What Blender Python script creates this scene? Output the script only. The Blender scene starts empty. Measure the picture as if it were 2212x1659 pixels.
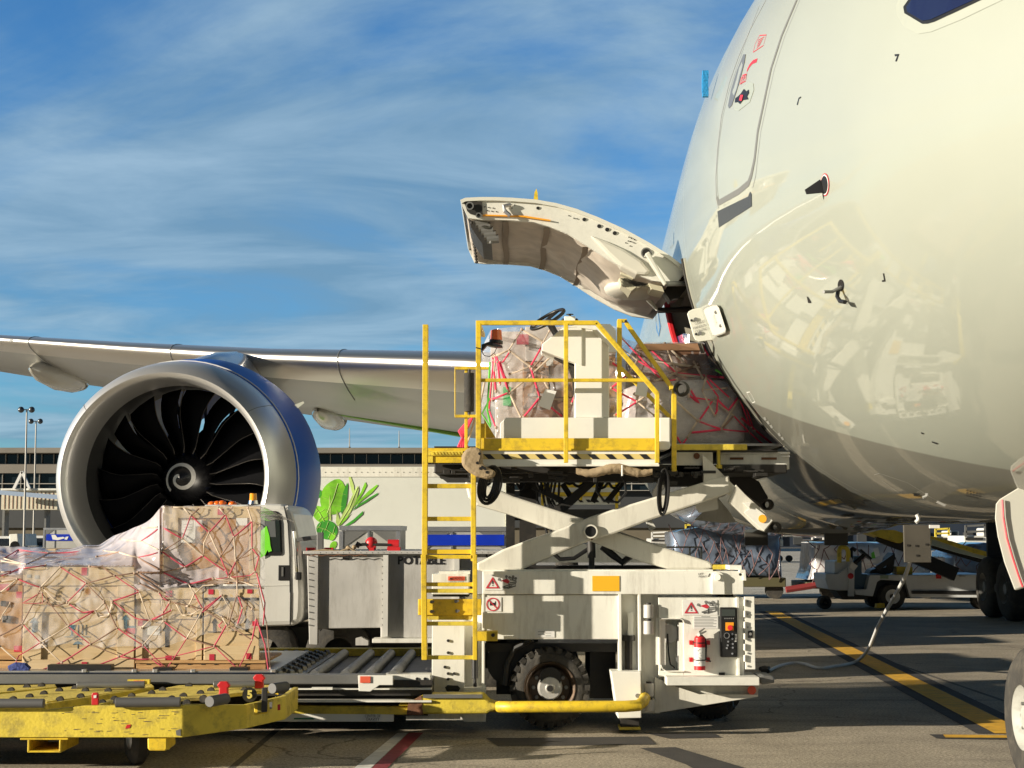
import bpy, bmesh, math, random
from mathutils import Vector, Matrix, noise
from mathutils.bvhtree import BVHTree
random.seed(7)
R = math.radians
S = bpy.context.scene
# ---------------------------------------------------------------- camera, sky, sun
CAM_H = 1.84; FPX = 3400.0; PITCH = math.atan((1150 - 829.5) / FPX)
cd = bpy.data.cameras.new('camera'); cam = bpy.data.objects.new('camera', cd); S.collection.objects.link(cam)
cd.sensor_width = 36; cd.lens = FPX / 2212 * 36; cd.clip_start = 0.1; cd.clip_end = 3000
cam.location = (0, 0, CAM_H); cam.rotation_euler = (math.pi / 2 + PITCH, 0, 0); S.camera = cam
SUN = Vector((-0.935, -0.355, 0.0)).normalized() * math.cos(R(12)) + Vector((0, 0, math.sin(R(12))))
sl = bpy.data.lights.new('sun', 'SUN'); sl.energy = 5.0; sl.angle = R(0.5); sl.color = (1.0, 0.90, 0.74)
so = bpy.data.objects.new('sun', sl); S.collection.objects.link(so)
so.rotation_euler = SUN.to_track_quat('Z', 'Y').to_euler()
S.view_settings.view_transform = 'Standard'; S.view_settings.look = 'None'
S.view_settings.exposure = 0.8; S.view_settings.gamma = 1.0
W = bpy.data.worlds.new('World'); S.world = W; W.use_nodes = True
def build_world():
    nt = W.node_tree; N = nt.nodes; L = nt.links; N.clear()
    out = N.new('ShaderNodeOutputWorld'); bg = N.new('ShaderNodeBackground'); bg.inputs[1].default_value = 0.085
    sky = N.new('ShaderNodeTexSky'); sky.sky_type = 'NISHITA'; sky.sun_disc = False
    sky.sun_elevation = R(12); sky.sun_rotation = math.atan2(SUN.x, SUN.y); sky.air_density = 1.0; sky.dust_density = 0.3; sky.ozone_density = 3.0
    tc = N.new('ShaderNodeTexCoord'); sep = N.new('ShaderNodeSeparateXYZ'); L.new(tc.outputs['Generated'], sep.inputs[0])
    def m(op, a, b=None, c=None):
        n = N.new('ShaderNodeMath'); n.operation = op
        for i, v in enumerate((a, b, c)):
            if v is None: continue
            if isinstance(v, (int, float)): n.inputs[i].default_value = v
            else: L.new(v, n.inputs[i])
        return n.outputs[0]
    zz = m('ADD', m('MAXIMUM', sep.outputs[2], 0.0), 0.10)
    cx = m('DIVIDE', sep.outputs[0], zz); cy = m('DIVIDE', sep.outputs[1], zz)
    cmb = N.new('ShaderNodeCombineXYZ'); L.new(cx, cmb.inputs[0]); L.new(cy, cmb.inputs[1])
    mp = N.new('ShaderNodeMapping'); mp.inputs['Scale'].default_value = (0.50, 0.50, 1); mp.inputs['Rotation'].default_value = (0, 0, R(14)); mp.inputs['Location'].default_value = (-6.5, 0.7, 0)
    L.new(cmb.outputs[0], mp.inputs[0])
    n1 = N.new('ShaderNodeTexNoise'); n1.inputs['Scale'].default_value = 1.5; n1.inputs['Detail'].default_value = 10; n1.inputs['Roughness'].default_value = 0.58; n1.inputs['Distortion'].default_value = 0.7
    L.new(mp.outputs[0], n1.inputs[0])
    mp2 = N.new('ShaderNodeMapping'); mp2.inputs['Scale'].default_value = (1.0, 1.5, 1); mp2.inputs['Rotation'].default_value = (0, 0, R(-18)); L.new(cmb.outputs[0], mp2.inputs[0])
    n2 = N.new('ShaderNodeTexNoise'); n2.inputs['Scale'].default_value = 1.3; n2.inputs['Detail'].default_value = 8; n2.inputs['Roughness'].default_value = 0.58; n2.inputs['Distortion'].default_value = 0.5
    L.new(mp2.outputs[0], n2.inputs[0])
    s = m('ADD', m('MULTIPLY', n1.outputs[0], 0.72), m('MULTIPLY', n2.outputs[0], 0.28))
    cr = N.new('ShaderNodeMapRange'); cr.interpolation_type = 'SMOOTHSTEP'; cr.inputs[1].default_value = 0.37; cr.inputs[2].default_value = 0.60; L.new(s, cr.inputs[0])
    # whiter ridges inside the grey-blue veil
    cr2 = N.new('ShaderNodeMapRange'); cr2.inputs[1].default_value = 0.38; cr2.inputs[2].default_value = 0.66; L.new(n2.outputs[0], cr2.inputs[0])
    skc = N.new('ShaderNodeMix'); skc.data_type = 'RGBA'; skc.blend_type = 'MULTIPLY'; skc.inputs[0].default_value = 1
    L.new(sky.outputs[0], skc.inputs[6]); skc.inputs[7].default_value = (0.46, 0.87, 1.20, 1)
    cc = N.new('ShaderNodeMix'); cc.data_type = 'RGBA'; L.new(cr2.outputs[0], cc.inputs[0])
    cc.inputs[6].default_value = (1.25, 2.25, 3.2, 1); cc.inputs[7].default_value = (2.5, 3.6, 4.5, 1)
    mx = N.new('ShaderNodeMix'); mx.data_type = 'RGBA'; L.new(m('MULTIPLY', cr.outputs[0], 0.82), mx.inputs[0])
    L.new(skc.outputs[2], mx.inputs[6]); L.new(cc.outputs[2], mx.inputs[7])
    # unseen sky behind the camera and overhead dimmed to cut fill light
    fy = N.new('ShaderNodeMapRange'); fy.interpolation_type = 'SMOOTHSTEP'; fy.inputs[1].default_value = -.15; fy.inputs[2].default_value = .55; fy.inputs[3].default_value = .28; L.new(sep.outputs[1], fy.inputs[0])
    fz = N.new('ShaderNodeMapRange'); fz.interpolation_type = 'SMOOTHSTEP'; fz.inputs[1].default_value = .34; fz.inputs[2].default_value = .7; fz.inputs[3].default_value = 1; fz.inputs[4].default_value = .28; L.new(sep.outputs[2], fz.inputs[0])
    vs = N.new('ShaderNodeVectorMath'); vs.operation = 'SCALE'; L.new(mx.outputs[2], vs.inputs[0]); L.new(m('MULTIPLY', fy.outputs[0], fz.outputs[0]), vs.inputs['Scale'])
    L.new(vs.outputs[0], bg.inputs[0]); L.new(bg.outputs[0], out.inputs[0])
build_world()

# ---------------------------------------------------------------- pixel -> world helpers (photo measured on a 2212 x 1659 grid)
def P(px, py, Y):
    u = (px - 1106) / FPX; v = (829.5 - py) / FPX
    yy = math.cos(PITCH) - v * math.sin(PITCH); zz = math.sin(PITCH) + v * math.cos(PITCH)
    k = Y / yy
    return Vector((u * k, Y, CAM_H + zz * k))
def ray(px, py): return (P(px, py, 10) - Vector((0, 0, CAM_H))).normalized()
def G(px, py, z=0.0):
    d = ray(px, py); k = (z - CAM_H) / d.z
    return Vector((d.x * k, d.y * k, z))
def z1(x, y): return (.37166 * x, 1042.4 + .37166 * y)
def z2(x, y): return (548.6 + .37166 * x, 1042.4 + .37166 * y)
def z3(x, y): return (1042.4 + .37166 * x, 1042.4 + .37166 * y)
def z4(x, y): return (1591 + .37166 * x, 1042.4 + .37166 * y)
def zA(x, y): return (877.8 + .37201 * x, 603.5 + .37201 * y)
def z6(x, y): return (905.2 + .27282 * x, 960.06 + .27282 * y)
def zN(x, y): return (1316.7 + .40476 * x, .40476 * y)
def zE(x, y): return (1009.4 + .215 * x, 658.3 + .215 * y)
def zR(x, y): return ((3100 + x / 2.373) / 1.8228, (2030 + y / 2.373) / 1.8228)
def zD(x, y): return ((1750 + x / 2.0109) / 1.8228, (700 + y / 2.0109) / 1.8228)

# ---------------------------------------------------------------- materials
MATS = {}
def mat(name, col, rough=0.5, metal=0.0, var=0.0, vscale=3.0, dirt=0.0, dcol=(0.08, 0.07, 0.05), dscale=2.0, streak=False, bump=0.0, bscale=40, coat=0.0, emit=0.0, alpha=1.0, spec=None, trans=0.0):
    m = bpy.data.materials.new(name); m.use_nodes = True; nt = m.node_tree; N = nt.nodes; L = nt.links
    b = N['Principled BSDF']; b.inputs['Roughness'].default_value = rough; b.inputs['Metallic'].default_value = metal
    b.inputs['Base Color'].default_value = (*col, 1)
    if coat: b.inputs['Coat Weight'].default_value = coat; b.inputs['Coat Roughness'].default_value = 0.03
    if spec is not None: b.inputs['Specular IOR Level'].default_value = spec
    if emit: b.inputs['Emission Color'].default_value = (*col, 1); b.inputs['Emission Strength'].default_value = emit
    if trans: b.inputs['Transmission Weight'].default_value = trans
    if alpha < 1: b.inputs['Alpha'].default_value = alpha
    tc = N.new('ShaderNodeTexCoord')
    cur = None
    if var:
        n = N.new('ShaderNodeTexNoise'); n.inputs['Scale'].default_value = vscale; n.inputs['Detail'].default_value = 6; L.new(tc.outputs['Object'], n.inputs[0])
        r = N.new('ShaderNodeMapRange'); r.inputs[1].default_value = .3; r.inputs[2].default_value = .7; r.inputs[3].default_value = 1 - var; r.inputs[4].default_value = 1 + var; L.new(n.outputs[0], r.inputs[0])
        mu = N.new('ShaderNodeVectorMath'); mu.operation = 'SCALE'; mu.inputs[0].default_value = col; L.new(r.outputs[0], mu.inputs['Scale']); cur = mu.outputs[0]
    if dirt:
        mp = N.new('ShaderNodeMapping'); L.new(tc.outputs['Object'], mp.inputs[0])
        if streak: mp.inputs['Scale'].default_value = (1.7, 1.7, 0.35)
        n = N.new('ShaderNodeTexNoise'); n.inputs['Scale'].default_value = dscale; n.inputs['Detail'].default_value = 10; n.inputs['Roughness'].default_value = .7; L.new(mp.outputs[0], n.inputs[0])
        r = N.new('ShaderNodeMapRange'); r.inputs[1].default_value = .48; r.inputs[2].default_value = .78; r.inputs[4].default_value = dirt; L.new(n.outputs[0], r.inputs[0])
        x = N.new('ShaderNodeMix'); x.data_type = 'RGBA'; L.new(r.outputs[0], x.inputs[0])
        if cur: L.new(cur, x.inputs[6])
        else: x.inputs[6].default_value = (*col, 1)
        x.inputs[7].default_value = (*dcol, 1); cur = x.outputs[2]
        rr = N.new('ShaderNodeMapRange'); rr.inputs[3].default_value = rough; rr.inputs[4].default_value = min(1, rough + .35); L.new(r.outputs[0], rr.inputs[0]); L.new(rr.outputs[0], b.inputs['Roughness'])
    if cur: L.new(cur, b.inputs['Base Color'])
    if bump:
        n = N.new('ShaderNodeTexNoise'); n.inputs['Scale'].default_value = bscale; n.inputs['Detail'].default_value = 5; L.new(tc.outputs['Object'], n.inputs[0])
        bp = N.new('ShaderNodeBump'); bp.inputs['Strength'].default_value = bump; bp.inputs['Distance'].default_value = .02; L.new(n.outputs[0], bp.inputs['Height']); L.new(bp.outputs[0], b.inputs['Normal'])
    MATS[name] = m
    return m
M_yel = mat('yellow_paint', (0.74, 0.52, 0.03), .42, var=.10, vscale=2, dirt=.8, dcol=(.12, .08, .03), dscale=11)
M_yelw = mat('worn_yellow_paint', (0.72, 0.56, 0.06), .5, var=.12, vscale=3, dirt=.85, dcol=(.10, .08, .04), dscale=7, bump=.15)
M_wht = mat('white_machine_paint', (0.80, 0.79, 0.71), .42, var=.06, vscale=1.5, dirt=.5, dcol=(.22, .18, .12), dscale=5, streak=True)
M_arm = mat('scissor_paint', (0.70, 0.68, 0.59), .5, var=.08, vscale=2, dirt=.45, dcol=(.16, .12, .08), dscale=4, streak=True)
M_trk = mat('truck_white_paint', (0.66, 0.65, 0.60), .3, var=.04, dirt=.2, dcol=(.25, .22, .17), dscale=3, coat=.3, streak=True)
M_svc = mat('service_body_metal', (0.50, 0.49, 0.46), .5, metal=.1, var=.12, vscale=2, dirt=.5, dcol=(.14, .12, .09), dscale=5, streak=True)
M_gry = mat('grey_steel', (0.22, 0.22, 0.21), .45, metal=.5, var=.15, dirt=.4, dscale=6)
M_drk = mat('dark_greasy_steel', (0.035, 0.033, 0.03), .5, metal=.3, var=.3, dirt=.3, dcol=(.10, .08, .06), dscale=8)
M_blk = mat('black_plastic', (0.012, 0.012, 0.012), .45, var=.2)
M_rub = mat('tyre_rubber', (0.04, 0.037, 0.032), .85, var=.2, dirt=.8, dcol=(.12, .105, .08), dscale=8, bump=.3, bscale=30)
M_chr = mat('chrome', (0.75, 0.74, 0.72), .16, metal=1, var=.08)
M_alu = mat('aluminium', (0.55, 0.55, 0.56), .38, metal=.9, var=.1, dirt=.3, dcol=(.2, .2, .2), dscale=6)
M_red = mat('red_paint', (0.55, 0.02, 0.025), .4, var=.1)
M_redp = mat('pink_red_webbing', (0.50, 0.06, 0.10), .7, var=.25, vscale=9)
M_whtw = mat('cream_webbing', (0.58, 0.47, 0.36), .7, var=.35, vscale=9)
M_brw = mat('worn_brown_webbing', (0.28, 0.17, 0.12), .75, var=.25, vscale=9)
M_grn = mat('green_webbing', (0.12, 0.5, 0.06), .7, var=.2)
M_org = mat('orange_sticker', (0.85, 0.36, 0.02), .5)
M_lamp = mat('orange_lens', (0.75, 0.14, 0.01), .15, coat=.5)
M_amb = mat('amber_lens', (0.9, 0.36, 0.01), .12, coat=.5)
M_dec = mat('black_marking', (0.012, 0.012, 0.014), .5)
M_decw = mat('white_marking', (0.75, 0.74, 0.70), .5)
M_decr = mat('red_marking', (0.55, 0.03, 0.05), .5)
M_glass = mat('dark_window_glass', (0.012, 0.016, 0.022), .05, spec=.8)
M_beige = mat('grimy_padding', (0.36, 0.27, 0.16), .8, var=.3, vscale=9, dirt=.8, dcol=(.07, .05, .03), dscale=9, bump=.5, bscale=18)

# ---------------------------------------------------------------- mesh builder
SPLIT = {'gap', 'lightening_hole', 'underside_fittings', 'bolt', 'hinge', 'leg', 'roller_door', 'nut', 'switch', 'hook', 'rib', 'body_rib', 'probe_tube', 'hold_down', 'latch', 'label', 'slot', 'brace', 'bracket', 'reflector', 'ring_roller', 'green_strap', 'hydraulic_hoses', 'hanging_hose', 'lift_arm', 'mast_column', 'roller_bracket', 'tie_down_ring', 'paper_label', 'stencil', 'carton', 'ladder_mount', 'tail_lamp', 'crossbar', 'print_block', 'deflector_plate', 'step_platform', 'underside_box', 'handle', 'fork_pocket', 'gusset', 'lamp', 'frame_rail', 'tube', 'guard_rail', 'scissor_arm', 'perforated_bracket', 'front_wheel', 'cap', 'stabiliser_housing', 'rear_post_rail', 'latch_roller', 'pump_foot', 'filler_pipe', 'drawer', 'wheel_part'}
class MB:
    def __init__(s): s.v = []; s.f = []; s.mi = []; s.cm = 0; s.st = []
    def add(s, vs, fs):
        s.st.append((len(s.v), len(s.f))); o = len(s.v); s.v += [Vector(v) for v in vs]
        for f in fs: s.f.append([o + i for i in f]); s.mi.append(s.cm)
        return s
    def box(s, x0, x1, y0, y1, z0, z1):
        x0, x1 = sorted((x0, x1)); y0, y1 = sorted((y0, y1)); z0, z1 = sorted((z0, z1))
        return s.add([(x0, y0, z0), (x1, y0, z0), (x1, y1, z0), (x0, y1, z0), (x0, y0, z1), (x1, y0, z1), (x1, y1, z1), (x0, y1, z1)],
                     [(0, 3, 2, 1), (4, 5, 6, 7), (0, 1, 5, 4), (1, 2, 6, 5), (2, 3, 7, 6), (3, 0, 4, 7)])
    def bar(s, p, q, w, h, up=(0, 0, 1), taper=1.0):
        p = Vector(p); q = Vector(q); d = (q - p).normalized(); u = Vector(up)
        if abs(d.dot(u)) > .99: u = Vector((0, 1, 0))
        a = d.cross(u).normalized(); b = a.cross(d).normalized()
        vs = []
        for c, k in ((p, 1), (q, taper)):
            for i, j in ((-1, -1), (1, -1), (1, 1), (-1, 1)): vs.append(c + a * i * w / 2 * k + b * j * h / 2 * k)
        return s.add(vs, [(0, 1, 2, 3)[::-1], (4, 5, 6, 7), (0, 1, 5, 4), (1, 2, 6, 5), (2, 3, 7, 6), (3, 0, 4, 7)])
    def cyl(s, p, q, r0, r1=None, n=16, caps=True):
        r1 = r0 if r1 is None else r1
        p = Vector(p); q = Vector(q); d = (q - p).normalized(); u = Vector((0, 0, 1)) if abs(d.z) < .9 else Vector((0, 1, 0))
        a = d.cross(u).normalized(); b = a.cross(d)
        vs = []
        for c, r in ((p, r0), (q, r1)):
            for i in range(n): t = 2 * math.pi * i / n; vs.append(c + a * r * math.cos(t) + b * r * math.sin(t))
        fs = [(i, (i + 1) % n, n + (i + 1) % n, n + i) for i in range(n)]
        if caps: fs += [tuple(range(n))[::-1], tuple(range(n, 2 * n))]
        return s.add(vs, fs)
    def tube(s, pts, r, n=8, flat=1.0):
        pts = [Vector(p) for p in pts]; prev = None; vs = []
        for i, p in enumerate(pts):
            d = (pts[min(i + 1, len(pts) - 1)] - pts[max(i - 1, 0)])
            if d.length < 1e-6: d = Vector((0, 0, 1))
            d.normalize()
            if prev is None: a = d.cross(Vector((0, 1, 0.1))); a = a.normalized() if a.length > .1 else Vector((1, 0, 0))
            else: a = (prev - d * prev.dot(d)).normalized()
            prev = a; b = d.cross(a)
            for k in range(n): t = 2 * math.pi * k / n; vs.append(p + a * r * math.cos(t) + b * r * flat * math.sin(t))
        fs = []
        for i in range(len(pts) - 1):
            for k in range(n): fs.append((i * n + k, i * n + (k + 1) % n, (i + 1) * n + (k + 1) % n, (i + 1) * n + k))
        fs += [tuple(range(n))[::-1], tuple(range((len(pts) - 1) * n, len(pts) * n))]
        return s.add(vs, fs)
    def lathe(s, prof, c, ax, n=48, up=(0, 0, 1), close=False):
        c = Vector(c); d = Vector(ax).normalized(); u = Vector(up)
        if abs(d.dot(u)) > .95: u = Vector((0, 1, 0))
        a = d.cross(u).normalized(); b = a.cross(d)
        vs = []
        for (h, r) in prof:
            for i in range(n): t = 2 * math.pi * i / n; vs.append(c + d * h + a * r * math.cos(t) + b * r * math.sin(t))
        fs = []
        m = len(prof)
        for j in range(m - 1 + (1 if close else 0)):
            j2 = (j + 1) % m
            for i in range(n): fs.append((j * n + i, j * n + (i + 1) % n, j2 * n + (i + 1) % n, j2 * n + i))
        return s.add(vs, fs)
    def prism(s, poly, off):
        poly = [Vector(p) for p in poly]; off = Vector(off); n = len(poly)
        vs = poly + [p + off for p in poly]
        nrm = Vector((0, 0, 0))
        for i in range(n): nrm += (poly[i]).cross(poly[(i + 1) % n])
        fs = [tuple(range(n)), tuple(range(n, 2 * n))[::-1]] + [(i, n + i, n + (i + 1) % n, (i + 1) % n) for i in range(n)]
        if nrm.dot(off) > 0: fs = [f[::-1] for f in fs]
        return s.add(vs, fs)
    def slab(s, pts, Y, th=.03):               # polygon seen in the photo, at distance Y, with thickness away from the viewer
        return s.prism([P(x, y, Y) for x, y in pts], (0, th, 0))
    def pbox(s, x0, y0, x1, y1, Y, th):
        a = P(x0, (y0 + y1) / 2, Y); b = P(x1, (y0 + y1) / 2, Y); t = P((x0 + x1) / 2, y0, Y); u = P((x0 + x1) / 2, y1, Y)
        return s.box(a.x, b.x, Y, Y + th, u.z, t.z)
    def pbar(s, x0, y0, x1, y1, Y, w, th=None, Y2=None):
        return s.bar(P(x0, y0, Y), P(x1, y1, Y2 or Y), th or w, w, up=(0, 0, 1)) if abs(x1 - x0) > abs(y1 - y0) * .05 else s.bar(P(x0, y0, Y), P((x0 + x1) / 2, y1, Y2 or Y), w, th or w, up=(0, 1, 0))
    def sphere(s, c, r, n=12, m=8, sq=(1, 1, 1)):
        c = Vector(c); vs = [c + Vector((0, 0, r * sq[2]))]
        for j in range(1, m):
            for i in range(n):
                t = 2 * math.pi * i / n; p = math.pi * j / m
                vs.append(c + Vector((r * sq[0] * math.sin(p) * math.cos(t), r * sq[1] * math.sin(p) * math.sin(t), r * sq[2] * math.cos(p))))
        vs.append(c - Vector((0, 0, r * sq[2])))
        fs = [(0, 1 + i, 1 + (i + 1) % n) for i in range(n)]
        for j in range(m - 2):
            for i in range(n): fs.append((1 + j * n + i, 1 + (j + 1) * n + i, 1 + (j + 1) * n + (i + 1) % n, 1 + j * n + (i + 1) % n))
        l = len(vs) - 1
        fs += [(l, 1 + (m - 2) * n + (i + 1) % n, 1 + (m - 2) * n + i) for i in range(n)]
        return s.add(vs, fs)
    def build(s, name, m, parent=None, smooth=False, bevel=0.0, fixn=True, origin=None):
        if name in SPLIT and len(s.st) > 1:      # one object for each bolt, hinge, post ...
            ends = s.st[1:] + [(len(s.v), len(s.f))]; first = None
            for (v0, f0), (v1, f1) in zip(s.st, ends):
                q = MB(); q.v = s.v[v0:v1]; q.f = [[i - v0 for i in f] for f in s.f[f0:f1]]; q.mi = s.mi[f0:f1]; q.st = [(0, 0)]
                o = q.build(name, m, parent, smooth, bevel, fixn, origin); first = first or o
            return first
        me = bpy.data.meshes.new(name)
        off = Vector(origin) if origin is not None else (root_loc(parent) if parent else Vector((0, 0, 0)))
        me.from_pydata([v - off for v in s.v], [], s.f)
        ms = m if isinstance(m, (list, tuple)) else [m]
        for k in ms: me.materials.append(k)
        for p, i in zip(me.polygons, s.mi): p.material_index = min(i, len(ms) - 1)
        if fixn:
            b = bmesh.new(); b.from_mesh(me); bmesh.ops.recalc_face_normals(b, faces=b.faces); b.to_mesh(me); b.free()
        if smooth:
            me.polygons.foreach_set('use_smooth', [True] * len(me.polygons))
            try: me.set_sharp_from_angle(angle=R(smooth if smooth is not True else 40))
            except Exception: pass
        me.update()
        o = bpy.data.objects.new(name, me); S.collection.objects.link(o)
        if parent: o.parent = parent
        elif origin is not None: o.location = off
        if bevel:
            bv = o.modifiers.new('bevel', 'BEVEL'); bv.width = bevel; bv.segments = 2; bv.limit_method = 'ANGLE'; bv.angle_limit = R(35); bv.harden_normals = False
        return o
LOC = {}
def root_loc(o):
    while o.parent: o = o.parent
    return LOC.get(o.name, Vector((0, 0, 0)))
def tag(o, label=None, cat=None, group=None, kind=None):
    if label: o['label'] = label
    if cat: o['category'] = cat
    if group: o['group'] = group
    if kind: o['kind'] = kind
    return o
def thing(name, label, cat, loc=(0, 0, 0), group=None):
    o = bpy.data.objects.new(name, None); S.collection.objects.link(o); o.location = loc; LOC[o.name] = Vector(loc); o.empty_display_size = .1
    return tag(o, label, cat, group)
def copy_tree(o, parent=None):
    c = o.copy(); S.collection.objects.link(c); c.parent = parent
    for ch in [x for x in S.objects if x.parent == o]: copy_tree(ch, c)
    return c
def text_mb(mb, txt, c, size, right=(1, 0, 0), up=(0, 0, 1), depth=.002, bold=0.0, align='CENTER', fit=None):
    cu = bpy.data.curves.new('t', 'FONT'); cu.body = txt; cu.size = size; cu.align_x = align; cu.align_y = 'CENTER'; cu.extrude = 0; cu.offset = bold; cu.resolution_u = 3
    ob = bpy.data.objects.new('t', cu); S.collection.objects.link(ob)
    dg = bpy.context.evaluated_depsgraph_get(); me = bpy.data.meshes.new_from_object(ob.evaluated_get(dg))
    r = Vector(right).normalized(); u = Vector(up).normalized(); c = Vector(c); n = u.cross(r) * -1
    xs = [v.co.x for v in me.vertices] or [0]; k = 1.0
    if fit: k = fit / max(1e-6, max(xs) - min(xs))
    mb.add([c + r * v.co.x * k + u * v.co.y for v in me.vertices], [tuple(p.vertices) for p in me.polygons])
    bpy.data.objects.remove(ob); bpy.data.meshes.remove(me); bpy.data.curves.remove(cu)
    return mb
# ---------------------------------------------------------------- apron and markings
def ground_mat():
    m = bpy.data.materials.new('apron_concrete'); m.use_nodes = True; nt = m.node_tree; N = nt.nodes; L = nt.links; b = N['Principled BSDF']
    tc = N.new('ShaderNodeTexCoord')
    def nz(sc, d=6, r=.6, mp=None):
        n = N.new('ShaderNodeTexNoise'); n.inputs['Scale'].default_value = sc; n.inputs['Detail'].default_value = d; n.inputs['Roughness'].default_value = r
        if mp:
            q = N.new('ShaderNodeMapping'); q.inputs['Scale'].default_value = mp; L.new(tc.outputs['Object'], q.inputs[0]); L.new(q.outputs[0], n.inputs[0])
        else: L.new(tc.outputs['Object'], n.inputs[0])
        return n.outputs[0]
    def mr(v, a, b_, c, d):
        r = N.new('ShaderNodeMapRange'); r.inputs[1].default_value = a; r.inputs[2].default_value = b_; r.inputs[3].default_value = c; r.inputs[4].default_value = d; L.new(v, r.inputs[0]); return r.outputs[0]
    def mx(f, a, b_, mode='MIX'):
        x = N.new('ShaderNodeMix'); x.data_type = 'RGBA'; x.blend_type = mode
        if isinstance(f, float): x.inputs[0].default_value = f
        else: L.new(f, x.inputs[0])
        for i, v in ((6, a), (7, b_)):
            if isinstance(v, tuple): x.inputs[i].default_value = (*v, 1)
            else: L.new(v, x.inputs[i])
        return x.outputs[2]
    near = mx(mr(nz(1.2), .35, .65, 0, 1), (0.35, 0.30, 0.22), (0.49, 0.42, 0.31))
    # far apron coloured paler, standing for bright sunlit concrete
    far = mx(mr(nz(.05, 5, .6, (.3, 3, 1)), .35, .65, 0, 1), (0.46, 0.42, 0.34), (0.60, 0.56, 0.47))
    sep = N.new('ShaderNodeSeparateXYZ'); L.new(tc.outputs['Object'], sep.inputs[0])
    c = mx(mr(sep.outputs[1], 43.9, 44.1, 0, 1), near, far)
    sp = mr(nz(38, 6, .85), .40, .60, .40, 1.42); 
    s = N.new('ShaderNodeVectorMath'); s.operation = 'SCALE'; L.new(c, s.inputs[0]); L.new(sp, s.inputs['Scale'])
    c = mx(mr(nz(.8, 8, .7, (.25, 1.6, 1)), .52, .75, 0, .55), s.outputs[0], (0.075, 0.065, 0.05))
    c = mx(mr(nz(3.5, 8, .75, (.5, 2.2, 1)), .58, .72, 0, .5), c, (0.06, 0.052, 0.042))
    vo = N.new('ShaderNodeTexVoronoi'); vo.feature = 'DISTANCE_TO_EDGE'; vo.inputs['Scale'].default_value = .22
    wv = N.new('ShaderNodeVectorMath'); wv.operation = 'MULTIPLY_ADD'; nv = N.new('ShaderNodeTexNoise'); nv.inputs['Scale'].default_value = .9; nv.inputs['Detail'].default_value = 6; L.new(tc.outputs['Object'], nv.inputs[0]); L.new(nv.outputs['Color'], wv.inputs[0]); wv.inputs[1].default_value = (1.6, 1.6, 0); L.new(tc.outputs['Object'], wv.inputs[2]); L.new(wv.outputs[0], vo.inputs['Vector'])
    c = mx(mr(vo.outputs['Distance'], .001, .004, .65, 0), c, (0.05, 0.042, 0.032))
    # slab joints
    br = N.new('ShaderNodeTexBrick'); br.offset = 0; br.inputs['Scale'].default_value = 1; br.inputs['Brick Width'].default_value = 7.6; br.inputs['Row Height'].default_value = 7.6; br.inputs['Mortar Size'].default_value = .035; br.inputs['Mortar Smooth'].default_value = .2
    q = N.new('ShaderNodeMapping'); q.inputs['Location'].default_value = (2.2, 5.2, 0); L.new(tc.outputs['Object'], q.inputs[0]); L.new(q.outputs[0], br.inputs[0])
    c = mx(mr(br.outputs['Fac'], 0, 1, 0, .8), c, (0.05, 0.045, 0.04))
    L.new(c, b.inputs['Base Color']); b.inputs['Roughness'].default_value = .8
    bp = N.new('ShaderNodeBump'); bp.inputs['Strength'].default_value = .9; bp.inputs['Distance'].default_value = .012; L.new(nz(60, 6, .75), bp.inputs['Height']); L.new(bp.outputs[0], b.inputs['Normal'])
    return m
MB().add([(-1500, -60, 0), (1500, -60, 0), (1500, 2500, 0), (-1500, 2500, 0)], [(0, 1, 2, 3)]).build('apron_ground', ground_mat())['kind'] = 'structure'
M_asph = mat('asphalt_patch', (0.055, 0.05, 0.045), .85, var=.2, vscale=4, bump=.4, bscale=90)
M_ylin = mat('yellow_line_paint', (0.85, 0.47, 0.03), .7, var=.15, vscale=6, dirt=.45, dcol=(.12, .09, .05), dscale=9)
M_wlin = mat('white_line_paint', (0.72, 0.70, 0.64), .7, var=.15, vscale=6, dirt=.45, dcol=(.15, .12, .09), dscale=9)
M_rlin = mat('red_line_paint', (0.27, 0.03, 0.04), .7, var=.2, vscale=6, dirt=.6, dcol=(.12, .07, .05), dscale=9)
def mark(name, pts, z, m):
    o = MB().add([G(*p) + Vector((0, 0, z)) for p in pts], [tuple(range(len(pts)))]).build(name, m); o['kind'] = 'structure'
def strip(p0, p1, o0, o1):     # strip beside the line p0-p1, offsets in metres to the right-hand normal
    d = (p1 - p0).normalized(); n = Vector((d.y, -d.x, 0))
    return [p0 + n * o0, p1 + n * o0, p1 + n * o1, p0 + n * o1]
def gstrip(name, p0, p1, o0, o1, z, m):
    o = MB().add([p + Vector((0, 0, z)) for p in strip(p0, p1, o0, o1)], [(0, 1, 2, 3)]).build(name, m); o['kind'] = 'structure'
tl0 = G(*z4(1500, 1462)); tl1 = G(*z4(175, 755)); dd = (tl1 - tl0); tl1 = tl0 + dd * 1.02
gstrip('taxi_line_border', tl0, tl1, -.16, .48, .004, M_asph)
gstrip('taxi_line', tl0, tl1, 0, .32, .008, M_ylin)
mark('stop_bar_border', [z4(1120, 1466), z4(1900, 1474), z4(1900, 1500), z4(1165, 1491)], .005, M_asph)
mark('stop_bar', [z4(1200, 1470), z4(1900, 1476), z4(1900, 1491), z4(1215, 1487)], .009, M_ylin)
mark('white_line', [z2(835, 1456), z2(895, 1456), z2(640, 1700), z2(535, 1700)], .004, M_wlin)
mark('red_line', [z2(902, 1456), z2(985, 1456), z2(735, 1700), z2(645, 1700)], .0045, M_rlin)
mark('asphalt_patch', [z3(20, 1488), z3(960, 1478), z3(1010, 1524), z3(90, 1534)], .004, M_asph)
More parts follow.
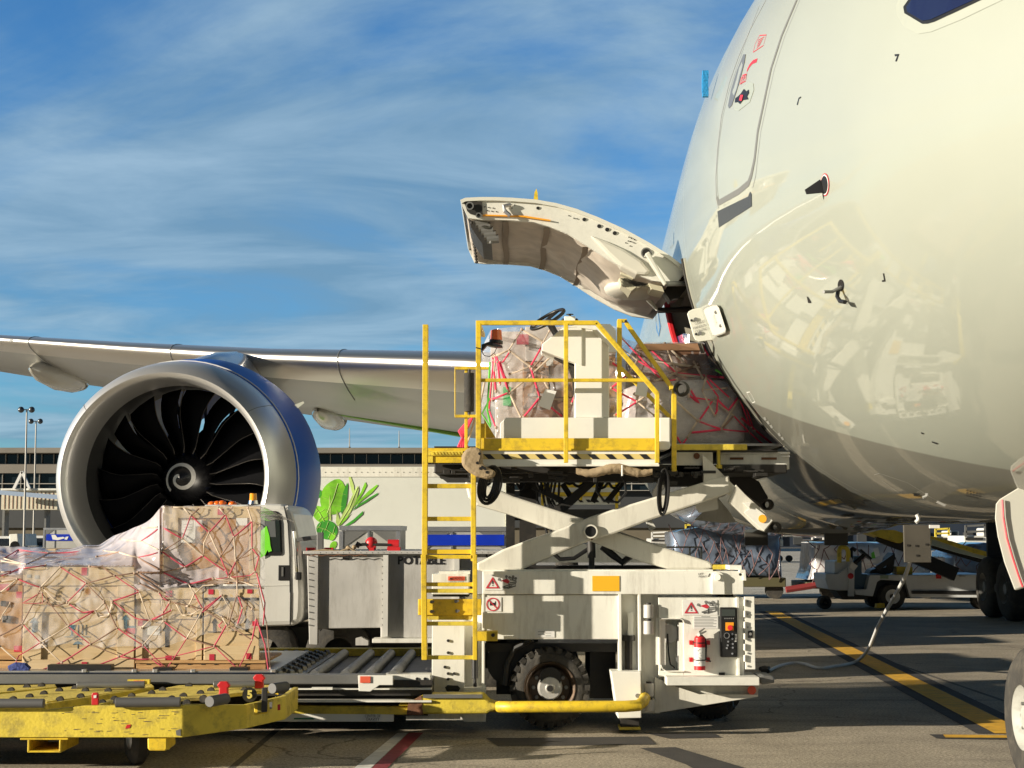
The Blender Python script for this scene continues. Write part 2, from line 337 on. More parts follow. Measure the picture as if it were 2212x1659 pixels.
mark('asphalt_seam', [z3(930, 1455), z3(1350, 1464), z3(1390, 1484), z3(1080, 1490)], .004, M_asph)
mark('asphalt_seam', [z3(915, 1546), z3(1120, 1540), z3(1560, 1672), z3(1330, 1720), z3(1180, 1640)], .0045, M_asph)
# ---------------------------------------------------------------- terminal and far things
M_conc = mat('terminal_concrete', (0.21, 0.19, 0.16), .8, var=.1, vscale=.4)
M_conc2 = mat('terminal_dark_cladding', (0.045, 0.048, 0.05), .7, var=.2, vscale=.3)  # even dark grey cladding colour
M_term = mat('terminal_glass', (0.010, 0.016, 0.020), .08, spec=.6)
M_mull = mat('window_mullion', (0.38, 0.36, 0.32), .5)
YT = 150.0
def terminal(name, label, x0, x1, Y, base=0):
    t = thing(name, label, 'building', P((x0 + x1) / 2, 1180, Y))
    def pb(n, y0, y1, m, d=0., th=1.): return MB().pbox(x0, y0, x1, y1, Y + d, th).build(n, m, t)
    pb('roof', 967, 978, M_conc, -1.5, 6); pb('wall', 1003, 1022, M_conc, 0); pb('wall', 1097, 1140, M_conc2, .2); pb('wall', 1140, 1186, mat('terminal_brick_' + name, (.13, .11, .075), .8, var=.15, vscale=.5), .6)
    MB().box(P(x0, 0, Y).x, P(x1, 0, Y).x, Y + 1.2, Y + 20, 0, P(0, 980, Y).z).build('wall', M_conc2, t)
    for (y0, y1, st, ph) in ((981, 1003, 26, 37), (1022, 1060, 40, 24)):
        w = MB().pbox(x0, y0, x1, y1, Y + .6, .2).build('window', M_term, t)
        m = MB(); x = x0 + ph % st
        while x < x1: m.pbox(x, y0, x + 1.2, y1, Y + .3, .3); x += st
        if y0 > 1000: m.pbox(x0, 1044, x1, 1045.6, Y + .28, .3)
        m.pbox(x0, y1 - 1.2, x1, y1, Y + .26, .3)
        m.build('frame', M_mull, w)
    return t
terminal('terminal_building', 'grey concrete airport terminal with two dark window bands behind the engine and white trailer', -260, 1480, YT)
tb = thing('terminal_building', 'low dark terminal building seen under the fuselage behind parked vehicles', 'building', P(1700, 1180, 190))
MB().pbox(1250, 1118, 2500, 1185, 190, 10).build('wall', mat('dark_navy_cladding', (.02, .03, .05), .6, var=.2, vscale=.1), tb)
m = MB()
for x in range(1300, 2400, 46): m.pbox(x, 1150, x + 20, 1176, 189.6, .3)
m.build('roller_door', M_conc2, tb)
# roof masts
mm = MB(); 
for x, y in ((755, 925), (862, 930)):
    o = thing('roof_mast', 'thin white roof antenna mast, %s of two on the terminal roof' % ('left' if x < 800 else 'right'), 'antenna', P(x, 968, YT), 'thin masts on the terminal roof')
    MB().cyl(P(x, 968, YT), P(x, y, YT), .06, .03, 6).build('pole', M_mull, o)
    MB().pbox(x - 1.5, 965, x + 1.5, 971, YT - .2, .5).build('base', M_conc2, o)
# jet bridge
jb = thing('jet_bridge', 'cream corrugated jet bridge tunnel with white A-frame left of the engine', 'jet bridge', P(60, 1180, 110))
m = MB(); m.pbox(3, 1058, 124, 1101, 110, 3)
m.build('tunnel', mat('cream_corrugated_metal', (.62, .57, .43), .6, var=.08), jb)
m = MB()
for k in range(13): m.pbox(9 + k * 8.7, 1063, 10.6 + k * 8.7, 1099, 109.97, .03)
m.build('rib', M_brw, jb)
MB().pbox(1, 1055, 128, 1059, 109.7, 3.5).build('roof_edge', M_wht, jb)
MB().pbar(30, 1056, 48, 1019, 109.6, .18).pbar(48, 1019, 64, 1056, 109.6, .18).build('frame', M_decw, jb)
MB().pbar(-20, 1062, 125, 1074, 108.8, .3).build('rail', mat('blue_grey_rail', (.30, .38, .50), .5), jb)
MB().pbox(4, 1101, 9, 1186, 111, 1).pbox(95, 1101, 99, 1186, 111, 1).build('leg', M_gry, jb)
# light masts
def mast(x, top, Y, lab):
    t = thing('light_mast', lab, 'light mast', P(x, 1180, Y), 'apron light masts')
    MB().cyl(Vector((P(x, 1000, Y).x, Y, 0)), P(x + 1, top, Y), .08, .05, 8).build('pole', M_mull, t)
    w = P(x, top, Y); MB().bar(w + Vector((-.4, 0, 0)), w + Vector((.4, 0, 0)), .06, .06).build('crossbar', M_gry, t)
    for s in (-1, 1):
        MB().sphere(w + Vector((.34 * s, 0, 0)), .20, 14, 10).build('lamp', mat('lamp_globe', (.10, .11, .12), .25, metal=.6) if 'lamp_globe' not in MATS else MATS['lamp_globe'], t, smooth=True)
mast(57, 885, 100, 'taller twin-globe light mast left of the engine'); mast(77, 910, 116, 'shorter twin-globe light mast behind the taller one')
# parked van and pickup left
def small_vehicle(name, lab, cat, px, ground, Y, w, h, col, grp, kind='front'):
    c = G(px, ground); 
    c = Vector((P(px, ground, Y).x, Y, 0)); t = thing(name, lab, cat, c, grp)
    pm = mat(name + '_paint_%d' % px, col, .3, coat=.4)
    hw = w / 2; L = w * 2.1
    def ring(y, prof): return [(c.x + x, y, z) for x, z in prof]
    lo = [(-hw, .3 * h), (-hw, .50 * h), (-hw * .97, .56 * h), (hw * .97, .56 * h), (hw, .50 * h), (hw, .3 * h), (hw * .9, .16 * h), (-hw * .9, .16 * h)]
    MB().prism(ring(c.y, lo), (0, L, 0)).build('body', pm, t, bevel=.06)
    up = [(-hw * .95, .56 * h), (-hw * .78, .94 * h), (-hw * .68, h), (hw * .68, h), (hw * .78, .94 * h), (hw * .95, .56 * h)]
    if kind == 'front':
        MB().prism(ring(c.y + .9, up), (0, L - 1.0, 0)).build('cabin', pm, t, bevel=.06)
        w_ = [(-hw * .80, .60 * h), (-hw * .70, .90 * h), (hw * .70, .90 * h), (hw * .80, .60 * h)]
        MB().prism(ring(c.y + .87, w_), (0, .05, 0)).build('windscreen', M_glass, t)
        MB().box(c.x - hw * .95, c.x + hw * .95, c.y - .05, c.y + .1, .14 * h, .33 * h).build('bumper', M_blk, t, bevel=.03)
        for s in (-1, 1):
            MB().box(c.x + s * hw * .62, c.x + s * hw * .95, c.y - .03, c.y + .1, .40 * h, .47 * h).build('headlight', M_chr, t)
            MB().box(c.x + s * hw * 1.0, c.x + s * (hw + .16), c.y + .9, c.y + 1.0, .60 * h, .70 * h).build('mirror', pm, t)
    for s in (-1, 1):
        for yy in (.7, L - .8):
            MB().cyl((c.x + s * hw * .98, c.y + yy, .17 * h), (c.x + s * hw * .7, c.y + yy, .17 * h), .17 * h, n=14).build('wheel', M_rub, t, smooth=True)
    return t
small_vehicle('parked_van', 'white van facing the camera under the jet bridge', 'van', 68, 1182, 105, 1.75, 1.62, (.7, .7, .68), 'vehicles parked by the terminal')
small_vehicle('parked_pickup', 'white pickup at left frame edge with dark windscreen below the jet bridge', 'pickup', 2, 1182, 102, 1.6, 1.6, (.65, .65, .63), 'vehicles parked by the terminal')
# box trailer next to it
bt = thing('box_trailer', 'small white box trailer beside the pickup at the left edge', 'trailer', P(28, 1182, 102))
MB().slab([(20, 1154), (38, 1153), (40, 1180), (20, 1180)], 101, 4).build('body', M_wht, bt, bevel=.04)
MB().cyl(P(32, 1179, 100.9), P(32, 1179, 101.4), .3).build('wheel', M_rub, bt)
# silver air cargo containers
M_cont = mat('container_aluminium', (.50, .49, .45), .45, metal=.35, var=.10, vscale=1.2, dirt=.35, dcol=(.25, .23, .2), dscale=4, bump=.25, bscale=3)
M_cblue = mat('container_blue_band', (0.004, 0.03, 0.42), .35, var=.15, vscale=2)
def container(x0, y0, x1, y1, Y, lab, band=None, mark_=False):
    t = thing('cargo_container', lab, 'cargo container', (P((x0 + x1) / 2, 0, Y).x, Y, 0), 'silver air cargo containers')
    a = P(x0, y0, Y); b = P(x1, y1, Y)
    MB().box(a.x, b.x, Y, Y + 1.5, .5, a.z).build('shell', M_cont, t, bevel=.02)
    MB().box(a.x - .02, b.x + .02, Y - .02, Y + 1.5, a.z - .04, a.z + .03).box(a.x - .02, a.x + .04, Y - .02, Y + .03, .5, a.z - .05).box(b.x - .04, b.x + .02, Y - .02, Y + .03, .5, a.z - .05).box(a.x + .4, a.x + .43, Y - .02, Y + .02, .5, a.z - .05).build('frame', M_alu, t)
    g = MB()
    for (cx, s) in ((a.x + .04, 1), (b.x - .04, -1)):
        g.prism([(cx, Y - .012, a.z - .05), (cx + s * .35, Y - .012, a.z - .05), (cx, Y - .012, a.z - .3)], (0, .01, 0))
    g.build('gusset', M_gry, t)
    if band:
        p = P(band[0], band[1], Y - .02); q = P(band[2], band[3], Y - .02)
        bb = MB().box(p.x, q.x, Y - .035, Y - .02, q.z, p.z).build('band', M_cblue, t)
        if mark_:
            e = MB(); ph = p.z - q.z; cx = p.x + .55; cz = (p.z + q.z) / 2
            e.prism([(cx - .35, Y - .045, cz + .4 * ph), (cx - .2, Y - .045, cz + .4 * ph), (cx - .12, Y - .045, cz), (cx + .1, Y - .045, cz + .1 * ph), (cx + .18, Y - .045, cz - .1 * ph), (cx - .1, Y - .045, cz - .42 * ph), (cx - .3, Y - .045, cz - .3 * ph)], (0, .008, 0))
            e.prism([(cx + .2, Y - .045, cz + .1 * ph), (cx + .3, Y - .045, cz + .15 * ph), (cx + .25, Y - .045, cz - .35 * ph), (cx + .15, Y - .045, cz - .3 * ph)], (0, .008, 0))
            e.build('emblem', M_decw, bb)
    MB().box(a.x, b.x, Y, Y + 1.5, .25, .48).build('base', M_drk, t)
    return t
container(95, 1142, 190, 1210, 60, 'silver cargo container with white emblem on blue band left of the engine', (100, 1154, 175, 1168), True)
container(736, 1140, 861, 1260, 23.5, 'plain silver cargo container behind the red pump on the water truck')
container(916, 1142, 1092, 1260, 23.5, 'silver cargo container with plain blue band seen through the yellow ladder', (912, 1155, 1089, 1178))
# catering box with leaves
cb = thing('box_truck', 'large white box truck with green herb leaves printed on its side behind the engine', 'truck', (P(850, 0, 34).x, 34, 0))
M_box = mat('white_box_panel', (.70, .72, .66), .45, var=.03, vscale=.6, dirt=.08)
a = P(560, 1008, 34); b = P(1094, 1240, 34)
MB().box(a.x, b.x, 34, 36.4, .9, a.z).build('cargo_box', M_box, cb, bevel=.04)
MB().box(a.x, b.x, 33.98, 34.01, a.z - .22, a.z - .02).box(a.x, b.x, 33.98, 34.01, .9, 1.05).box(b.x - .01, b.x + .05, 33.97, 36.4, .9, a.z + .01).build('frame_rail', M_wht, cb)
mr_ = MB()
for k in range(40): mr_.box(a.x + .12 + k * .13, a.x + .135 + k * .13, 33.972, 33.98, a.z - .13, a.z - .115)
mr_.build('rivet', M_gry, cb)
MB().box(a.x, b.x + .6, 34.2, 36.2, .45, .88).build('chassis', M_drk, cb)
for wx in (a.x + 1, a.x + 4.4):
    MB().cyl((wx, 34.0, .45), (wx, 34.4, .45), .45, n=20).build('wheel', M_rub, cb, smooth=True)
def zL(x, y): return ((1200 + x / 2.4578) / 1.8228, (1700 + y / 2.4578) / 1.8228)
lm = [mat('leaf_green_%s' % k, c, .5, var=.55, vscale=2.2) for k, c in (('bright', (.22, .60, .03)), ('deep', (.05, .33, .03)), ('pale', (.46, .62, .18)))]
def leaf(pts, mi, d, vein=None):
    o = MB().prism([P(*zL(x, y), 33.992 - d * .2) for x, y in pts], (0, .002, 0)).build('leaf_print', lm[mi], cb)
    if vein and len(vein) > 2 and len(pts) > 15:
        c_ = vein[1]; n_ = len(pts); sv = MB(); sv2 = lambda q, k: (q[0] + (c_[0] - q[0]) * k, q[1] + (c_[1] - q[1]) * k)
        for i in range(1, n_, 3):
            e_ = sv2(pts[i], .12); k_ = .5 + .5 * math.cos(2 * math.pi * i / n_); b_ = (vein[0][0] + (vein[-1][0] - vein[0][0]) * k_, vein[0][1] + (vein[-1][1] - vein[0][1]) * k_)
            sv.tube([P(*zL(*b_), 33.988 - d * .2), P(*zL(*e_), 33.988 - d * .2)], .0035, 4)
        sv.build('leaf_vein', lm[2], o)
    if vein: MB().tube([P(*zL(x, y), 33.989 - d * .2) for x, y in vein], .006, 4).build('leaf_vein', lm[2], o)
def blob(cx, cy, rx, ry, a=0, n=22, tip=0.0):
    q = []
    for i in range(n):
        t = 2 * math.pi * i / n; r = 1 + tip * max(0, math.cos(t)) ** 8; x = rx * r * math.cos(t); y = ry * math.sin(t)
        q.append((cx + x * math.cos(a) - y * math.sin(a), cy + x * math.sin(a) + y * math.cos(a)))
    return q
leaf(blob(280, 640, 165, 130, R(-75), tip=.15), 0, .000, [(215, 790), (280, 640), (320, 500)])
leaf(blob(150, 800, 95, 65, R(50)), 0, .006, [(95, 720), (150, 800), (190, 870)])
leaf(blob(20, 1040, 110, 60, R(-60)), 0, .006, [(10, 1120), (40, 980)])
leaf(blob(215, 950, 105, 92, R(20)), 1, .012, [(120, 920), (215, 950), (300, 1010)])
leaf(blob(135, 600, 30, 40), 1, .006)
leaf(blob(275, 1100, 45, 30, R(-60)), 0, .006); leaf(blob(268, 1015, 42, 26, R(-60)), 0, .018)
leaf([(418, 405), (440, 420), (475, 520), (480, 590), (462, 600), (440, 520)], 2, .006)
leaf([(410, 492), (418, 520), (412, 640), (395, 730), (350, 800), (352, 700), (370, 590)], 1, .012)
leaf([(515, 522), (522, 560), (500, 660), (440, 780), (370, 870), (310, 910), (380, 770), (440, 660), (480, 570)], 2, .018, [(510, 540), (430, 740), (330, 900)])
leaf([(585, 485), (600, 520), (560, 600), (500, 690), (470, 740), (490, 670), (540, 590)], 0, .012)
leaf([(700, 510), (705, 525), (650, 590), (560, 660), (490, 720), (520, 670), (620, 570)], 0, .016)
leaf([(710, 588), (700, 610), (600, 680), (470, 755), (450, 765), (520, 705), (630, 635)], 1, .020)
leaf([(565, 765), (560, 800), (470, 880), (390, 922), (370, 918), (470, 850)], 1, .020)
leaf([(240, 605), (252, 700), (255, 860), (240, 860), (232, 740)], 2, .018)
leaf([(310, 760), (330, 820), (350, 900), (320, 915), (300, 880)], 2, .016); leaf([(445, 790), (400, 850), (345, 905), (340, 895), (380, 840)], 0, .022)
# ---------------------------------------------------------------- airliner
AL = R(2.8)
def A(t, x, z): return Vector((t * math.sin(AL) + x * math.cos(AL), t * math.cos(AL) - x * math.sin(AL), z))
plane = thing('airliner', 'white twin-engine widebody airliner with its cargo door open and blue engine', 'airplane', A(20, 3.79, 0))
def fus_mat():
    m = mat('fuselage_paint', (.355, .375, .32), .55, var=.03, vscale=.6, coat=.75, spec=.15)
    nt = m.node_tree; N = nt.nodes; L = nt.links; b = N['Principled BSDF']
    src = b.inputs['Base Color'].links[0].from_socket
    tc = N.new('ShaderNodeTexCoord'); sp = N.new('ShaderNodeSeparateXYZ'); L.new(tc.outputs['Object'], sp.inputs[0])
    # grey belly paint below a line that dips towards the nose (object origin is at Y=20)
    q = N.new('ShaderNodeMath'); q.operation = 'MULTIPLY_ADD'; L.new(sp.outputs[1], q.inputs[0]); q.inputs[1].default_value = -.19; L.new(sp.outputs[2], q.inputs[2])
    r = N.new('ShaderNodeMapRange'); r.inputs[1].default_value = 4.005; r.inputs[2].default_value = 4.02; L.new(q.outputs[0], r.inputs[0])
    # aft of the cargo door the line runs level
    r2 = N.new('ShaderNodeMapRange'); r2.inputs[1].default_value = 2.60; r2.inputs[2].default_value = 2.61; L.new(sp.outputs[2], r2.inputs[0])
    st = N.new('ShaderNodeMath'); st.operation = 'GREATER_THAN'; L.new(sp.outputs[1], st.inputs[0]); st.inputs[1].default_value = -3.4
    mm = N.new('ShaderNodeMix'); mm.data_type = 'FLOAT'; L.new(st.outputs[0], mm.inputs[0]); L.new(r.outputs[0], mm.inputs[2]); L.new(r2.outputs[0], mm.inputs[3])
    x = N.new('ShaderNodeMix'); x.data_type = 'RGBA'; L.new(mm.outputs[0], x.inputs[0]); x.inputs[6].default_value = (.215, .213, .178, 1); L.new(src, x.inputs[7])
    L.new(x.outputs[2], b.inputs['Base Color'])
    n = N.new('ShaderNodeTexNoise'); n.inputs['Scale'].default_value = .9; n.inputs['Detail'].default_value = 3; L.new(tc.outputs['Object'], n.inputs[0])
    bp = N.new('ShaderNodeBump'); bp.inputs['Strength'].default_value = .02; bp.inputs['Distance'].default_value = .03; L.new(n.outputs[0], bp.inputs['Height']); L.new(bp.outputs[0], b.inputs['Coat Normal'])
    return m
M_fus = fus_mat()
ZC = 4.90; XC = 3.79; T0 = 6.0
def interp(tab, x):
    if x <= tab[0][0]: return tab[0][1]
    for (a, b), (c, d) in zip(tab, tab[1:]):
        if x <= c:
            k = (x - a) / (c - a); return b + (d - b) * k
    return tab[-1][1]
def smooth_tab(tab, x):      # gentle smoothing of the profile table
    return sum(interp(tab, x + d) for d in (-.3, -.15, 0, .15, .3)) / 5
WID = [(0, .02), (.12, .45), (.4, .85), (.8, 1.2), (1.5, 1.62), (2.2, 1.92), (3, 2.18), (4, 2.36), (5, 2.54), (6, 2.70), (7, 2.81), (8.5, 2.87), (10, 2.885), (38, 2.885), (44, 2.5), (50, 1.6), (56, .3)]
BOT = [(0, -.95), (.12, -1.35), (.4, -1.68), (.8, -1.95), (1.5, -2.25), (2.2, -2.45), (3, -2.62), (4, -2.78), (5, -2.88), (6, -2.93), (8, -2.97), (36, -2.97), (44, -1.8), (50, -.3), (56, 1.0)]
TOP = [(0, -.9), (.12, -.5), (.4, -.2), (.8, .1), (1.5, .62), (2.2, 1.15), (3, 1.5), (4, 1.98), (5, 2.32), (6, 2.58), (7, 2.76), (8.5, 2.92), (10, 2.97), (44, 2.97), (56, 2.2)]
def section(s, n=96):
    w = smooth_tab(WID, s) if s > .5 else interp(WID, s); bo = smooth_tab(BOT, s) if s > .5 else interp(BOT, s); to = smooth_tab(TOP, s) if s > .5 else interp(TOP, s)
    mid = (to + bo) / 2 if s < 8 else (to + bo) / 2
    h = (to - bo) / 2
    pts = []
    bulge = max(0, min(1, (s - 15.5) / 5)) * max(0, min(1, (37 - s) / 5)); bulge = bulge * bulge * (3 - 2 * bulge)
    for i in range(n):
        th = 2 * math.pi * i / n
        x = w * math.cos(th); z = h * math.sin(th)
        if z < -.9 * h * .6 and bulge:      # belly fairing
            k = min(1, (-z / h - .54) / .25); x *= 1 + .16 * bulge * k; z *= 1 + .06 * bulge * k
        pts.append(A(T0 + s, XC + x, ZC + mid + z))
    return pts
DS0, DS1 = 9.3, 12.05           # cargo door, metres aft of the nose tip
stations = sorted(set([0, .05, .12, .25, .4, .6, .8, 1.1, 1.5, 1.8, 2.2, 2.6, 3, 3.5, 4, 4.5, 5, 5.5, 6, 6.5, 7, 7.5, 8, 8.6, DS0, 9.8, 10.4, 11.2, DS1, 12.6, 13.5, 14.5, 15.5, 16, 16.5, 17, 17.5, 18, 18.5, 19, 19.5, 20, 20.5, 21, 23, 25, 28, 32, 33, 34, 35, 36, 37, 38, 40, 42, 44, 46, 48, 50, 53, 56]))
NS = 96
m = MB(); full = MB()
ring0 = []
for s in stations: m.v += section(s, NS)
full.v = list(m.v)
def th_of(z): return math.asin((z - ZC) / 2.97)
iz0 = round((math.pi - th_of(2.62)) / (2 * math.pi) * NS); iz1 = round((math.pi - th_of(4.42)) / (2 * math.pi) * NS)   # indices on the starboard side (x negative)
for j in range(len(stations) - 1):
    for i in range(NS):
        f = (j * NS + i, j * NS + (i + 1) % NS, (j + 1) * NS + (i + 1) % NS, (j + 1) * NS + i)
        full.f.append(f); full.mi.append(0)
        if stations[j] >= DS0 - .01 and stations[j + 1] <= DS1 + .01 and iz1 <= i < iz0: continue
        m.f.append(f); m.mi.append(0)
m.f.append(tuple(range(NS))); m.mi.append(0)
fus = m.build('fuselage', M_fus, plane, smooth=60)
full.f.append(tuple(range(NS))); BV = BVHTree.FromPolygons(full.v, full.f)
def F(px, py, off=.004):
    d = ray(px, py); h = BV.ray_cast(Vector((0, 0, CAM_H)), d)
    if h[0] is None: return P(px, py, 12), Vector((-1, 0, 0))
    n = h[1] if h[1].dot(d) < 0 else -h[1]
    return h[0] + n * off, n
# door frame rim and dark hold
rim = MB()
zs0 = section(DS0, NS); zs1 = section(DS1, NS)
def loop_pts(off):
    L_ = []
    for i in range(iz1, iz0 + 1): L_.append((DS0, i))
    for s in (9.8, 10.4, 11.2): L_.append((s, iz0))
    for i in range(iz0, iz1 - 1, -1): L_.append((DS1, i))
    for s in (11.2, 10.4, 9.8): L_.append((s, iz1))
    out = []
    c = None
    for s, i in L_:
        th = 2 * math.pi * i / NS
        out.append(A(T0 + s, XC + (2.885 - off) * math.cos(th), ZC + (2.97 - off) * math.sin(th)))
    return out
lo, li = loop_pts(0), loop_pts(.22); n_ = len(lo)
rim.add(lo + li, [(i, (i + 1) % n_, n_ + (i + 1) % n_, n_ + i) for i in range(n_)])
rim.build('door_frame', mat('door_frame_paint', (.40, .38, .30), .5, var=.1, dirt=.4), fus)
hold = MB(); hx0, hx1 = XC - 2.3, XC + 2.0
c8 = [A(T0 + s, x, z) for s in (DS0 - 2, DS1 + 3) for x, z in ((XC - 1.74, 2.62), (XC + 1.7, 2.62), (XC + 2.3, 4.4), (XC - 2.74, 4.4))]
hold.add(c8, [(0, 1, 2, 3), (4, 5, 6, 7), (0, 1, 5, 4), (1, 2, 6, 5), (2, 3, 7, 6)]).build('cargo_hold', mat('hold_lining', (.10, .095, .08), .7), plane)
MB().tube([A(T0 + DS1 - .03, XC + 2.9 * math.cos(2 * math.pi * i / NS) - .02, ZC + 2.98 * math.sin(2 * math.pi * i / NS)) for i in range(iz1, iz0 + 1)], .035, 6).build('door_seal', M_red, fus)
MB().tube([A(T0 + DS0 + .02, XC + 2.88 * math.cos(2 * math.pi * i / NS) - .01, ZC + 2.96 * math.sin(2 * math.pi * i / NS)) for i in range(iz1, iz0 + 1)], .016, 6).build('door_seal', M_drk, fus)
# --- decals on the skin
def ribbon(name, pts, w, mt, parent=fus, sub=6, off=.003):
    q = []
    for (a, b), (c, d) in zip(pts, pts[1:]):
        for k in range(sub): q.append((a + (c - a) * k / sub, b + (d - b) * k / sub))
    q.append(pts[-1]); W3 = [F(*p, off) for p in q]; mb = MB(); vs = []
    for i, (p, n) in enumerate(W3):
        d = W3[min(i + 1, len(W3) - 1)][0] - W3[max(i - 1, 0)][0]; s = n.cross(d).normalized() * w / 2
        vs += [p + s, p - s]
    mb.add(vs, [(2 * i, 2 * i + 1, 2 * i + 3, 2 * i + 2) for i in range(len(W3) - 1)])
    return mb.build(name, mt, parent)
def patch(name, pts, mt, parent=fus, off=.004, sub=3):
    q = []
    for i in range(len(pts)):
        a, b = pts[i]; c, d = pts[(i + 1) % len(pts)]
        for k in range(sub): q.append((a + (c - a) * k / sub, b + (d - b) * k / sub))
    W3 = [F(*p, off)[0] for p in q]
    bm = bmesh.new(); vs = [bm.verts.new(p) for p in W3]; f = bm.faces.new(vs); bmesh.ops.triangulate(bm, faces=[f])
    mb = MB(); bm.verts.index_update(); mb.add([v.co.copy() for v in bm.verts], [tuple(v.index for v in f.verts) for f in bm.faces]); bm.free()
    return mb.build(name, mt, parent)
def ZN(l): return [zN(*p) for p in l]
M_seam = mat('panel_seam', (.16, .16, .15), .5); M_seaml = mat('pale_seam', (.34, .34, .31), .4)
ribbon('door_seam', ZN([(835, 0), (750, 160), (690, 300), (640, 440), (597, 620), (576, 800), (567, 950), (570, 1060), (581, 1112)]), .02, M_seaml)
pd = ribbon('passenger_door', ZN([(1000, 0), (920, 190), (862, 370), (822, 560), (792, 700), (775, 850), (757, 935), (742, 978), (690, 1022), (602, 1072), (583, 1082), (576, 1050)]), .045, M_seam)
ribbon('door_edge', ZN([(800, 30), (735, 200), (690, 330), (640, 480), (605, 620), (585, 760), (574, 900), (575, 1000), (580, 1050)]), .012, M_seaml)
ribbon('panel_line', ZN([(1015, 0), (935, 195), (880, 370), (838, 560), (808, 700), (790, 850), (780, 940), (765, 1000)]), .008, M_seaml)
patch('door_sill_plate', ZN([(578, 1128), (742, 1048), (752, 1022), (760, 1036), (761, 1100), (586, 1214)]), mat('dark_sill', (.05, .055, .06), .5))
patch('door_window', ZN([(716, 291), (728, 290), (722, 335), (690, 455), (655, 562), (640, 579), (634, 566), (650, 480), (681, 380)]), mat('grey_slot', (.13, .14, .15), .4), pd)
h = patch('door_handle', ZN([(722, 475), (735, 490), (747, 478), (748, 497), (738, 515), (745, 530), (715, 535), (700, 556), (690, 545), (673, 548), (676, 525), (690, 515), (705, 500)]), M_dec, pd, .008, 1)
patch('handle_grip', ZN([(708, 508), (722, 508), (714, 540), (700, 537)]), M_decr, pd, .014, 1)
patch('handle_plate', ZN([(745, 438), (768, 445), (772, 480), (750, 545), (690, 592), (668, 585), (665, 560), (700, 480)]), mat('pale_plate', (.34, .37, .31), .3), pd, .003, 2)
ribbon('arrow', ZN([(735, 378), (748, 352), (765, 332), (788, 322)]), .03, M_decr, pd)
for q in ([(802, 190), (838, 187), (822, 243), (768, 279), (778, 235), (802, 190)], [(712, 402), (733, 397), (728, 432), (702, 447), (703, 428), (712, 402)]):
    ribbon('placard', ZN(q), .007, M_decr, pd)
tx = MB()
for k in range(5): tx.v  # text rows as fine ribbons
for k in range(5): ribbon('placard_text', ZN([(786 - k * 2 + 8, 215 + k * 11), (826 - k * 5, 197 + k * 10)]), .005, M_decr, pd, 2)
p, n = F(*zN(717, 423)); up_ = Vector((0, 0, 1)); rt = up_.cross(n).normalized(); up2 = n.cross(rt)
text_mb(MB(), 'OPEN', p + n * .004, .09, rt, up2, fit=.16).build('placard_text', M_decr, pd)
# skin marks
def lmark(x, y, fx, fy):
    patch('skin_mark', ZN([(x, y), (x + fx * 14, y), (x + fx * 14, y + fy * 6), (x + fx * 4, y + fy * 6), (x + fx * 2, y + fy * 44), (x - fx * 3, y + fy * 44)]), M_dec, fus, .004, 1)
patch('skin_mark', ZN([(1524, 290), (1548, 288), (1534, 328), (1527, 328), (1539, 297), (1526, 301)]), M_dec, fus, .004, 1)
patch('skin_mark', ZN([(1012, 522), (1024, 515), (1023, 522), (1013, 528), (1006, 560), (1001, 560)]), M_dec, fus, .004, 1)
patch('skin_mark', ZN([(1055, 1582), (1060, 1582), (1066, 1608), (1076, 1608), (1078, 1616), (1062, 1616)]), M_dec, fus, .004, 1)
patch('skin_mark', ZN([(1461, 1458), (1466, 1456), (1473, 1495), (1473, 1500), (1457, 1503), (1457, 1494), (1467, 1492)]), M_dec, fus, .004, 1)
def ell(cx, cy, rx, ry, n=24): return [(cx + rx * math.cos(2 * math.pi * i / n), cy + ry * math.sin(2 * math.pi * i / n)) for i in range(n)]
pr = patch('probe_base', ZN(ell(1152, 985, 23, 61)), M_decr, fus, .004, 1)
patch('probe_ring', ZN(ell(1152, 985, 20, 55)), M_decw, pr, .006, 1); patch('probe_plate', ZN(ell(1152, 985, 17, 48)), M_dec, pr, .009, 1)
pc, n = F(*zN(1140, 992)); 
vane = MB(); a_ = pc; b_ = pc + n * .11 + Vector((0, .02, -.02)); 
MB().bar(a_, b_, .02, .09, taper=.35).build('probe_vane', M_dec, pr, bevel=.004)
pr = patch('probe_base', ZN(ell(1236, 1522, 16, 32)), M_dec, fus, .004, 1)
pc, n = F(*zN(1240, 1530)); MB().tube([pc, pc + n * .07, pc + n * .10 + Vector((-.04, -.05, .005))], .011, 8).build('probe_tube', M_gry, pr)
MB().tube([F(*zN(1236, 1530), .02)[0], F(*zN(1250, 1565), .05)[0], F(*zN(1272, 1585), .06)[0], F(*zN(1299, 1590), .06)[0]], .014, 8).build('probe_tube', M_dec, pr)
for q in ((1262, 1608), (1262, 1618)): patch('skin_mark', ZN([(q[0], q[1]), (q[0] + 9, q[1]), (q[0] + 9, q[1] + 4), (q[0], q[1] + 4)]), M_seam, fus, .004, 1)
# cockpit window
patch('window_surround', ZN([(1690, -30), (1560, -30), (1530, 30), (1535, 80), (1570, 140), (1650, 182), (1720, 170), (1880, 105), (2100, 0), (2100, -30)]), mat('surround_paint', (.36, .38, .32), .5, coat=.6), fus, .003, 6)
patch('cockpit_window', ZN([(1620, -30), (1572, 38), (1578, 72), (1672, 128), (1700, 127), (1735, 117), (1990, 0), (2050, -30)]), M_blk, fus, .006, 6)
patch('cockpit_glass', ZN([(1640, -30), (1590, 40), (1596, 66), (1676, 112), (1720, 106), (1960, -2), (2020, -30)]), mat('cockpit_glass', (.012, .016, .05), .05, spec=.8), fus, .009, 6)
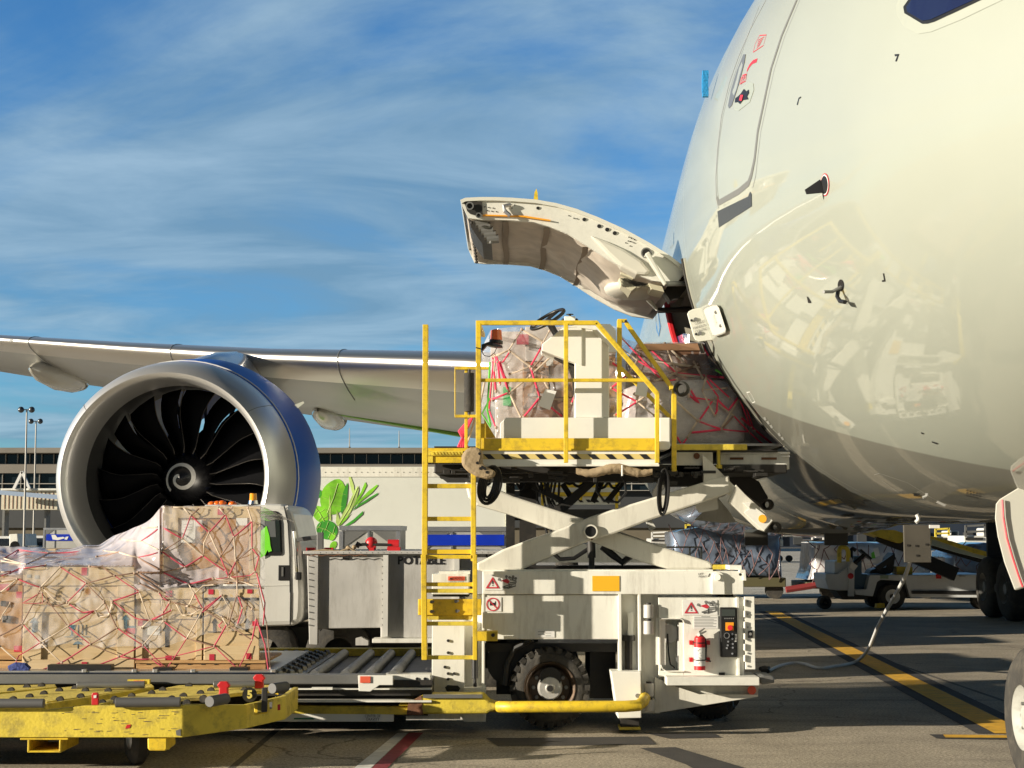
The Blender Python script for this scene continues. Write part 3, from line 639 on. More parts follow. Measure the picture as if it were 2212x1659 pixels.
# blue intake bristle on the upper skin
bb = MB(); p0, n = F(*zN(545, 470)); 
for k in range(15):
    q = P(*zN(494 + (2 if k < 3 or k > 11 else 0), 392 + k * 8), 13.2); bb.cyl(q, q + Vector((.05, .0, 0)), .028, n=8)
bb.build('door_hinge_cover', mat('blue_foam', (.02, .25, .55), .6, bump=.5), plane)
# belly details: seams, access panel, placards
ribbon('panel_line', [z4(-100, 330 - 1000), z4(0, 300 - 800)], .01, M_seam) if False else None
def ZB(l): return [((2650 + x / 1.6006) / 1.8228, (1150 + y / 1.6006) / 1.8228) for x, y in l]
for seam in ([(1270, 1150), (1300, 1140), (1480, 1200), (1640, 1300), (1790, 1370)], [(1320, 1190), (1420, 1260), (1560, 1330), (1720, 1375)]):
    ribbon('panel_line', ZB(seam), .005, mat('pale_panel_line', (.55, .55, .5), .4) if 'pale_panel_line' not in MATS else MATS['pale_panel_line'])
ribbon('panel_line', ZB([(430, 1160), (620, 1300), (840, 1400), (1100, 1450)]), .014, M_seam)
ribbon('panel_line', ZB([(1250, 870), (1500, 900), (1800, 1010), (2200, 1090)]), .006, M_seaml) if False else None
patch('access_panel', ZB([(1516, 1266), (1560, 1270), (1545, 1285), (1520, 1283)]), M_dec)
for q in ([(466, 632), (486, 628), (518, 690), (500, 698), (466, 632)],): ribbon('placard', ZB(q), .010, M_decw)
for q in ((570, 790), (590, 815), (610, 840), (660, 890), (680, 915)):
    patch('placard_text', ZB([(q[0], q[1]), (q[0] + 12, q[1] - 6), (q[0] + 22, q[1] + 12), (q[0] + 10, q[1] + 18)]), M_seaml, fus, .004, 1)
rv = MB()
for k in range(40):
    p, n = F(*ZB([(1200 + (k % 14) * 42 + 3 * (k // 14), 980 + (k % 14) * 19 + (k // 14) * 70)])[0], .001); rv.sphere(p, .0035, 6, 4)
pass
for k in range(14):
    x = 1850 + (k % 5) * 20; y = 1245 + (k // 5) * 16 + (k % 5) * 5
    patch('placard_text', ZB([(x, y), (x + 13, y + 3), (x + 13, y + 9), (x, y + 6)]), M_dec, fus, .004, 1)
patch('skin_mark', ZB([(1565, 880), (1580, 886), (1578, 894), (1566, 889)]), M_dec, fus, .004, 1)
patch('skin_mark', ZB([(1632, 938), (1668, 948), (1664, 957), (1634, 946)]), M_dec, fus, .004, 1)
M_fus3 = mat('panel_door_matt_paint', (.66, .65, .57), .5)
# cargo handling control doors
def ctl(pts, Y, txt, c, sc, col, fitw):
    poly = [P(*zA(*q), Y) for q in pts]
    o = MB().prism(poly, (0.0, .03, 0)).build('control_panel_door', M_fus3, plane, bevel=.006)
    tm = MB(); 
    for i, w in enumerate(txt): text_mb(tm, w, P(*zA(c[0] + i * 7, c[1] + i * 22), Y - .006), sc, (1, 0, .28), (-.2, 0, 1), fit=fitw * len(w) / 8)
    tm.build('lettering', col, o)
    return o
M_fus2 = mat('panel_door_paint', (.66, .65, .57), .35, coat=.5)
o = ctl([(1632, 200), (1640, 185), (1665, 172), (1718, 163), (1735, 170), (1748, 195), (1798, 330), (1792, 345), (1778, 352), (1700, 362), (1680, 352), (1668, 330)], 14.85, ['CARGO', 'HANDLING', 'CONTROL'], (1703, 250), .034, M_seam, .15)
for q in ((1680, 232), (1706, 312)):
    MB().cyl(P(*zA(*q), 14.84), P(*zA(*q), 14.86), .019, n=14).build('latch', M_gry, o); MB().cyl(P(*zA(q[0] - 24, q[1] + 6), 14.84), P(*zA(q[0] - 24, q[1] + 6), 14.86), .012, n=10).build('latch', M_dec, o)
pts2 = [(1742, 168), (1755, 155), (1800, 140), (1822, 142), (1835, 158), (1874, 280), (1870, 298), (1850, 308), (1812, 320), (1795, 315), (1748, 190)]
o2d = patch('control_panel_door', [zA(*q) for q in pts2], M_fus3, fus, .03, 3); ribbon('panel_rim', [zA(*q) for q in pts2 + pts2[:1]], .012, M_seaml, o2d, 2, .032)
for i_, w_ in enumerate(('OPEN', 'DOOR', 'CLOSE')):
    p_, n_ = F(*zA(1806 + 6 * i_, 212 + 18 * i_), .036); r_ = Vector((0, 0, 1)).cross(n_).normalized(); text_mb(MB(), w_, p_, .03, r_ + Vector((0, 0, .25)), n_.cross(r_), fit=.11).build('lettering', M_seaml, o2d)
for q in ((1818, 183), (1845, 260)): MB().sphere(F(*zA(*q), .034)[0], .016, 10, 6, (1, .4, 1)).build('latch', M_gry, o2d)
o = o if True else ctl([(1742, 168), (1755, 155), (1800, 140), (1822, 142), (1835, 158), (1874, 280), (1870, 298), (1850, 308), (1812, 320), (1795, 315), (1748, 190)], 14.83, ['OPEN', 'DOOR', 'CLOSE'], (1810, 215), .05, M_seaml, .12)
for q in (): MB().cyl(P(*zA(*q), 14.82), P(*zA(*q), 14.84), .018, n=14).build('latch', M_seaml, o)
MB().bar(P(*zA(1700, 362), 14.87), P(*zA(1720, 420), 15.2), .03, .03).build('panel_hinge', M_gry, plane)
# --- open cargo door
YD0, YD1 = 15.32, 18.0
top = [(-4, 175), (60, 160), (140, 153), (300, 152), (420, 156), (620, 168), (820, 192), (1000, 235), (1200, 305), (1400, 395), (1600, 500), (1800, 630), (1925, 722)]
top = [zD(x + 125 if i == 0 else x + 125 - 60 * 0, y) for i, (x, y) in enumerate([(0, 175), (40, 158), (160, 152), (280, 152), (420, 158), (600, 172), (760, 200), (920, 245), (1100, 315), (1300, 405), (1500, 515), (1660, 615), (1800, 722)])]
N_ = len(top)
def offs(k, d):      # inner curve, d metres below skin
    w = [P(x, y, YD0) for x, y in top]; out = []
    for i, p in enumerate(w):
        t_ = (w[min(i + 1, N_ - 1)] - w[max(i - 1, 0)]).normalized(); n = Vector((-t_.z, 0, t_.x)); n = -n if n.z > 0 else n
        out.append(p + n * (d[i] if isinstance(d, list) else d))
    return out
o0 = offs(0, 0); o1 = offs(0, .035); 
dth = [.05, .20, .22, .22, .22, .22, .24, .26, .30, .34, .34, .30, .18]
o2 = offs(0, dth); dy = Vector((0, YD1 - YD0, 0))
cdoor = MB().add(o0 + o1 + [p + dy for p in o0] + [p + dy for p in o1],
    [(i, i + 1, 2 * N_ + i + 1, 2 * N_ + i) for i in range(N_ - 1)] + [(N_ + i, N_ + i + 1, 3 * N_ + i + 1, 3 * N_ + i) for i in range(N_ - 1)] +
    [(i, i + 1, N_ + i + 1, N_ + i) for i in range(N_ - 1)] + [(2 * N_ + i, 2 * N_ + i + 1, 3 * N_ + i + 1, 3 * N_ + i) for i in range(N_ - 1)] + [(0, N_, 3 * N_, 2 * N_)]).build('cargo_door', M_fus2, plane, smooth=50)
M_dfw = mat('door_frame_white', (.68, .67, .60), .4, dirt=.2, dscale=8)
for yy in (YD0 + .03, YD1 - .08):
    fr = MB(); a0 = [p + Vector((0, yy - YD0, 0)) for p in o1]; b0 = [p + Vector((0, yy - YD0, 0)) for p in o2]; t_ = Vector((0, .05, 0))
    fr.add(a0 + b0 + [p + t_ for p in a0] + [p + t_ for p in b0], [(i, i + 1, N_ + i + 1, N_ + i) for i in range(N_ - 1)] + [(2 * N_ + i, 2 * N_ + i + 1, 3 * N_ + i + 1, 3 * N_ + i) for i in range(N_ - 1)] + [(N_ + i, N_ + i + 1, 3 * N_ + i + 1, 3 * N_ + i) for i in range(N_ - 1)])
    fr.build('door_rib', M_dfw, cdoor)
hl = MB()
for x, y, r in ((740, 240, 13), (1107, 330, 15), (1225, 383, 16), (1288, 410, 16), (1348, 438, 16), (1600, 595, 36)): hl.cyl(P(*zD(x, y), YD0 + .022), P(*zD(x, y), YD0 + .06), r * .273 / 231 * 1.04, n=20)
for gx, gy in ((320, 230), (350, 235), (385, 240), (340, 260), (375, 265), (410, 268), (520, 210), (535, 240), (555, 215), (985, 300), (1025, 320), (1050, 325), (1460, 470), (1480, 480), (1505, 490), (1455, 500), (1475, 505), (1500, 515), (1435, 515), (1470, 540)):
    hl.cyl(P(*zD(gx, gy), YD0 + .022), P(*zD(gx, gy), YD0 + .04), .006, n=8)
hl.build('lightening_hole', M_blk, cdoor)
lt = MB()
for x, y, r in ((200, 222, 34), (270, 298, 24)): 
    c = P(*zD(x, y), YD0 - .02); lt.lathe([(0, r * .0012), (0, r * .0008), (.06, r * .0008)], c, (0, 1, 0), 18)
lt.build('latch_roller', M_gry, cdoor, smooth=True)
MB().slab([zD(152, 183), zD(298, 190), zD(303, 284), zD(255, 300), zD(205, 285), zD(180, 262)], YD0 + .012, .03).build('latch_box', M_drk, cdoor)
MB().slab([zD(135, 190), zD(300, 190), zD(302, 285), zD(330, 330), zD(375, 530), zD(300, 520), zD(262, 470), zD(215, 400)], YD0 + .25, .9).build('latch_box', M_drk, cdoor)
lg = MB()
for k in range(6): c = P(*zD(225 + k * 22, 330 + k * 32), YD0 + .22); lg.cyl(c, c + Vector((.12, 0, .01)), .045, n=10)
for k in range(8): c = P(*zD(290 + k * 11, 300 + k * 30), YD0 + .2); lg.sphere(c, .022, 8, 6)
lg.build('latch', M_gry, cdoor)
MB().tube([P(*zD(285, 295), YD0 + .18), P(*zD(365, 530), YD0 + 1.6)], .025, 8).build('latch_rod', M_gry, cdoor)
hk = MB().tube([P(*zD(525, 215), YD0 + .0), P(*zD(470, 225), YD0 - .01), P(*zD(480, 265), YD0 - .02), P(*zD(520, 300), YD0 - .02)], .022, 8).build('hook', M_alu, cdoor)
MB().slab([zD(305, 290), zD(640, 300), zD(840, 332), zD(838, 342), zD(600, 308), zD(305, 300)], YD0 - .002, .04).build('trim_strip', M_org, cdoor)
# inner lining: from near inner edge to the far inner edge
lin = MB(); rows = 14; NL = 40
nearc = [p for p in o2]
def along(c, u):
    k = u * (len(c) - 1); i = min(int(k), len(c) - 2); return c[i].lerp(c[i + 1], k - i)
for r in range(rows + 1):
    for c in range(NL + 1):
        u = .05 + .93 * c / NL; p = along(o2, u); dep = .06 + (YD1 - YD0 - .14) * r / rows
        w_ = .035 * noise.noise(Vector((u * 9, r * .9, 1.3))) + .02 * noise.noise(Vector((u * 40, r * .35, 4)))
        sag = .10 * math.exp(-((u - .80) / .09) ** 2) * math.sin(math.pi * min(1, r / rows * 1.1)) + .03 * math.sin(math.pi * r / rows)
        lin.v.append(p + Vector((-.3 * (w_ + sag) if u > .6 else 0, dep, -(w_ + sag) + .03)))
for r in range(rows):
    for c in range(NL): lin.f.append((r * (NL + 1) + c, r * (NL + 1) + c + 1, (r + 1) * (NL + 1) + c + 1, (r + 1) * (NL + 1) + c)); lin.mi.append(0)
lin.build('door_lining', mat('brown_lining', (.50, .44, .37), .6, var=.15, vscale=5), cdoor, smooth=80)
MB().slab([zD(1150, 450), zD(1290, 500), zD(1420, 560), zD(1560, 650), zD(1640, 745), zD(1600, 772), zD(1520, 765), zD(1400, 700), zD(1290, 600)], YD0 - .01, .3).build('side_fairing', mat('door_fairing_white', (.60, .58, .50), .45), cdoor, bevel=.04)
MB().sphere(P(*zD(1500, 880), YD0 + .9), .25, 20, 12, (1.25, 1.6, .42)).build('door_fairing', MATS['door_fairing_white'], cdoor, smooth=True)
MB().sphere(P(*zD(1275, 790), YD0 + 1.6), .10, 14, 10, (1.0, 2.5, 1.3)).build('door_fairing', MATS['door_fairing_white'], cdoor, smooth=True)
MB().slab([zD(1395, 700), zD(1500, 740), zD(1540, 775), zD(1490, 800), zD(1395, 760)], YD0 + .25, .3).slab([zD(1385, 790), zD(1440, 790), zD(1530, 870), zD(1640, 830), zD(1640, 865), zD(1540, 850), zD(1480, 895), zD(1400, 850)], YD0 + .35, .5).slab([zD(1590, 785), zD(1700, 800), zD(1740, 905), zD(1640, 880)], YD0 + .3, .4).build('perforated_bracket', mat('perforated_metal', (.55, .52, .38), .5), cdoor)
pd_ = MB()
for r in range(6):
    for c in range(10): pd_.cyl(P(*zD(1405 + c * 21 + (r % 2) * 10, 792 + r * 12 + abs(c - 4) * 2), YD0 + .340), P(*zD(1405 + c * 21 + (r % 2) * 10, 792 + r * 12 + abs(c - 4) * 2), YD0 + .35), .0075, n=6)
pd_.build('perforation', M_blk, cdoor)
# liner joints and stand-offs under the open door
for u in (.30, .48, .66):
    p_ = [along(o2, u + .004 * math.sin(k)) + Vector((0, .08 + (YD1 - YD0 - .2) * k / 10, -.012)) for k in range(11)]
    mb = MB(); mb.v = [q + Vector((dx, 0, 0)) for q in p_ for dx in (-.03, .03)]; mb.f = [(2 * k, 2 * k + 1, 2 * k + 3, 2 * k + 2) for k in range(10)]; mb.mi = [0] * 10
    mb.build('liner_joint', mat('liner_joint_tape_%d' % (u * 100), (.22, .17, .12), .6), cdoor)
tb = MB()
for k in range(13): tb.sphere(along(o2, .09) + Vector((.02, .12 + k * .19, -.03)), .018, 8, 6)
tb.build('liner_stud', M_drk, cdoor)
MB().box(P(*zD(577, 540), YD1).x, P(*zD(597, 540), YD1).x, YD1 - .2, YD1 - .05, P(*zD(577, 575), YD1).z, P(*zD(577, 530), YD1).z).build('catch', M_drk, cdoor)
# hinge arms
for (a, b, y) in (((1600, 600), (1750, 850), YD0 - .06), ((1610, 960), (1690, 1050), YD0 + 1.2)):
    MB().bar(P(*zD(*a), y), P(*zD(*b), y), .05, .13 if y < YD0 else .07, up=(0, 1, 0), taper=.6).build('hinge_arm', M_fus2, cdoor, bevel=.01)
MB().lathe([(0, .055), (0, .045), (.04, .045)], P(*zD(1600, 595), YD0 - .09), (0, 1, 0), 20).build('hinge_boss', M_gry, cdoor)
MB().tube([P(*zD(1755, 840), YD0 - .05), P(*zD(2010, 835), YD0 + .1)], .026, 8).build('actuator_rod', M_gry, cdoor)
MB().tube([P(*zD(1690, 1050), YD0 + 1.2), P(*zD(2010, 1040), YD0 + 1.2)], .03, 8).build('actuator_rod', M_drk, cdoor)
MB().slab([zD(1700, 700), zD(1925, 725), zD(1950, 760), zD(1950, 830), zD(1850, 960), zD(1790, 975), zD(1740, 900)], YD0 + .5, .25).build('hinge_panel', M_drk, cdoor)
MB().prism([P(*zD(706, 178), YD0 + .5), P(*zD(712, 120), YD0 + .5), P(*zD(728, 85), YD0 + .5), P(*zD(738, 120), YD0 + .5), P(*zD(742, 182), YD0 + .5)], (0, .12, 0)).build('door_flag', M_yel, cdoor)
# --- wing (starboard)
SECT = [(1.5, 23.1, 12.6, 4.20, 1.45), (2.9, 24.0, 11.7, 4.22, 1.35), (5.9, 25.9, 9.6, 4.62, 1.10), (9.73, 28.3, 7.4, 5.02, .84), (13, 30.4, 6.4, 5.45, .68), (17, 32.9, 5.4, 6.0, .52), (22, 36.1, 4.1, 6.8, .38), (27, 39.4, 2.7, 7.7, .25), (29.5, 41.3, 1.4, 8.3, .10)]
AF = [(0, 0), (.004, .16), (.012, .27), (.03, .42), (.06, .58), (.10, .72), (.15, .84), (.25, .96), (.4, 1.0), (.6, .82), (.8, .45), (1, .02)]
AFL = [(.004, -.14), (.012, -.24), (.03, -.36), (.06, -.48), (.10, -.58), (.15, -.68), (.25, -.80), (.4, -.86), (.6, -.64), (.8, -.30), (1, -.02)]
def foil(sec, sub, lo, hi):
    Lt, t, c, z, th = sec
    up = [q for q in AF if lo <= q[0] <= hi]; dn = [q for q in AFL if lo <= q[0] <= hi]
    ring = up[::-1] + (dn if lo == 0 else dn)
    if lo > 0: ring = up[::-1] + dn
    return [A(t + c * x, XC - Lt, z - .025 * c * x - .0 + th * .5 * y - (0.05 * c * x)) for x, y in ring]
def wing_part(name, lo, hi, mt, closed, sects=SECT):
    m = MB(); 
    secs = []
    for a, b in zip(sects, sects[1:]):
        for k in range(4): secs.append(tuple(a[i] + (b[i] - a[i]) * k / 4 for i in range(5)))
    secs.append(sects[-1]); n = None
    for s in secs: r = foil(s, 0, lo, hi); n = len(r); m.v += r
    for j in range(len(secs) - 1):
        for i in range(n if closed else n - 1): m.f.append((j * n + i, j * n + (i + 1) % n, (j + 1) * n + (i + 1) % n, (j + 1) * n + i)); m.mi.append(0)
    m.f.append(tuple(range((len(secs) - 1) * n, len(secs) * n))); m.mi.append(0)
    return m.build(name, mt, plane, smooth=50)
M_wing = mat('wing_grey_paint', (.40, .40, .38), .38, metal=.3, var=.06, vscale=.5, coat=.15)
wing = wing_part('wing', .10, 1.0, M_wing, True)
M_slat = mat('polished_slat', (.80, .77, .73), .36, metal=1.0, var=.05, vscale=.3)
wing_part('leading_edge_slat', 0, .10, M_slat, False)
# port wing stub so reflections and other views make sense
pw = MB(); 
for s in SECT:
    Lt, t, c, z, th = s
    pw.v += [A(t + c * x, XC + Lt, z - .075 * c * x + th * .5 * y) for x, y in AF[::-1] + AFL]
n = len(AF) + len(AFL)
for j in range(len(SECT) - 1):
    for i in range(n): pw.f.append((j * n + i, j * n + (i + 1) % n, (j + 1) * n + (i + 1) % n, (j + 1) * n + i)); pw.mi.append(0)
pw.build('wing', M_wing, plane, smooth=50)
gap = MB()
for Lt in (4.4, 8.2, 11.8, 15.4, 19.5):
    pts = []
    for i, q in enumerate(AF[::-1][5:] + AFL[:7]):
        k = 0
        for a, b in zip(SECT, SECT[1:]):
            if a[0] <= Lt <= b[0]: k = (Lt - a[0]) / (b[0] - a[0]); s = [a[j] + (b[j] - a[j]) * k for j in range(5)]
        pts.append(A(s[1] + s[2] * q[0] - .004, XC - Lt, s[3] - .075 * s[2] * q[0] + s[4] * .5 * q[1] * 1.012))
    gap.tube(pts, .010, 5)
gap.build('slat_gap', M_seam, wing)
def fairing(px, py, Y, ln, r):
    c = P(px, py, Y); m = MB(); pr_ = [(-ln * .5, .02), (-ln * .45, r * .35), (-ln * .3, r * .75), (0, r), (ln * .25, r * .9), (ln * .42, r * .6), (ln * .5, .05)]
    m.lathe(pr_, c, A(1, 0, 0) - A(0, 0, 0), 20).build('flap_fairing', mat('fairing_gloss', (.45, .43, .36), .12, coat=1) if 'fairing_gloss' not in MATS else MATS['fairing_gloss'], wing, smooth=60)
fairing(128, 812, 35, 3.6, .33); fairing(712, 898, 33.5, 3.0, .30)
M_tril = mat('lime_trim_paint', (.25, .55, .08), .3)
MB().tube([P(630, 872, 33), P(760, 898, 33.4), P(1010, 942, 34)], .05, 6).build('flap_edge', M_tril, wing)
for px, py in ((22, 738), (362, 752)): MB().slab([(px - 5, py), (px + 3, py), (px + 5, py - 5), (px - 1, py - 5)], 31.5, .05).build('wing_fin', M_decw, wing)
# --- engine (starboard)
EX = -6.40; EZ = 2.68; ET = 23.8
def E(h, r, th):
    k = 1 - max(0, min(1, h / 1.1)); return A(ET + h, EX - .09 * k + r * math.cos(th), EZ + r * math.sin(th))
M_lip = mat('brushed_lip', (.72, .71, .69), .40, metal=.78, var=.04, vscale=2)
M_nac = mat('blue_nacelle', (.0, .10, .55), .42, spec=.2)
def elathe(prof, n=96, dz=0):
    m = MB(); m.v = [E(h, r, 2 * math.pi * i / n) + Vector((0, 0, dz * max(0, min(1, (h - .7) / 1.0)))) for h, r in prof for i in range(n)]
    for j in range(len(prof) - 1):
        for i in range(n): m.f.append((j * n + i, j * n + (i + 1) % n, (j + 1) * n + (i + 1) % n, (j + 1) * n + i)); m.mi.append(0)
    return m
eng = elathe([(.70, 1.852), (1.2, 1.895), (1.8, 1.92), (2.4, 1.90), (3.2, 1.78), (4.0, 1.58), (4.8, 1.36), (4.78, 1.33), (4.0, 1.50), (3.0, 1.50), (2.0, 1.50), (1.2, 1.49)], dz=.10).build('engine_nacelle', M_nac, plane, smooth=60)
elathe([(.72, 1.852), (.5, 1.835), (.35, 1.80), (.15, 1.74), (.05, 1.67), (0, 1.61), (.02, 1.56), (.08, 1.525), (.2, 1.49), (.4, 1.465), (.62, 1.46)]).build('inlet_lip', M_lip, eng, smooth=60)
elathe([(.62, 1.46), (.9, 1.465), (1.2, 1.47), (1.6, 1.48)]).build('inlet_duct', mat('inlet_liner', (.035, .035, .035), .5), eng, smooth=60)
MB().tube([E(.76, 1.872, 2 * math.pi * i / 64) for i in range(-4, 22)], .012, 5).build('nacelle_trim', M_decw, eng)
sm = MB()
for th in (R(38), R(140)): sm.tube([E(h, r + .004, th) for h, r in ((.7, 1.852), (.5, 1.835), (.35, 1.80), (.15, 1.74), (.05, 1.67), (0, 1.61), (.05, 1.54), (.2, 1.49))], .005, 4)
sm.build('lip_seam', M_seam, eng)
FT = 1.15
fan = MB(); nb = 18
for b in range(nb):
    base = 2 * math.pi * b / nb + .12; NR = 10; vs = []
    for k in range(NR + 1):
        u = k / NR; r = .42 + (1.45 - .42) * u
        sweep = .045 * math.sin(u * math.pi * 1.0) - .10 * max(0, u - .6) ** 1.3 * 2.2
        half = (.145 + .20 * u - .07 * u ** 3); ch = .30 * (1 - u) + .16
        th0 = base + sweep - half / max(r, .5) * 0.95; th1 = base + sweep + half / max(r, .5) * .95
        if 3 <= b <= 7 and u > .35 and b % 2: half *= .80; th0 = base + sweep - half / max(r, .5) * .95; th1 = base + sweep + half / max(r, .5) * .7
        vs += [E(FT - ch * .55, r, th0), E(FT + ch * .10, r, (th0 + th1) / 2 + .02), E(FT + ch * .55, r, th1)]
    fan.add(vs, [f for k in range(NR) for f in ((3 * k, 3 * k + 1, 3 * k + 4, 3 * k + 3), (3 * k + 1, 3 * k + 2, 3 * k + 5, 3 * k + 4))])
fo = fan.build('fan_blades', mat('dark_fan_blade', (.004, .004, .005), .6, spec=.1), eng, smooth=60, fixn=False)
md = fo.modifiers.new('s', 'SOLIDIFY'); md.thickness = .012
edge = MB()
for b in range(nb):
    base = 2 * math.pi * b / nb + .12; pts = []
    for k in range(11):
        u = k / 10; r = .42 + (1.45 - .42) * u; sweep = .045 * math.sin(u * math.pi) - .10 * max(0, u - .6) ** 1.3 * 2.2; half = (.145 + .20 * u - .07 * u ** 3); ch = .30 * (1 - u) + .16
        pts.append(E(FT - ch * .55 - .008, r, base + sweep - half / max(r, .5) * .95))
    edge.tube(pts, .007, 4)
edge.build('blade_edge', mat('titanium_edge', (.13, .12, .11), .4, metal=.8), eng)
elathe([(FT - .45, .0), (FT - .42, .09), (FT - .33, .20), (FT - .18, .33), (FT, .43), (FT + .2, .47)], 40).build('spinner', mat('spinner_black', (.012, .012, .014), .25), eng, smooth=True)
sp = MB(); pv = []
for k in range(61):
    u = k / 60; ang = R(222) - u * R(480); r = .275 - .235 * u ** 1.25; w = .050 + .012 * u
    hz = interp([(0, FT - .45), (.09, FT - .42), (.20, FT - .33), (.33, FT - .18), (.43, FT)], r) - .02
    pv.append((ang, r, w, hz))
vs = []
for a_, r, w, hz in pv:
    for rr in (r + w / 2, max(.004, r - w / 2)):
        hz = interp([(0, FT - .45), (.09, FT - .42), (.20, FT - .33), (.33, FT - .18), (.43, FT)], rr) - .012
        vs.append(E(hz, rr, a_))
sp.add(vs, [(2 * i, 2 * i + 1, 2 * i + 3, 2 * i + 2) for i in range(60)]).build('spinner_spiral', M_decw, eng)
elathe([(FT + .1, .47), (FT + .6, .7), (2.6, .85), (4.5, .72), (5.6, .45), (6.2, .1)], 40).build('engine_core', M_drk, eng, smooth=True)
vn = MB()
for k in range(34):
    th = 2 * math.pi * k / 34
    if 1.25 < th < 2.75 and k % 2: continue
    vn.add([E(1.9, .75, th), E(1.9, 1.45, th + .02), E(2.3, 1.46, th + .15), E(2.3, .8, th + .13)], [(0, 1, 2, 3)])
vn.build('outlet_vane', M_drk, eng)
bk = MB()
for k in range(40):
    th = 2 * math.pi * k / 40
    if R(62) < th < R(165) : continue
    bk.add([E(2.6, .8, th), E(2.6, 1.46, th), E(2.6, 1.46, th + .158), E(2.6, .8, th + .158)], [(0, 1, 2, 3)])
bk.build('duct_wall', M_blk, eng)
# chine and pylon
MB().prism([P(*zA(0, 0), 25)] * 0 + [E(1.3, 1.80, R(38)), E(2.1, 1.81, R(38)), E(2.1, 2.10, R(38)), E(1.9, 2.12, R(38))], (.02, .0, .01)).build('nacelle_strake', M_chr, eng)
py = MB(); prs = [(.9, 0.02, .05), (1.3, .25, .30), (1.8, .42, .36), (2.8, .62, .38), (4.4, .82, .36), (6.5, .9, .3), (9, .4, .1)]
for (hh, zt, w) in prs:
    zb = -.4
    py.v += [A(ET + hh, EX + w * math.cos(t_), EZ + 1.62 + (zt + .0) * max(0, math.sin(t_)) + (zb if math.sin(t_) < 0 else 0)) for t_ in [math.pi * k / 10 for k in range(11)]]
for j in range(len(prs) - 1):
    for i in range(10): py.f.append((j * 11 + i, j * 11 + i + 1, (j + 1) * 11 + i + 1, (j + 1) * 11 + i)); py.mi.append(0)
py.build('engine_pylon', mat('pylon_paint', (.34, .37, .43), .25, coat=.6), plane, smooth=60)
# --- nose gear, gear doors, main gear
def wheel(c, r, w, parent, name='wheel', hub=M_decw, hr=.45, n=40, tread=True):
    c = Vector(c)
    o = MB().lathe([(-w / 2, r * .46), (-w / 2, r * .70), (-w * .46, r * .86), (-w * .34, r * .97), (-w * .2, r), (w * .2, r), (w * .34, r * .97), (w * .46, r * .86), (w / 2, r * .70), (w / 2, r * .46)], c, (1, 0, 0), n).build(name, M_rub, parent, smooth=50)
    MB().lathe([(-w * .44, 0), (-w * .44, r * .16), (-w * .30, r * .22), (-w * .26, r * .36), (-w * .42, r * .44), (-w * .50, r * .47)], c, (1, 0, 0), n).build('rim', hub, o, smooth=40)
    bt = MB()
    for k in range(10):
        a = 2 * math.pi * k / 10; p = c + Vector((-w * .30, r * .29 * math.cos(a), r * .29 * math.sin(a))); bt.cyl(p - Vector((.03, 0, 0)), p, .014, n=6)
    bt.build('rim_bolts', M_gry, o)
    return o
M_whub = mat('wheel_white', (.42, .42, .38), .5, dirt=.5, dscale=9)
ngc = A(11.75, XC, .508)
ng = MB().cyl(ngc + Vector((-.35, 0, 0)), ngc + Vector((.35, 0, 0)), .07).cyl(ngc, A(11.9, XC, 2.3), .11).build('nose_gear', M_decw, plane, smooth=True)
wheel(ngc + Vector((-.50, 0, 0)), .508, .36, ng, hub=M_whub); wheel(ngc + Vector((.42, 0, 0)), .508, .36, ng, hub=M_whub)
def gdoor(pts, Y, dx=.02, off=0):
    return MB().prism([P(*q, Y) + Vector((0, 0, 0)) for q in pts], (.03, .9 * 0 + .03, 0)).build('gear_door', M_fus2, plane, bevel=.01)
gd = gdoor([(2150, 1088), (2158, 1078), (2212, 1045), (2420, 960), (2420, 1200), (2212, 1268), (2191, 1276), (2168, 1215), (2154, 1160), (2148, 1120)], 11.0)
MB().tube([P(*z4(x, y), 10.985) for x, y in ((1546, 100), (1552, 200), (1572, 320), (1604, 430), (1640, 540), (1664, 606))], .007, 4).build('door_stripe', M_decr, gd)
mgc = P(2176, 1283, 33.8); mgc = Vector((mgc.x + .35, 33.8, .66))
mg = MB().cyl(mgc + Vector((-.6, 0, 0)), mgc + Vector((.9, 0, 0)), .09).cyl(mgc + Vector((.15, 0, 0)), mgc + Vector((.15, .0, 2.3)), .16).build('main_gear', M_drk, plane)
for dx, dy_ in ((-.55, -.7), (.75, -.7), (-.55, .75), (.75, .75)): wheel(mgc + Vector((dx + .15, dy_, 0)), .66, .5, mg, hub=M_gry)
MB().box(mgc.x - .5, mgc.x + 1.2, 34.6, 34.7, .9, 2.3).build('gear_door', M_drk, plane)
mgs = A(34, XC - 4.9, .66)
for dx, dy_ in ((-.6, -.7), (.6, -.7)): wheel(mgs + Vector((dx, dy_, 0)), .66, .5, mg, hub=M_gry)
# service panels hanging from the belly, and water panel
for x0, y0, x1, y1, Y, c in ((1609, 1144, 1659, 1178, 19, (.07, .065, .055)), (1781, 1146, 1832, 1178, 19, (.07, .065, .055)), (1953, 1134, 2011, 1215, 14.3, (.085, .077, .062))):  # last panel's colour is darkened in place of belly shade
    o = MB().pbox(x0, y0, x1, y1, Y, .03).build('access_panel', mat('belly_panel_%d' % x0, c, .5, var=.15), plane, bevel=.004)
    if x0 > 1900:
        q = MB()
        for lx, ly in ((1962, 1178), (1980, 1179), (2002, 1176), (1982, 1200)): q.pbox(lx - 3, ly - 2, lx + 3, ly + 2, Y - .006, .006)
        q.build('latch', M_drk, o)
MB().pbox(2008, 1134, 2030, 1141, 14.2, .02).build('placard', M_decw, plane)
MB().slab([(1770, 1141), (1640, 1143), (1625, 1150), (1825, 1152), (1860, 1147)], 18, .8).build('belly_fairing', M_gry, plane)
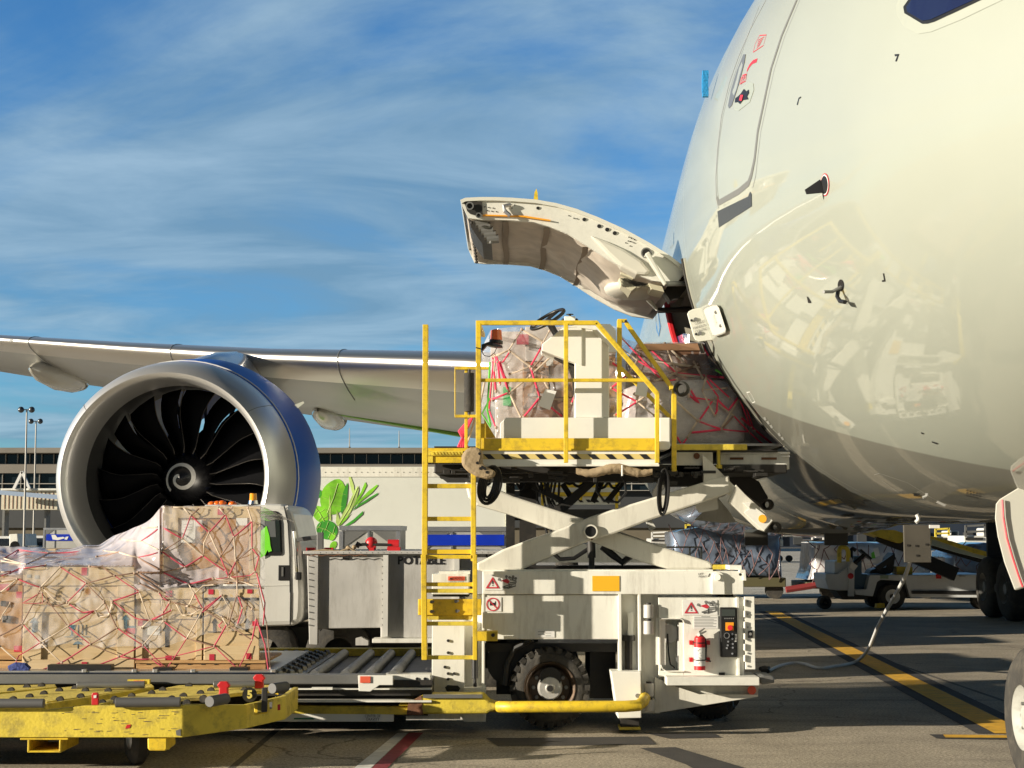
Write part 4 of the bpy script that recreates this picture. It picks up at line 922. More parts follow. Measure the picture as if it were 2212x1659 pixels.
# the far tail so other views hold together
tl = MB(); b_ = [A(52, XC, 7.5), A(60, XC, 7.6), A(66, XC, 17), A(62.5, XC, 17)]
tl.prism([p + Vector((.45, 0, 0)) for p in b_], (.3, 0, 0)).build('tail_fin', M_nac, plane)
# livery streaks on the rear fuselage skin beyond the door
M_lv = mat('blue_livery', (.06, .16, .42), .25, coat=1)
0 and patch('livery_stripe', [(1397, 660), (1403, 648), (1399, 700), (1391, 740)], M_lv, fus, .004, 4)
patch('livery_stripe', [(1416, 655), (1420, 662), (1428, 705), (1424, 728), (1418, 712)], M_lv, fus, .004, 4)
patch('livery_stripe', [(1456, 742), (1462, 728), (1478, 720), (1490, 722), (1490, 745)], M_lv, fus, .004, 4)

# faint skin joints running round the nose and along the side
M_joint = mat('skin_joint', (.36, .37, .33), .5)
def ringline(sv, w=.006):
    mb = MB(); pts = section(sv, 96); q = []
    for i in range(34, 76):
        c = A(T0 + sv, XC, ZC); p = pts[i]; n = (p - c).normalized(); q += [p + n * .003 + Vector((0, -w / 2, 0)), p + n * .003 + Vector((0, w / 2, 0))]
    mb.v = q; mb.f = [(2 * k, 2 * k + 1, 2 * k + 3, 2 * k + 2) for k in range(len(q) // 2 - 1)]; mb.mi = [0] * len(mb.f); mb.build('skin_joint', M_joint, fus)
for sv in (8.95, 12.4): ringline(sv)
# ---------------------------------------------------------------- cargo loader (scissor lift)
ld = thing('cargo_loader', 'white and yellow scissor-lift cargo loader raised to the open aircraft door', 'cargo loader', (1.0, 15.6, 0))
YB = 14.75      # near face of the chassis
def b3(l): return [z3(*p) for p in l]
# chassis
ch = MB().pbox(1042, 1234, 1607, 1284, YB, .22).build('chassis_beam', M_wht, ld, bevel=.008)
MB().pbox(1044, 1285, 1336, 1381, YB + .03, .18).build('side_panel', M_wht, ld, bevel=.006)
MB().pbox(1042, 1230.5, 1540, 1234, YB + .06, .25).build('chassis_flange', M_wht, ld)
fp = MB()
fp.pbox(1336, 1284, 1343, 1453, YB - .01, .2).pbox(1379, 1284, 1385, 1453, YB - .01, .2).pbox(1343, 1284, 1379, 1453, YB + .12, .05)
fp.build('stabiliser_housing', M_wht, ld, bevel=.004)
MB().pbar(1362, 1323, 1361, 1376, YB + .07, .05).build('stabiliser_guide', M_wht, ld)
MB().cyl(P(1358, 1375, YB + .08), P(1358, 1452, YB + .08), .035).cyl(P(1358, 1372, YB + .08), P(1358, 1384, YB + .08), .06).build('hydraulic_ram', M_drk, ld, smooth=True)
MB().slab([(1319, 1450), (1385, 1451), (1386, 1551), (1335, 1552)], YB - .12, .3).build('stabiliser_guard', mat('bright_white_paint', (.80, .79, .72), .4, dirt=.12), ld, bevel=.008)
MB().pbox(1341, 1552, 1380, 1572, YB, .18).build('stabiliser_leg', M_drk, ld); MB().pbox(1338, 1571, 1384, 1577, YB - .03, .24).build('foot_pad', M_yelw, ld, bevel=.004)
# far side twin of the chassis, cross members
YF = YB + 2.6
def dark(n, mb): return mb.build(n, M_drk, ld)
dark('chassis_beam', MB().box(P(1042, 0, YB).x, P(1607, 0, YB).x, YF, YF + .2, P(0, 1284, YB).z, P(0, 1234, YB).z))
dark('cross_member', MB().box(-.25, -.05, YB + .3, YF, .75, 1.35)); dark('cross_member', MB().box(1.95, 2.1, YB + .3, YF, .75, 1.35)); dark('floor_pan', MB().box(-.25, 2.1, YB + .25, YF, .72, .80))
dark('engine_block', MB().box(-.15, .25, YB + .5, YF - .3, .3, .95))
eb = MB().cyl((-.02, YB + .30, .62), (-.02, YB + .5, .62), .22).build('fan_housing', M_blk, ld, smooth=True)
dark('axle', MB().cyl((.36, YB + .1, .49), (.36, YF, .49), .1)); dark('gearbox', MB().box(.75, 1.0, YB + .6, YB + 1.6, .25, .7))
# rear post (ladder side)
rp = MB().pbox(933, 1339, 1004, 1498, YB + .10, .3).build('rear_post', M_wht, ld, bevel=.005)
MB().pbox(1004, 1284, 1045, 1498, YB + .22, .1).pbox(1041, 1284, 1047, 1498, YB + .02, .3).build('rear_post_rail', M_wht, ld, bevel=.004)
MB().cyl(P(1026, 1375, YB + .1), P(1026, 1465, YB + .1), .03).cyl(P(1026, 1462, YB + .1), P(1026, 1486, YB + .1), .016).build('hydraulic_ram', M_blk, ld, smooth=True)
MB().pbox(1002, 1486, 1049, 1500, YB - .02, .3).build('post_cap', M_wht, ld)
MB().pbox(1002, 1541, 1049, 1559, YB - .02, .3).build('post_foot', M_wht, ld)
MB().pbox(877, 1541, 1002, 1557, YB + .05, .1).build('lower_skirt', M_wht, ld)
bh = MB()
for x, y in ((968, 1384), (968, 1410), (961, 1441), (968, 1455), (981, 1455), (968, 1467)): bh.cyl(P(x, y, YB + .085), P(x, y, YB + .12), .014, n=8)
bh.build('bolt', M_drk, rp)
MB().slab([z2(*q) for q in ((1110, 1190), (1125, 1178), (1185, 1180), (1200, 1195), (1190, 1213), (1120, 1213))], YB + .095, .01).build('slot', M_blk, rp)
# boxes behind the ladder and warning sticker
bx = MB().pbox(933, 1240, 1013, 1284, YB + .03, .5).build('end_box', M_wht, ld, bevel=.006)
MB().pbox(948, 1234, 1015, 1240, YB + .1, .4).build('end_box_lid', M_wht, ld)
MB().pbox(935, 1284, 1013, 1289, YB + .08, .4).build('slot', M_blk, bx)
st = MB().pbox(968, 1245, 1004, 1254, YB + .024, .004).build('warning_sticker', mat('sticker_red', (.75, .12, .06), .5), bx)
text_mb(MB(), 'WARNING', P(989, 1249.6, YB + .018), .045, fit=.105).slab([(970.5, 1252), (974, 1247), (977.5, 1252)], YB + .018, .002).build('lettering', M_dec, st)
text_mb(MB(), 'KEEP OFF LADDER', P(986, 1257.5, YB + .022), .03, fit=.145).build('lettering', M_seam, bx)
# labels
def sign(x0, y0, x1, y1, Y, parent, name='warning_sign', m=M_decw): return MB().pbox(x0, y0, x1, y1, Y - .006, .005).build(name, m, parent)
def tri(parent, x0, y0, x1, y1, Y):
    m = MB(); cx = (x0 + x1) / 2
    pts = [(cx, y0), (x1, y1), (x0, y1)]; W3 = [P(*p, Y - .010) for p in pts]
    c = (W3[0] + W3[1] + W3[2]) / 3
    inn = [c + (w - c) * .66 for w in W3]
    m.add(W3 + inn, [(0, 1, 4, 3), (1, 2, 5, 4), (2, 0, 3, 5)]).build('triangle_symbol', M_decr, parent)
    MB().pbox(cx - .9, y0 + (y1 - y0) * .34, cx + .9, y1 - 9, Y - .010, .001).pbox(cx - .9, y1 - 7.5, cx + .9, y1 - 5.5, Y - .010, .001).build('exclamation_mark', M_dec, parent)
def picto(parent, x0, y0, x1, y1, Y):
    w = x1 - x0; h = y1 - y0
    def q(*l): return [(x0 + a * w, y0 + b * h) for a, b in l]
    MB().slab(q((.10, .38), (.45, .22), (.62, .45), (.50, .62)), Y - .009, .001).build('red_deck_symbol', M_decr, parent)
    m = MB()
    for l in (((0, .3), (.12, .42)), ((.4, .05), (.44, .26)), ((.55, .15), (.95, .2)), ((.2, .9), (.6, .7)), ((.3, 1), (.75, .78)), ((.55, .98), (.95, .80)), ((.55, .7), (.95, .62)), ((.6, .55), (1., .48)), ((.2, .9), (.55, 1)), ((.55, .55), (.6, .98)), ((.95, .45), (.95, .8)), ((.62, .3), (.98, .38)), ((.75, .1), (.8, .34))):
        (a, b) = q(*l); m.bar(P(*a, Y - .009), P(*b, Y - .009), .001, .010)
    for c in ((0, .28), (.42, .05), (.6, .12), (.95, .2), (.8, .06)): p = q(c)[0]; m.cyl(P(*p, Y - .0095), P(*p, Y - .008), .013, n=8)
    m.build('loader_symbol', M_seam, parent)
s = sign(1046, 1241, 1121, 1275, YB, ch); tri(s, 1049, 1246, 1079, 1271, YB); picto(s, 1078, 1244, 1116, 1271, YB)
s = sign(1045, 1290, 1083, 1321, YB + .03, ch)
c = P(1064.7, 1305.5, YB + .03 - .010)
MB().lathe([(0, .062), (0, .052)], c, (0, 1, 0), 32).bar(c + Vector((-.038, 0, .038)), c + Vector((.038, 0, -.038)), .001, .009).build('prohibition_ring', M_decr, s)
MB().pbox(1058, 1302, 1071, 1308, YB + .022, .001).pbox(1058, 1299, 1060, 1302, YB + .022, .001).pbox(1069, 1299, 1071, 1302, YB + .022, .001).build('loader_symbol', M_dec, s)
sign(1279.5, 1244, 1338, 1277, YB, ch, 'yellow_sticker', mat('yellow_orange_sticker', (.85, .47, .02), .5))
t_ = MB(); text_mb(t_, 'LIFT', P(1514, 1240, YB - .004), .026, align='CENTER', fit=.05); text_mb(t_, 'POINT', P(1518, 1245.7, YB - .004), .026, fit=.075)
t_.slab([(1529, 1246), (1531, 1246), (1534, 1241), (1533, 1238)], YB - .004, .001); t_.build('lettering', M_dec, ch)
s = sign(1156, 1360, 1198, 1377, YB + .03, ch, 'data_plate')
m = MB()
for k in range(4): m.pbox(1162 + (k % 2) * 16, 1364 + k * 3, 1176 + (k % 2) * 14, 1364.9 + k * 3, YB + .022, .001)
m.build('print', M_seam, s)
lug = MB().slab([(1538, 1284), (1538, 1246), (1541, 1239), (1548, 1235), (1554, 1235), (1561, 1239), (1565, 1246), (1566, 1284)], YB - .03, .03).build('pivot_lug', M_wht, ch, bevel=.004)
MB().cyl(P(1550, 1247, YB - .05), P(1550, 1247, YB), .032, n=20).build('pin', M_wht, lug, bevel=.004)
MB().cyl(P(1599, 1241, YB - .003), P(1599, 1241, YB), .013, n=10).build('bolt', M_blk, ch)
MB().slab([(1598, 1231), (1610, 1231), (1612, 1254), (1606, 1254), (1605, 1236), (1598, 1236)], YB - .02, .1).build('latch_bracket', M_wht, ch)
MB().pbox(1575, 1221, 1603, 1231, YB + .05, .3).build('junction_box', M_wht, ld, bevel=.005); MB().pbox(1540, 1220, 1575, 1230, YB + .3, .3).build('manifold', M_yelw, ld)
# control cabinet at the right
cab = MB()
def cb_(x0, y0, x1, y1, Y=YB, th=.05): cab.pbox(x0, y0, x1, y1, Y, th)
cb_(1423, 1291, 1607, 1336); cb_(1477, 1336, 1607, 1462); cb_(1423, 1449, 1477, 1462); cb_(1423, 1336, 1427, 1449); cab.pbox(1423, 1336, 1480, 1455, YB + .19, .03)
cab = cab.build('control_cabinet', M_wht, ld, bevel=.003)
MB().pbox(1425, 1290, 1605, 1463, YB + .2, 1.0).build('cabinet_body', M_wht, ld)
rf = MB(); pts = [(1427, 1336), (1468, 1336), (1474, 1339), (1477, 1345), (1477, 1449), (1438, 1449), (1430, 1444), (1427, 1436)]
for a, b in zip(pts, pts[1:] + pts[:1]): rf.bar(P(*a, YB + .02), P(*b, YB + .02), .09, .008)
rf.build('recess_rim', M_wht, cab)
g = MB().cyl(P(1444, 1369, YB + .08), P(1444, 1369, YB + .12), .09, n=28).build('gauge', M_svc, cab, smooth=50)
MB().tube([P(1442, 1369, YB + .07), P(1444, 1410, YB + .05), P(1448, 1435, YB + .05), P(1458, 1443, YB + .05)], .007, 6).build('hose', M_blk, cab)
MB().cyl(P(1467, 1350, YB + .07), P(1467, 1420, YB + .07), .02, n=10).cyl(P(1468, 1424, YB + .04), P(1468, 1424, YB + .06), .035, n=16).pbox(1464, 1424, 1472, 1445, YB + .05, .03).build('dipstick', M_gry, cab)
s = sign(1475, 1296, 1549.7, 1328.6, YB, cab); tri(s, 1478, 1300, 1508, 1325, YB); picto(s, 1508, 1299, 1547, 1325, YB)
s = sign(1498, 1330, 1551, 1358, YB, cab, 'instruction_plate')
m = MB()
for k in range(7): m.pbox(1500, 1334 + k * 3.2, 1549 - (k * 7 % 13), 1335 + k * 3.2, YB - .008, .001)
m.pbox(1515, 1331.5, 1534, 1332.7, YB - .008, .001); m.build('print', M_seam, s)
cp = MB().pbox(1556, 1312, 1593, 1420, YB - .05, .05).build('control_panel', M_blk, cab, bevel=.01)
MB().pbox(1559, 1316, 1588, 1331, YB - .058, .01).build('display', mat('lcd_grey', (.05, .06, .055), .2), cp)
MB().pbox(1567.5, 1344.5, 1585, 1362, YB - .056, .007).build('emergency_plate', M_org, cp)
MB().cyl(P(1577, 1356, YB - .1), P(1577, 1356, YB - .05), .024, n=18).build('emergency_button', M_red, cp, smooth=50)
MB().lathe([(0, .028), (0, .022), (.02, .022)], P(1570, 1373, YB - .075), (0, 1, 0), 20).build('key_switch', M_alu, cp)
lt = MB()
for x, y in ((1582, 1370), (1582, 1380), (1573, 1386), (1583, 1391), (1572, 1394), (1570, 1400), (1583, 1399), (1582, 1412)): lt.cyl(P(x, y, YB - .06), P(x, y, YB - .05), .009, n=10)
lt.build('switch', M_alu, cp)
lt = MB()
for k in range(5): lt.cyl(P(1566 + k * 4.5, 1336, YB - .06), P(1566 + k * 4.5, 1336, YB - .05), .007, n=8)
lt.build('switch', M_gry, cp)
t_ = MB()
for k in range(6): t_.pbox(1587, 1370 + k * 3, 1591, 1371.2 + k * 3, YB - .0525, .002)
t_.build('print', M_decw, cp)
MB().pbox(1553, 1453, 1566, 1461, YB - .01, .02).build('cable_gland', M_blk, cab)
MB().pbox(1592, 1290, 1597, 1463, YB - .03, .04).build('door_jamb', M_wht, cab)
dr = MB().pbox(1609, 1289, 1631, 1446, YB - .02, .03).build('cabinet_door', M_wht, ld, bevel=.004)
m = MB()
for y in (1299, 1327, 1355, 1383, 1411, 1439): m.cyl(P(1616, y, YB - .03), P(1616, y, YB), .009, n=8)
m.build('bolt', M_gry, dr)
m = MB()
for y in (1302, 1326, 1350, 1374, 1398, 1422): m.cyl(P(1609, y - 7, YB - .03), P(1609, y + 7, YB - .03), .012, n=8)
m.build('hinge', M_wht, dr)
q = MB().pbox(1616, 1363, 1626, 1378, YB - .03, .012).build('door_latch', M_blk, dr); MB().cyl(P(1621, 1369.5, YB - .045), P(1621, 1369.5, YB - .03), .014, n=12).build('lock', M_gry, q)
MB().pbox(1440, 1463, 1641, 1481, YB - .22, .5).build('step_shelf', mat('bright_shelf_paint', (.72, .71, .64), .4, dirt=.25, dscale=6), ld, bevel=.006)
MB().prism([P(1641, 1462, YB - .16), P(1650, 1459, YB - .16), P(1669, 1460, YB - .16), P(1673, 1464, YB - .16), P(1673, 1476, YB - .16), P(1645, 1479, YB - .16)], (0, .4, 0)).build('rubber_bumper', M_gry, ld, bevel=.01)
MB().slab([(1414, 1463), (1458, 1482), (1512, 1500), (1638, 1500), (1638, 1505), (1476, 1531), (1414, 1541)], YB + .02, .06).build('lower_wedge', M_arm, ld, bevel=.004)
MB().slab([(1458, 1482), (1638, 1482), (1638, 1500), (1512, 1500)], YB + .10, .1).build('wedge_shadow_gap', M_arm, ld)
MB().cyl(P(1624, 1491, YB + .02), P(1624, 1491, YB + .1), .04, n=16).build('reflector', MATS['sticker_red'], ld)
MB().pbox(1385, 1284, 1424, 1541, YB + .15, .3).build('cabinet_side', M_wht, ld, bevel=.004)
MB().slab([(1400, 1286), (1440, 1290), (1450, 1300), (1448, 1320), (1400, 1320)], YB + .30, .1).build('bracket', M_drk, ld)
m = MB().tube([P(1580, 1505, YB + .3), P(1582, 1525, YB + .28), P(1576, 1538, YB + .28), P(1568, 1525, YB + .28), P(1568, 1505, YB + .3)], .014, 6).build('hose', M_blk, ld)
for (x, y0, y1) in ((1401, 1303, 1337), (1401, 1338, 1372), (1401.5, 1473, 1506), (1403, 1508, 1538)):
    cn = MB().cyl(P(x, y0 + 3, YB - .02), P(x, y1 - 2, YB - .02), .047, n=20).build('filter_canister', M_svc, ld, smooth=50, bevel=.004)
    MB().cyl(P(x, y0 - 1, YB - .02), P(x, y0 + 3, YB - .02), .025, n=12).build('cap', M_drk, cn)
# wheels
def lwheel(c, r, w, n=48):
    c = Vector(c); m = MB()
    m.lathe([(0.03, r * .60), (0, r * .66), (0, r * .80), (.02, r * .93), (.05, r * .965), (w - .05, r * .965), (w, r * .85), (w, r * .6)], c, (0, 1, 0), n)
    o = m.build('wheel', M_rub, ld, smooth=50)
    t = MB()
    for k in range(24):
        a = 2 * math.pi * k / 24; u = Vector((math.cos(a), 0, math.sin(a))); v = Vector((-math.sin(a), 0, math.cos(a))); a2 = u * r
        for (y0, y1) in ((.004, w * .48), (w * .52, w)):
            t.bar(c + u * (r * .935) + Vector((0, y0, 0)) + v * .0, c + u * (r * .935) + Vector((0, y1, 0)) + v * (.05 if y0 < .1 else -.05), .055, .05, up=u)
    t.build('tread', M_rub, o)
    m = MB().lathe([(.07, r * .2), (.07, r * .50), (.05, r * .54), (.02, r * .56), (-.005, r * .61), (-.008, r * .64), (.02, r * .66)], c, (0, 1, 0), n).build('rim', mat('rusty_rim', (.07, .05, .035), .5, metal=.5, var=.4, dirt=.6, dcol=(.20, .11, .05), dscale=9) if 'rusty_rim' not in MATS else MATS['rusty_rim'], o, smooth=40)
    h = MB().lathe([(-.05, 0), (-.05, r * .10), (-.03, r * .12), (-.03, r * .26), (.0, r * .30), (.07, r * .32)], c, (0, 1, 0), n).build('hub', mat('silver_hub', (.75, .73, .68), .35, metal=.6, dirt=.4, dscale=12) if 'silver_hub' not in MATS else MATS['silver_hub'], o, smooth=40)
    nut = MB()
    for k in range(10):
        a = 2 * math.pi * k / 10; nut.cyl(c + Vector((r * .41 * math.cos(a), .03, r * .41 * math.sin(a))), c + Vector((r * .41 * math.cos(a), .07, r * .41 * math.sin(a))), .018, n=6)
    nut.build('nut', M_gry, m)
    MB().cyl(c + Vector((0, -.062, 0)), c + Vector((0, -.05, 0)), .03, n=12).build('hub_cap', M_drk, h)
wc = P(1188, 1486, YB + .12); wr = 86 / 231
lwheel(wc, wr * 1.0, .34); 
lwheel((wc.x, YF - .35, wc.z), wr, .34)
lwheel((1.95, YB + .9, .32), .30, .3); lwheel((1.95, YF - .7, .32), .30, .3)
MB().tube([P(1150, 1381, YB + .1), P(1112, 1400, YB + .15), P(1095, 1435, YB + .15), P(1090, 1480, YB + .15)], .03, 8).build('mudguard', M_blk, ld)
# yellow bumper tube with step
yb = MB().tube([P(1050, 1524, YB - .2), P(1085, 1527, YB - .42), P(1110, 1527, YB - .48), P(1350, 1526, YB - .48), P(1378, 1524, YB - .46), P(1390, 1515, YB - .36), P(1393, 1508, YB - .1)], .052, 14).build('guard_tube', M_yel, ld, smooth=True)
MB().cyl(P(1377, 1503, YB - .14), P(1377, 1503, YB - .10), .02, n=8).build('bolt', M_gry, yb)
sp_ = MB().slab([(880, 1543), (884, 1520), (912, 1502), (1044, 1501), (1058, 1516), (1090, 1527), (1058, 1538), (1052, 1542)], YB - .42, .3).build('step_plate', M_yelw, ld, bevel=.02)
MB().slab([(878, 1545), (882, 1519), (910, 1502), (914, 1544)], YB - .425, .02).build('rust_patch', mat('rust', (.16, .07, .035), .8, var=.4, vscale=12), sp_)
MB().pbox(914, 1501, 1042, 1508, YB - .45, .05).build('step_tread', M_gry, sp_)
MB().pbar(625, 1532, 882, 1534, YB - .3, .07).build('guard_tube', M_yelw, ld)
MB().pbox(862, 1521, 890, 1524, YB - .4, .3).build('bracket', M_yel, ld)
# --- lowered main platform with rollers (rear)
mp_ = MB().pbox(-80, 1457, 832, 1478, 14.30, .12).build('platform_side_rail', M_gry, ld, bevel=.008)
M_wplat = MATS['bright_white_paint']
pe = MB().pbox(830, 1457, 930, 1497, 14.45, .2).build('platform_end_beam', M_wht, ld, bevel=.004)
m = MB()
for x, y in ((901, 1466.5), (918, 1466.5), (901, 1484), (918, 1483)): m.cyl(P(x, y, 14.44), P(x, y, 14.46), .014, n=8)
m.build('bolt', M_blk, pe)
q = MB().slab([(773, 1459), (849, 1459), (849, 1480), (820, 1480), (800, 1494), (775, 1493)], 14.22, .03).build('end_bracket', M_wplat, ld, bevel=.004); MB().pbox(778, 1461, 800, 1475, 14.21, .01).build('reflector', MATS['sticker_red'], q)
zt = P(700, 1457, 14.3).z
dk = MB().box(-5.8, P(935, 1450, 14.6).x, 14.42, 17.2, zt - .20, zt - .06).build('platform_deck', M_drk, ld)
MB().box(-5.8, P(935, 0, 14.6).x, 17.2, 17.32, zt - .15, zt + .02).build('platform_side_rail', M_yelw, ld)
x = -2.6
for rx in [-1.80, -1.52, -1.30, -1.08]:
    m = MB(); 
    if rx > -1.9: m.cyl((rx, 14.5, zt - .03), (rx, 17.1, zt - .03), .05, n=14)
    m.build('roller', M_gry, dk, smooth=50)
for gx in (-2.6, -2.2, -1.95): MB().box(gx, gx + .06, 14.5, 17.1, zt - .06, zt - .02).build('cross_rail', M_gry, dk)
bl = MB(); random.seed(3)
for i in range(9):
    for j in range(16):
        cx = -2.9 + i * .11 + (j % 2) * .05; cy = 14.55 + j * .16
        bl.lathe([(-.02, .045), (.02, .045)], (cx, cy, zt - .02), (1, .8, 0), 8)
bl.build('ball_rollers', M_gry, dk)['kind'] = 'stuff'
for (y0, y1, yy, mt) in ((1478, 1487, 14.5, M_drk), (1487, 1490, 14.35, M_wht), (1490, 1513, 14.6, M_blk), (1513, 1517, 14.3, M_wht), (1517, 1542, 14.7, M_blk)):
    MB().pbox(560, y0, 932, y1, yy, .12).build('lower_frame_rail', mt, ld)
MB().box(-5.6, P(930, 0, 14.6).x, 14.8, 17.0, .15, zt - .25).build('platform_underframe', M_blk, ld)
MB().pbox(673, 1485, 718, 1490, 14.28, .05).build('bracket', M_wht, ld)
cg = MB().pbox(560, 1540, 850, 1559, 14.42, .05).build('sill_panel', M_wplat, ld, bevel=.003)
MB().pbox(635, 1551, 678, 1554, 14.41, .01).build('green_stripe', mat('dark_green', (.02, .18, .08), .5), cg)
q = MB().pbox(785, 1543, 825, 1558, 14.405, .01).build('placard', M_decw, cg)
t_ = MB(); text_mb(t_, 'CENTER OF', P(805, 1547, 14.40), .035, fit=.14); text_mb(t_, 'GRAVITY', P(805, 1554, 14.40), .035, fit=.12); t_.build('lettering', M_dec, q)
# --- scissor arms
def arm(up, lo, Y, m, name='scissor_arm', th=.16):
    return MB().slab(up + lo[::-1], Y, th).build(name, m, ld, bevel=.02)
aA = arm([(1030, 1216), (1042, 1211), (1070, 1196), (1086, 1187), (1100, 1182), (1150, 1163), (1198, 1147), (1250, 1127), (1276, 1116), (1300, 1108), (1400, 1078), (1525, 1040), (1575, 1026)],
    [(1030, 1232), (1042, 1234), (1128, 1232), (1131, 1229), (1200, 1198), (1276, 1168), (1330, 1152), (1400, 1125), (1480, 1098), (1552, 1074), (1580, 1064)], YB + .10, M_arm)
aB = arm([(1004, 1040), (1065, 1052), (1110, 1072), (1184, 1096), (1265, 1122), (1347, 1154), (1440, 1184), (1530, 1212), (1538, 1217)],
    [(1012, 1075), (1030, 1092), (1100, 1112), (1202, 1148), (1250, 1160), (1299, 1178), (1380, 1212), (1444, 1230), (1520, 1230), (1542, 1228)], YB + .30, M_arm)
pb_ = MB().lathe([(0, .052), (0, .065), (.06, .066)], P(1276, 1148, YB + .06), (0, 1, 0), 24).build('pivot_ring', M_arm, aA, smooth=40); MB().cyl(P(1276, 1148, YB + .075), P(1276, 1148, YB + .10), .053, n=24).build('pivot_hole', M_blk, pb_)
MB().slab([(1276, 1159), (1282, 1160), (1281, 1166), (1277, 1167)], YB + .095, .01).build('rust_stain', MATS['rust'], aA)
aC = arm([(1042, 1211), (1100, 1182), (1276, 1120), (1400, 1078), (1560, 1030)], [(1042, 1234), (1131, 1229), (1276, 1168), (1400, 1125), (1570, 1070)], YB + 2.2, M_arm)
aD = arm([(1010, 1050), (1110, 1072), (1265, 1122), (1440, 1184), (1538, 1217)], [(1020, 1080), (1202, 1148), (1299, 1178), (1444, 1230), (1542, 1228)], YB + 2.4, M_arm)
MB().cyl(P(1278, 1160, YB + .5), P(1278, 1236, YB + .5), .028, n=12).cyl(P(1276, 1150, YB + .5), P(1278, 1205, YB + .5), .040, n=12).build('lift_ram', M_drk, ld, smooth=50)
MB().cyl((P(1276, 1150, YB).x, YB + .4, P(1276, 1150, YB).z), (P(1276, 1150, YB).x, YB + 2.4, P(1276, 1150, YB).z), .05).build('pivot_shaft', M_drk, ld)
# inner dark bracing
br = [(1150, 1050, 1215, 1082), (1215, 1045, 1240, 1085), (1165, 1128, 1290, 1030), (1300, 1040, 1280, 1085), (1355, 1030, 1310, 1085), (1190, 1110, 1240, 1080)]
for k, (a, b, c, d) in enumerate(br): MB().pbar(a, b, c, d, YB + 1.0 + .1 * k, .055).build('brace', M_drk, ld)
MB().slab([(1175, 1120), (1265, 1042), (1290, 1042), (1200, 1125)], YB + .8, .1).build('brace', M_drk, ld)
for (xa, ya, xb, yb_) in ((1085, 1042, 1095, 1040), ): pass
mast_ = MB()
for (x0, x1, yy) in ((1093, 1112, 1.4), (1122, 1158, 1.7)): mast_.pbox(x0, 1035, x1, 1232, YB + yy, .1)
mast_.pbox(1100, 1118, 1165, 1124, YB + 1.5, .05)
mast_.build('mast_column', M_drk, ld)
# hoses
def coil(cx, cy, rx, ry, Y, n=5, name='hose_coil', tilt=0.2, r=.016):
    m = MB()
    for k in range(n):
        f = 1 - .17 * k; pts = []
        for i in range(25):
            t = 2 * math.pi * i / 24; x = rx * f * math.cos(t); y = ry * (1 - .09 * k + .04 * (k % 2)) * math.sin(t)
            pts.append(P(cx + x * math.cos(tilt) - y * math.sin(tilt), cy + x * math.sin(tilt) + y * math.cos(tilt), Y + .02 * k + .04 * math.sin(t)))
        m.tube(pts, r, 6)
    return m.build(name, M_blk, ld, smooth=True)
coil(1058, 1048, 24, 42, YB - .25, 5, tilt=.25, r=.011); coil(1433, 1063, 12, 50, YB - .12, 4, tilt=.05, r=.010)
m = MB()
for k in range(9):
    x = 1060 + k * 40 + random.uniform(-15, 15); d = random.uniform(12, 45); w = random.uniform(20, 60)
    m.tube([P(x + w * (i / 8 - .5), 1018 + d * math.sin(math.pi * i / 8), YB + .6 + .1 * k) for i in range(9)], .014, 6)
for k in range(7):
    x = 1160 + k * 8; m.tube([P(x, 1040, YB + 1.2), P(x + 8 * math.sin(k), 1080, YB + 1.25), P(x + 14, 1120, YB + 1.3), P(x + 25 + k * 3, 1170, YB + 1.3)], .014, 5)
m.build('hydraulic_hoses', M_blk, ld, smooth=True)
m = MB()
m.tube([P(1290, 1036, YB + .1), P(1288, 1060, YB + .1), P(1305, 1082, YB + .1), P(1335, 1085, YB + .1), P(1352, 1065, YB + .1), P(1350, 1040, YB + .1), P(1342, 1028, YB + .1)], .012, 6)
m.tube([P(1195, 1195, YB + .6), P(1210, 1208, YB + .6), P(1240, 1206, YB + .6), P(1280, 1180, YB + .6)], .02, 6)
m.tube([P(1300, 1180, YB + .6), P(1325, 1200, YB + .6), P(1345, 1215, YB + .6), P(1370, 1195, YB + .6)], .035, 6)
m.build('hanging_hose', M_blk, ld, smooth=True)
# --- bridge platform
YP = 14.60
us = MB().pbox(938, 1003, 1700, 1022, YP + .35, 2.9).build('platform_frame', M_drk, ld, bevel=.01)
MB().pbox(1040, 1018, 1440, 1040, YP + .6, .3).build('platform_frame', M_drk, ld)
MB().pbox(1440, 1014, 1530, 1050, YP + .7, .3).build('platform_frame', M_drk, ld)
jm = MB(); random.seed(5)
for k in range(46):
    x = random.uniform(950, 1640); y = random.uniform(1006, 1040) if x > 1030 and x < 1440 else random.uniform(1006, 1022); w = random.uniform(6, 40); h = random.uniform(3, 12)
    jm.pbox(x, y, x + w, y + h, YP + random.uniform(.15, .34), .1)
jm.build('underside_fittings', M_drk, us, bevel=.004)
fs = MB().pbox(1032, 972, 1423, 1005.5, YP, .06).build('front_fascia', M_wplat, ld, bevel=.004)
hz = MB().slab([(1036, 980.5), (1422, 980.5), (1422, 992), (1036, 992)], YP - .004, .003).build('hazard_stripe', mat('hazard_cream', (.70, .55, .20), .5), fs)
m = MB()
for k in range(10):
    x = 1044 + k * 37.2 + (2 if k > 4 else 0)
    if k == 5: x = 1230.5
    m.slab([(x, 981), (x + 15, 981), (x + 26, 991.6), (x + 11, 991.6)], YP - .007, .002)
m.build('black_stripes', M_dec, hz)
MB().pbox(1034, 1003, 1424, 1007, YP - .02, .08).build('fascia_lip', M_wht, fs)
tb_ = MB().pbox(1040, 946.5, 1416, 970.5, YP - .01, .02).build('toe_board', M_yel, ld, bevel=.003)
MB().pbox(1030, 969, 1424, 973, YP - .02, .9).build('walkway_deck', M_yel, ld)
def rail(name, segs, Y, w=.042, parent=None, m=M_yel):
    mb = MB()
    for s in segs: mb.pbar(*s, Y, w)
    return mb.build(name, m, parent or ld, bevel=.004)
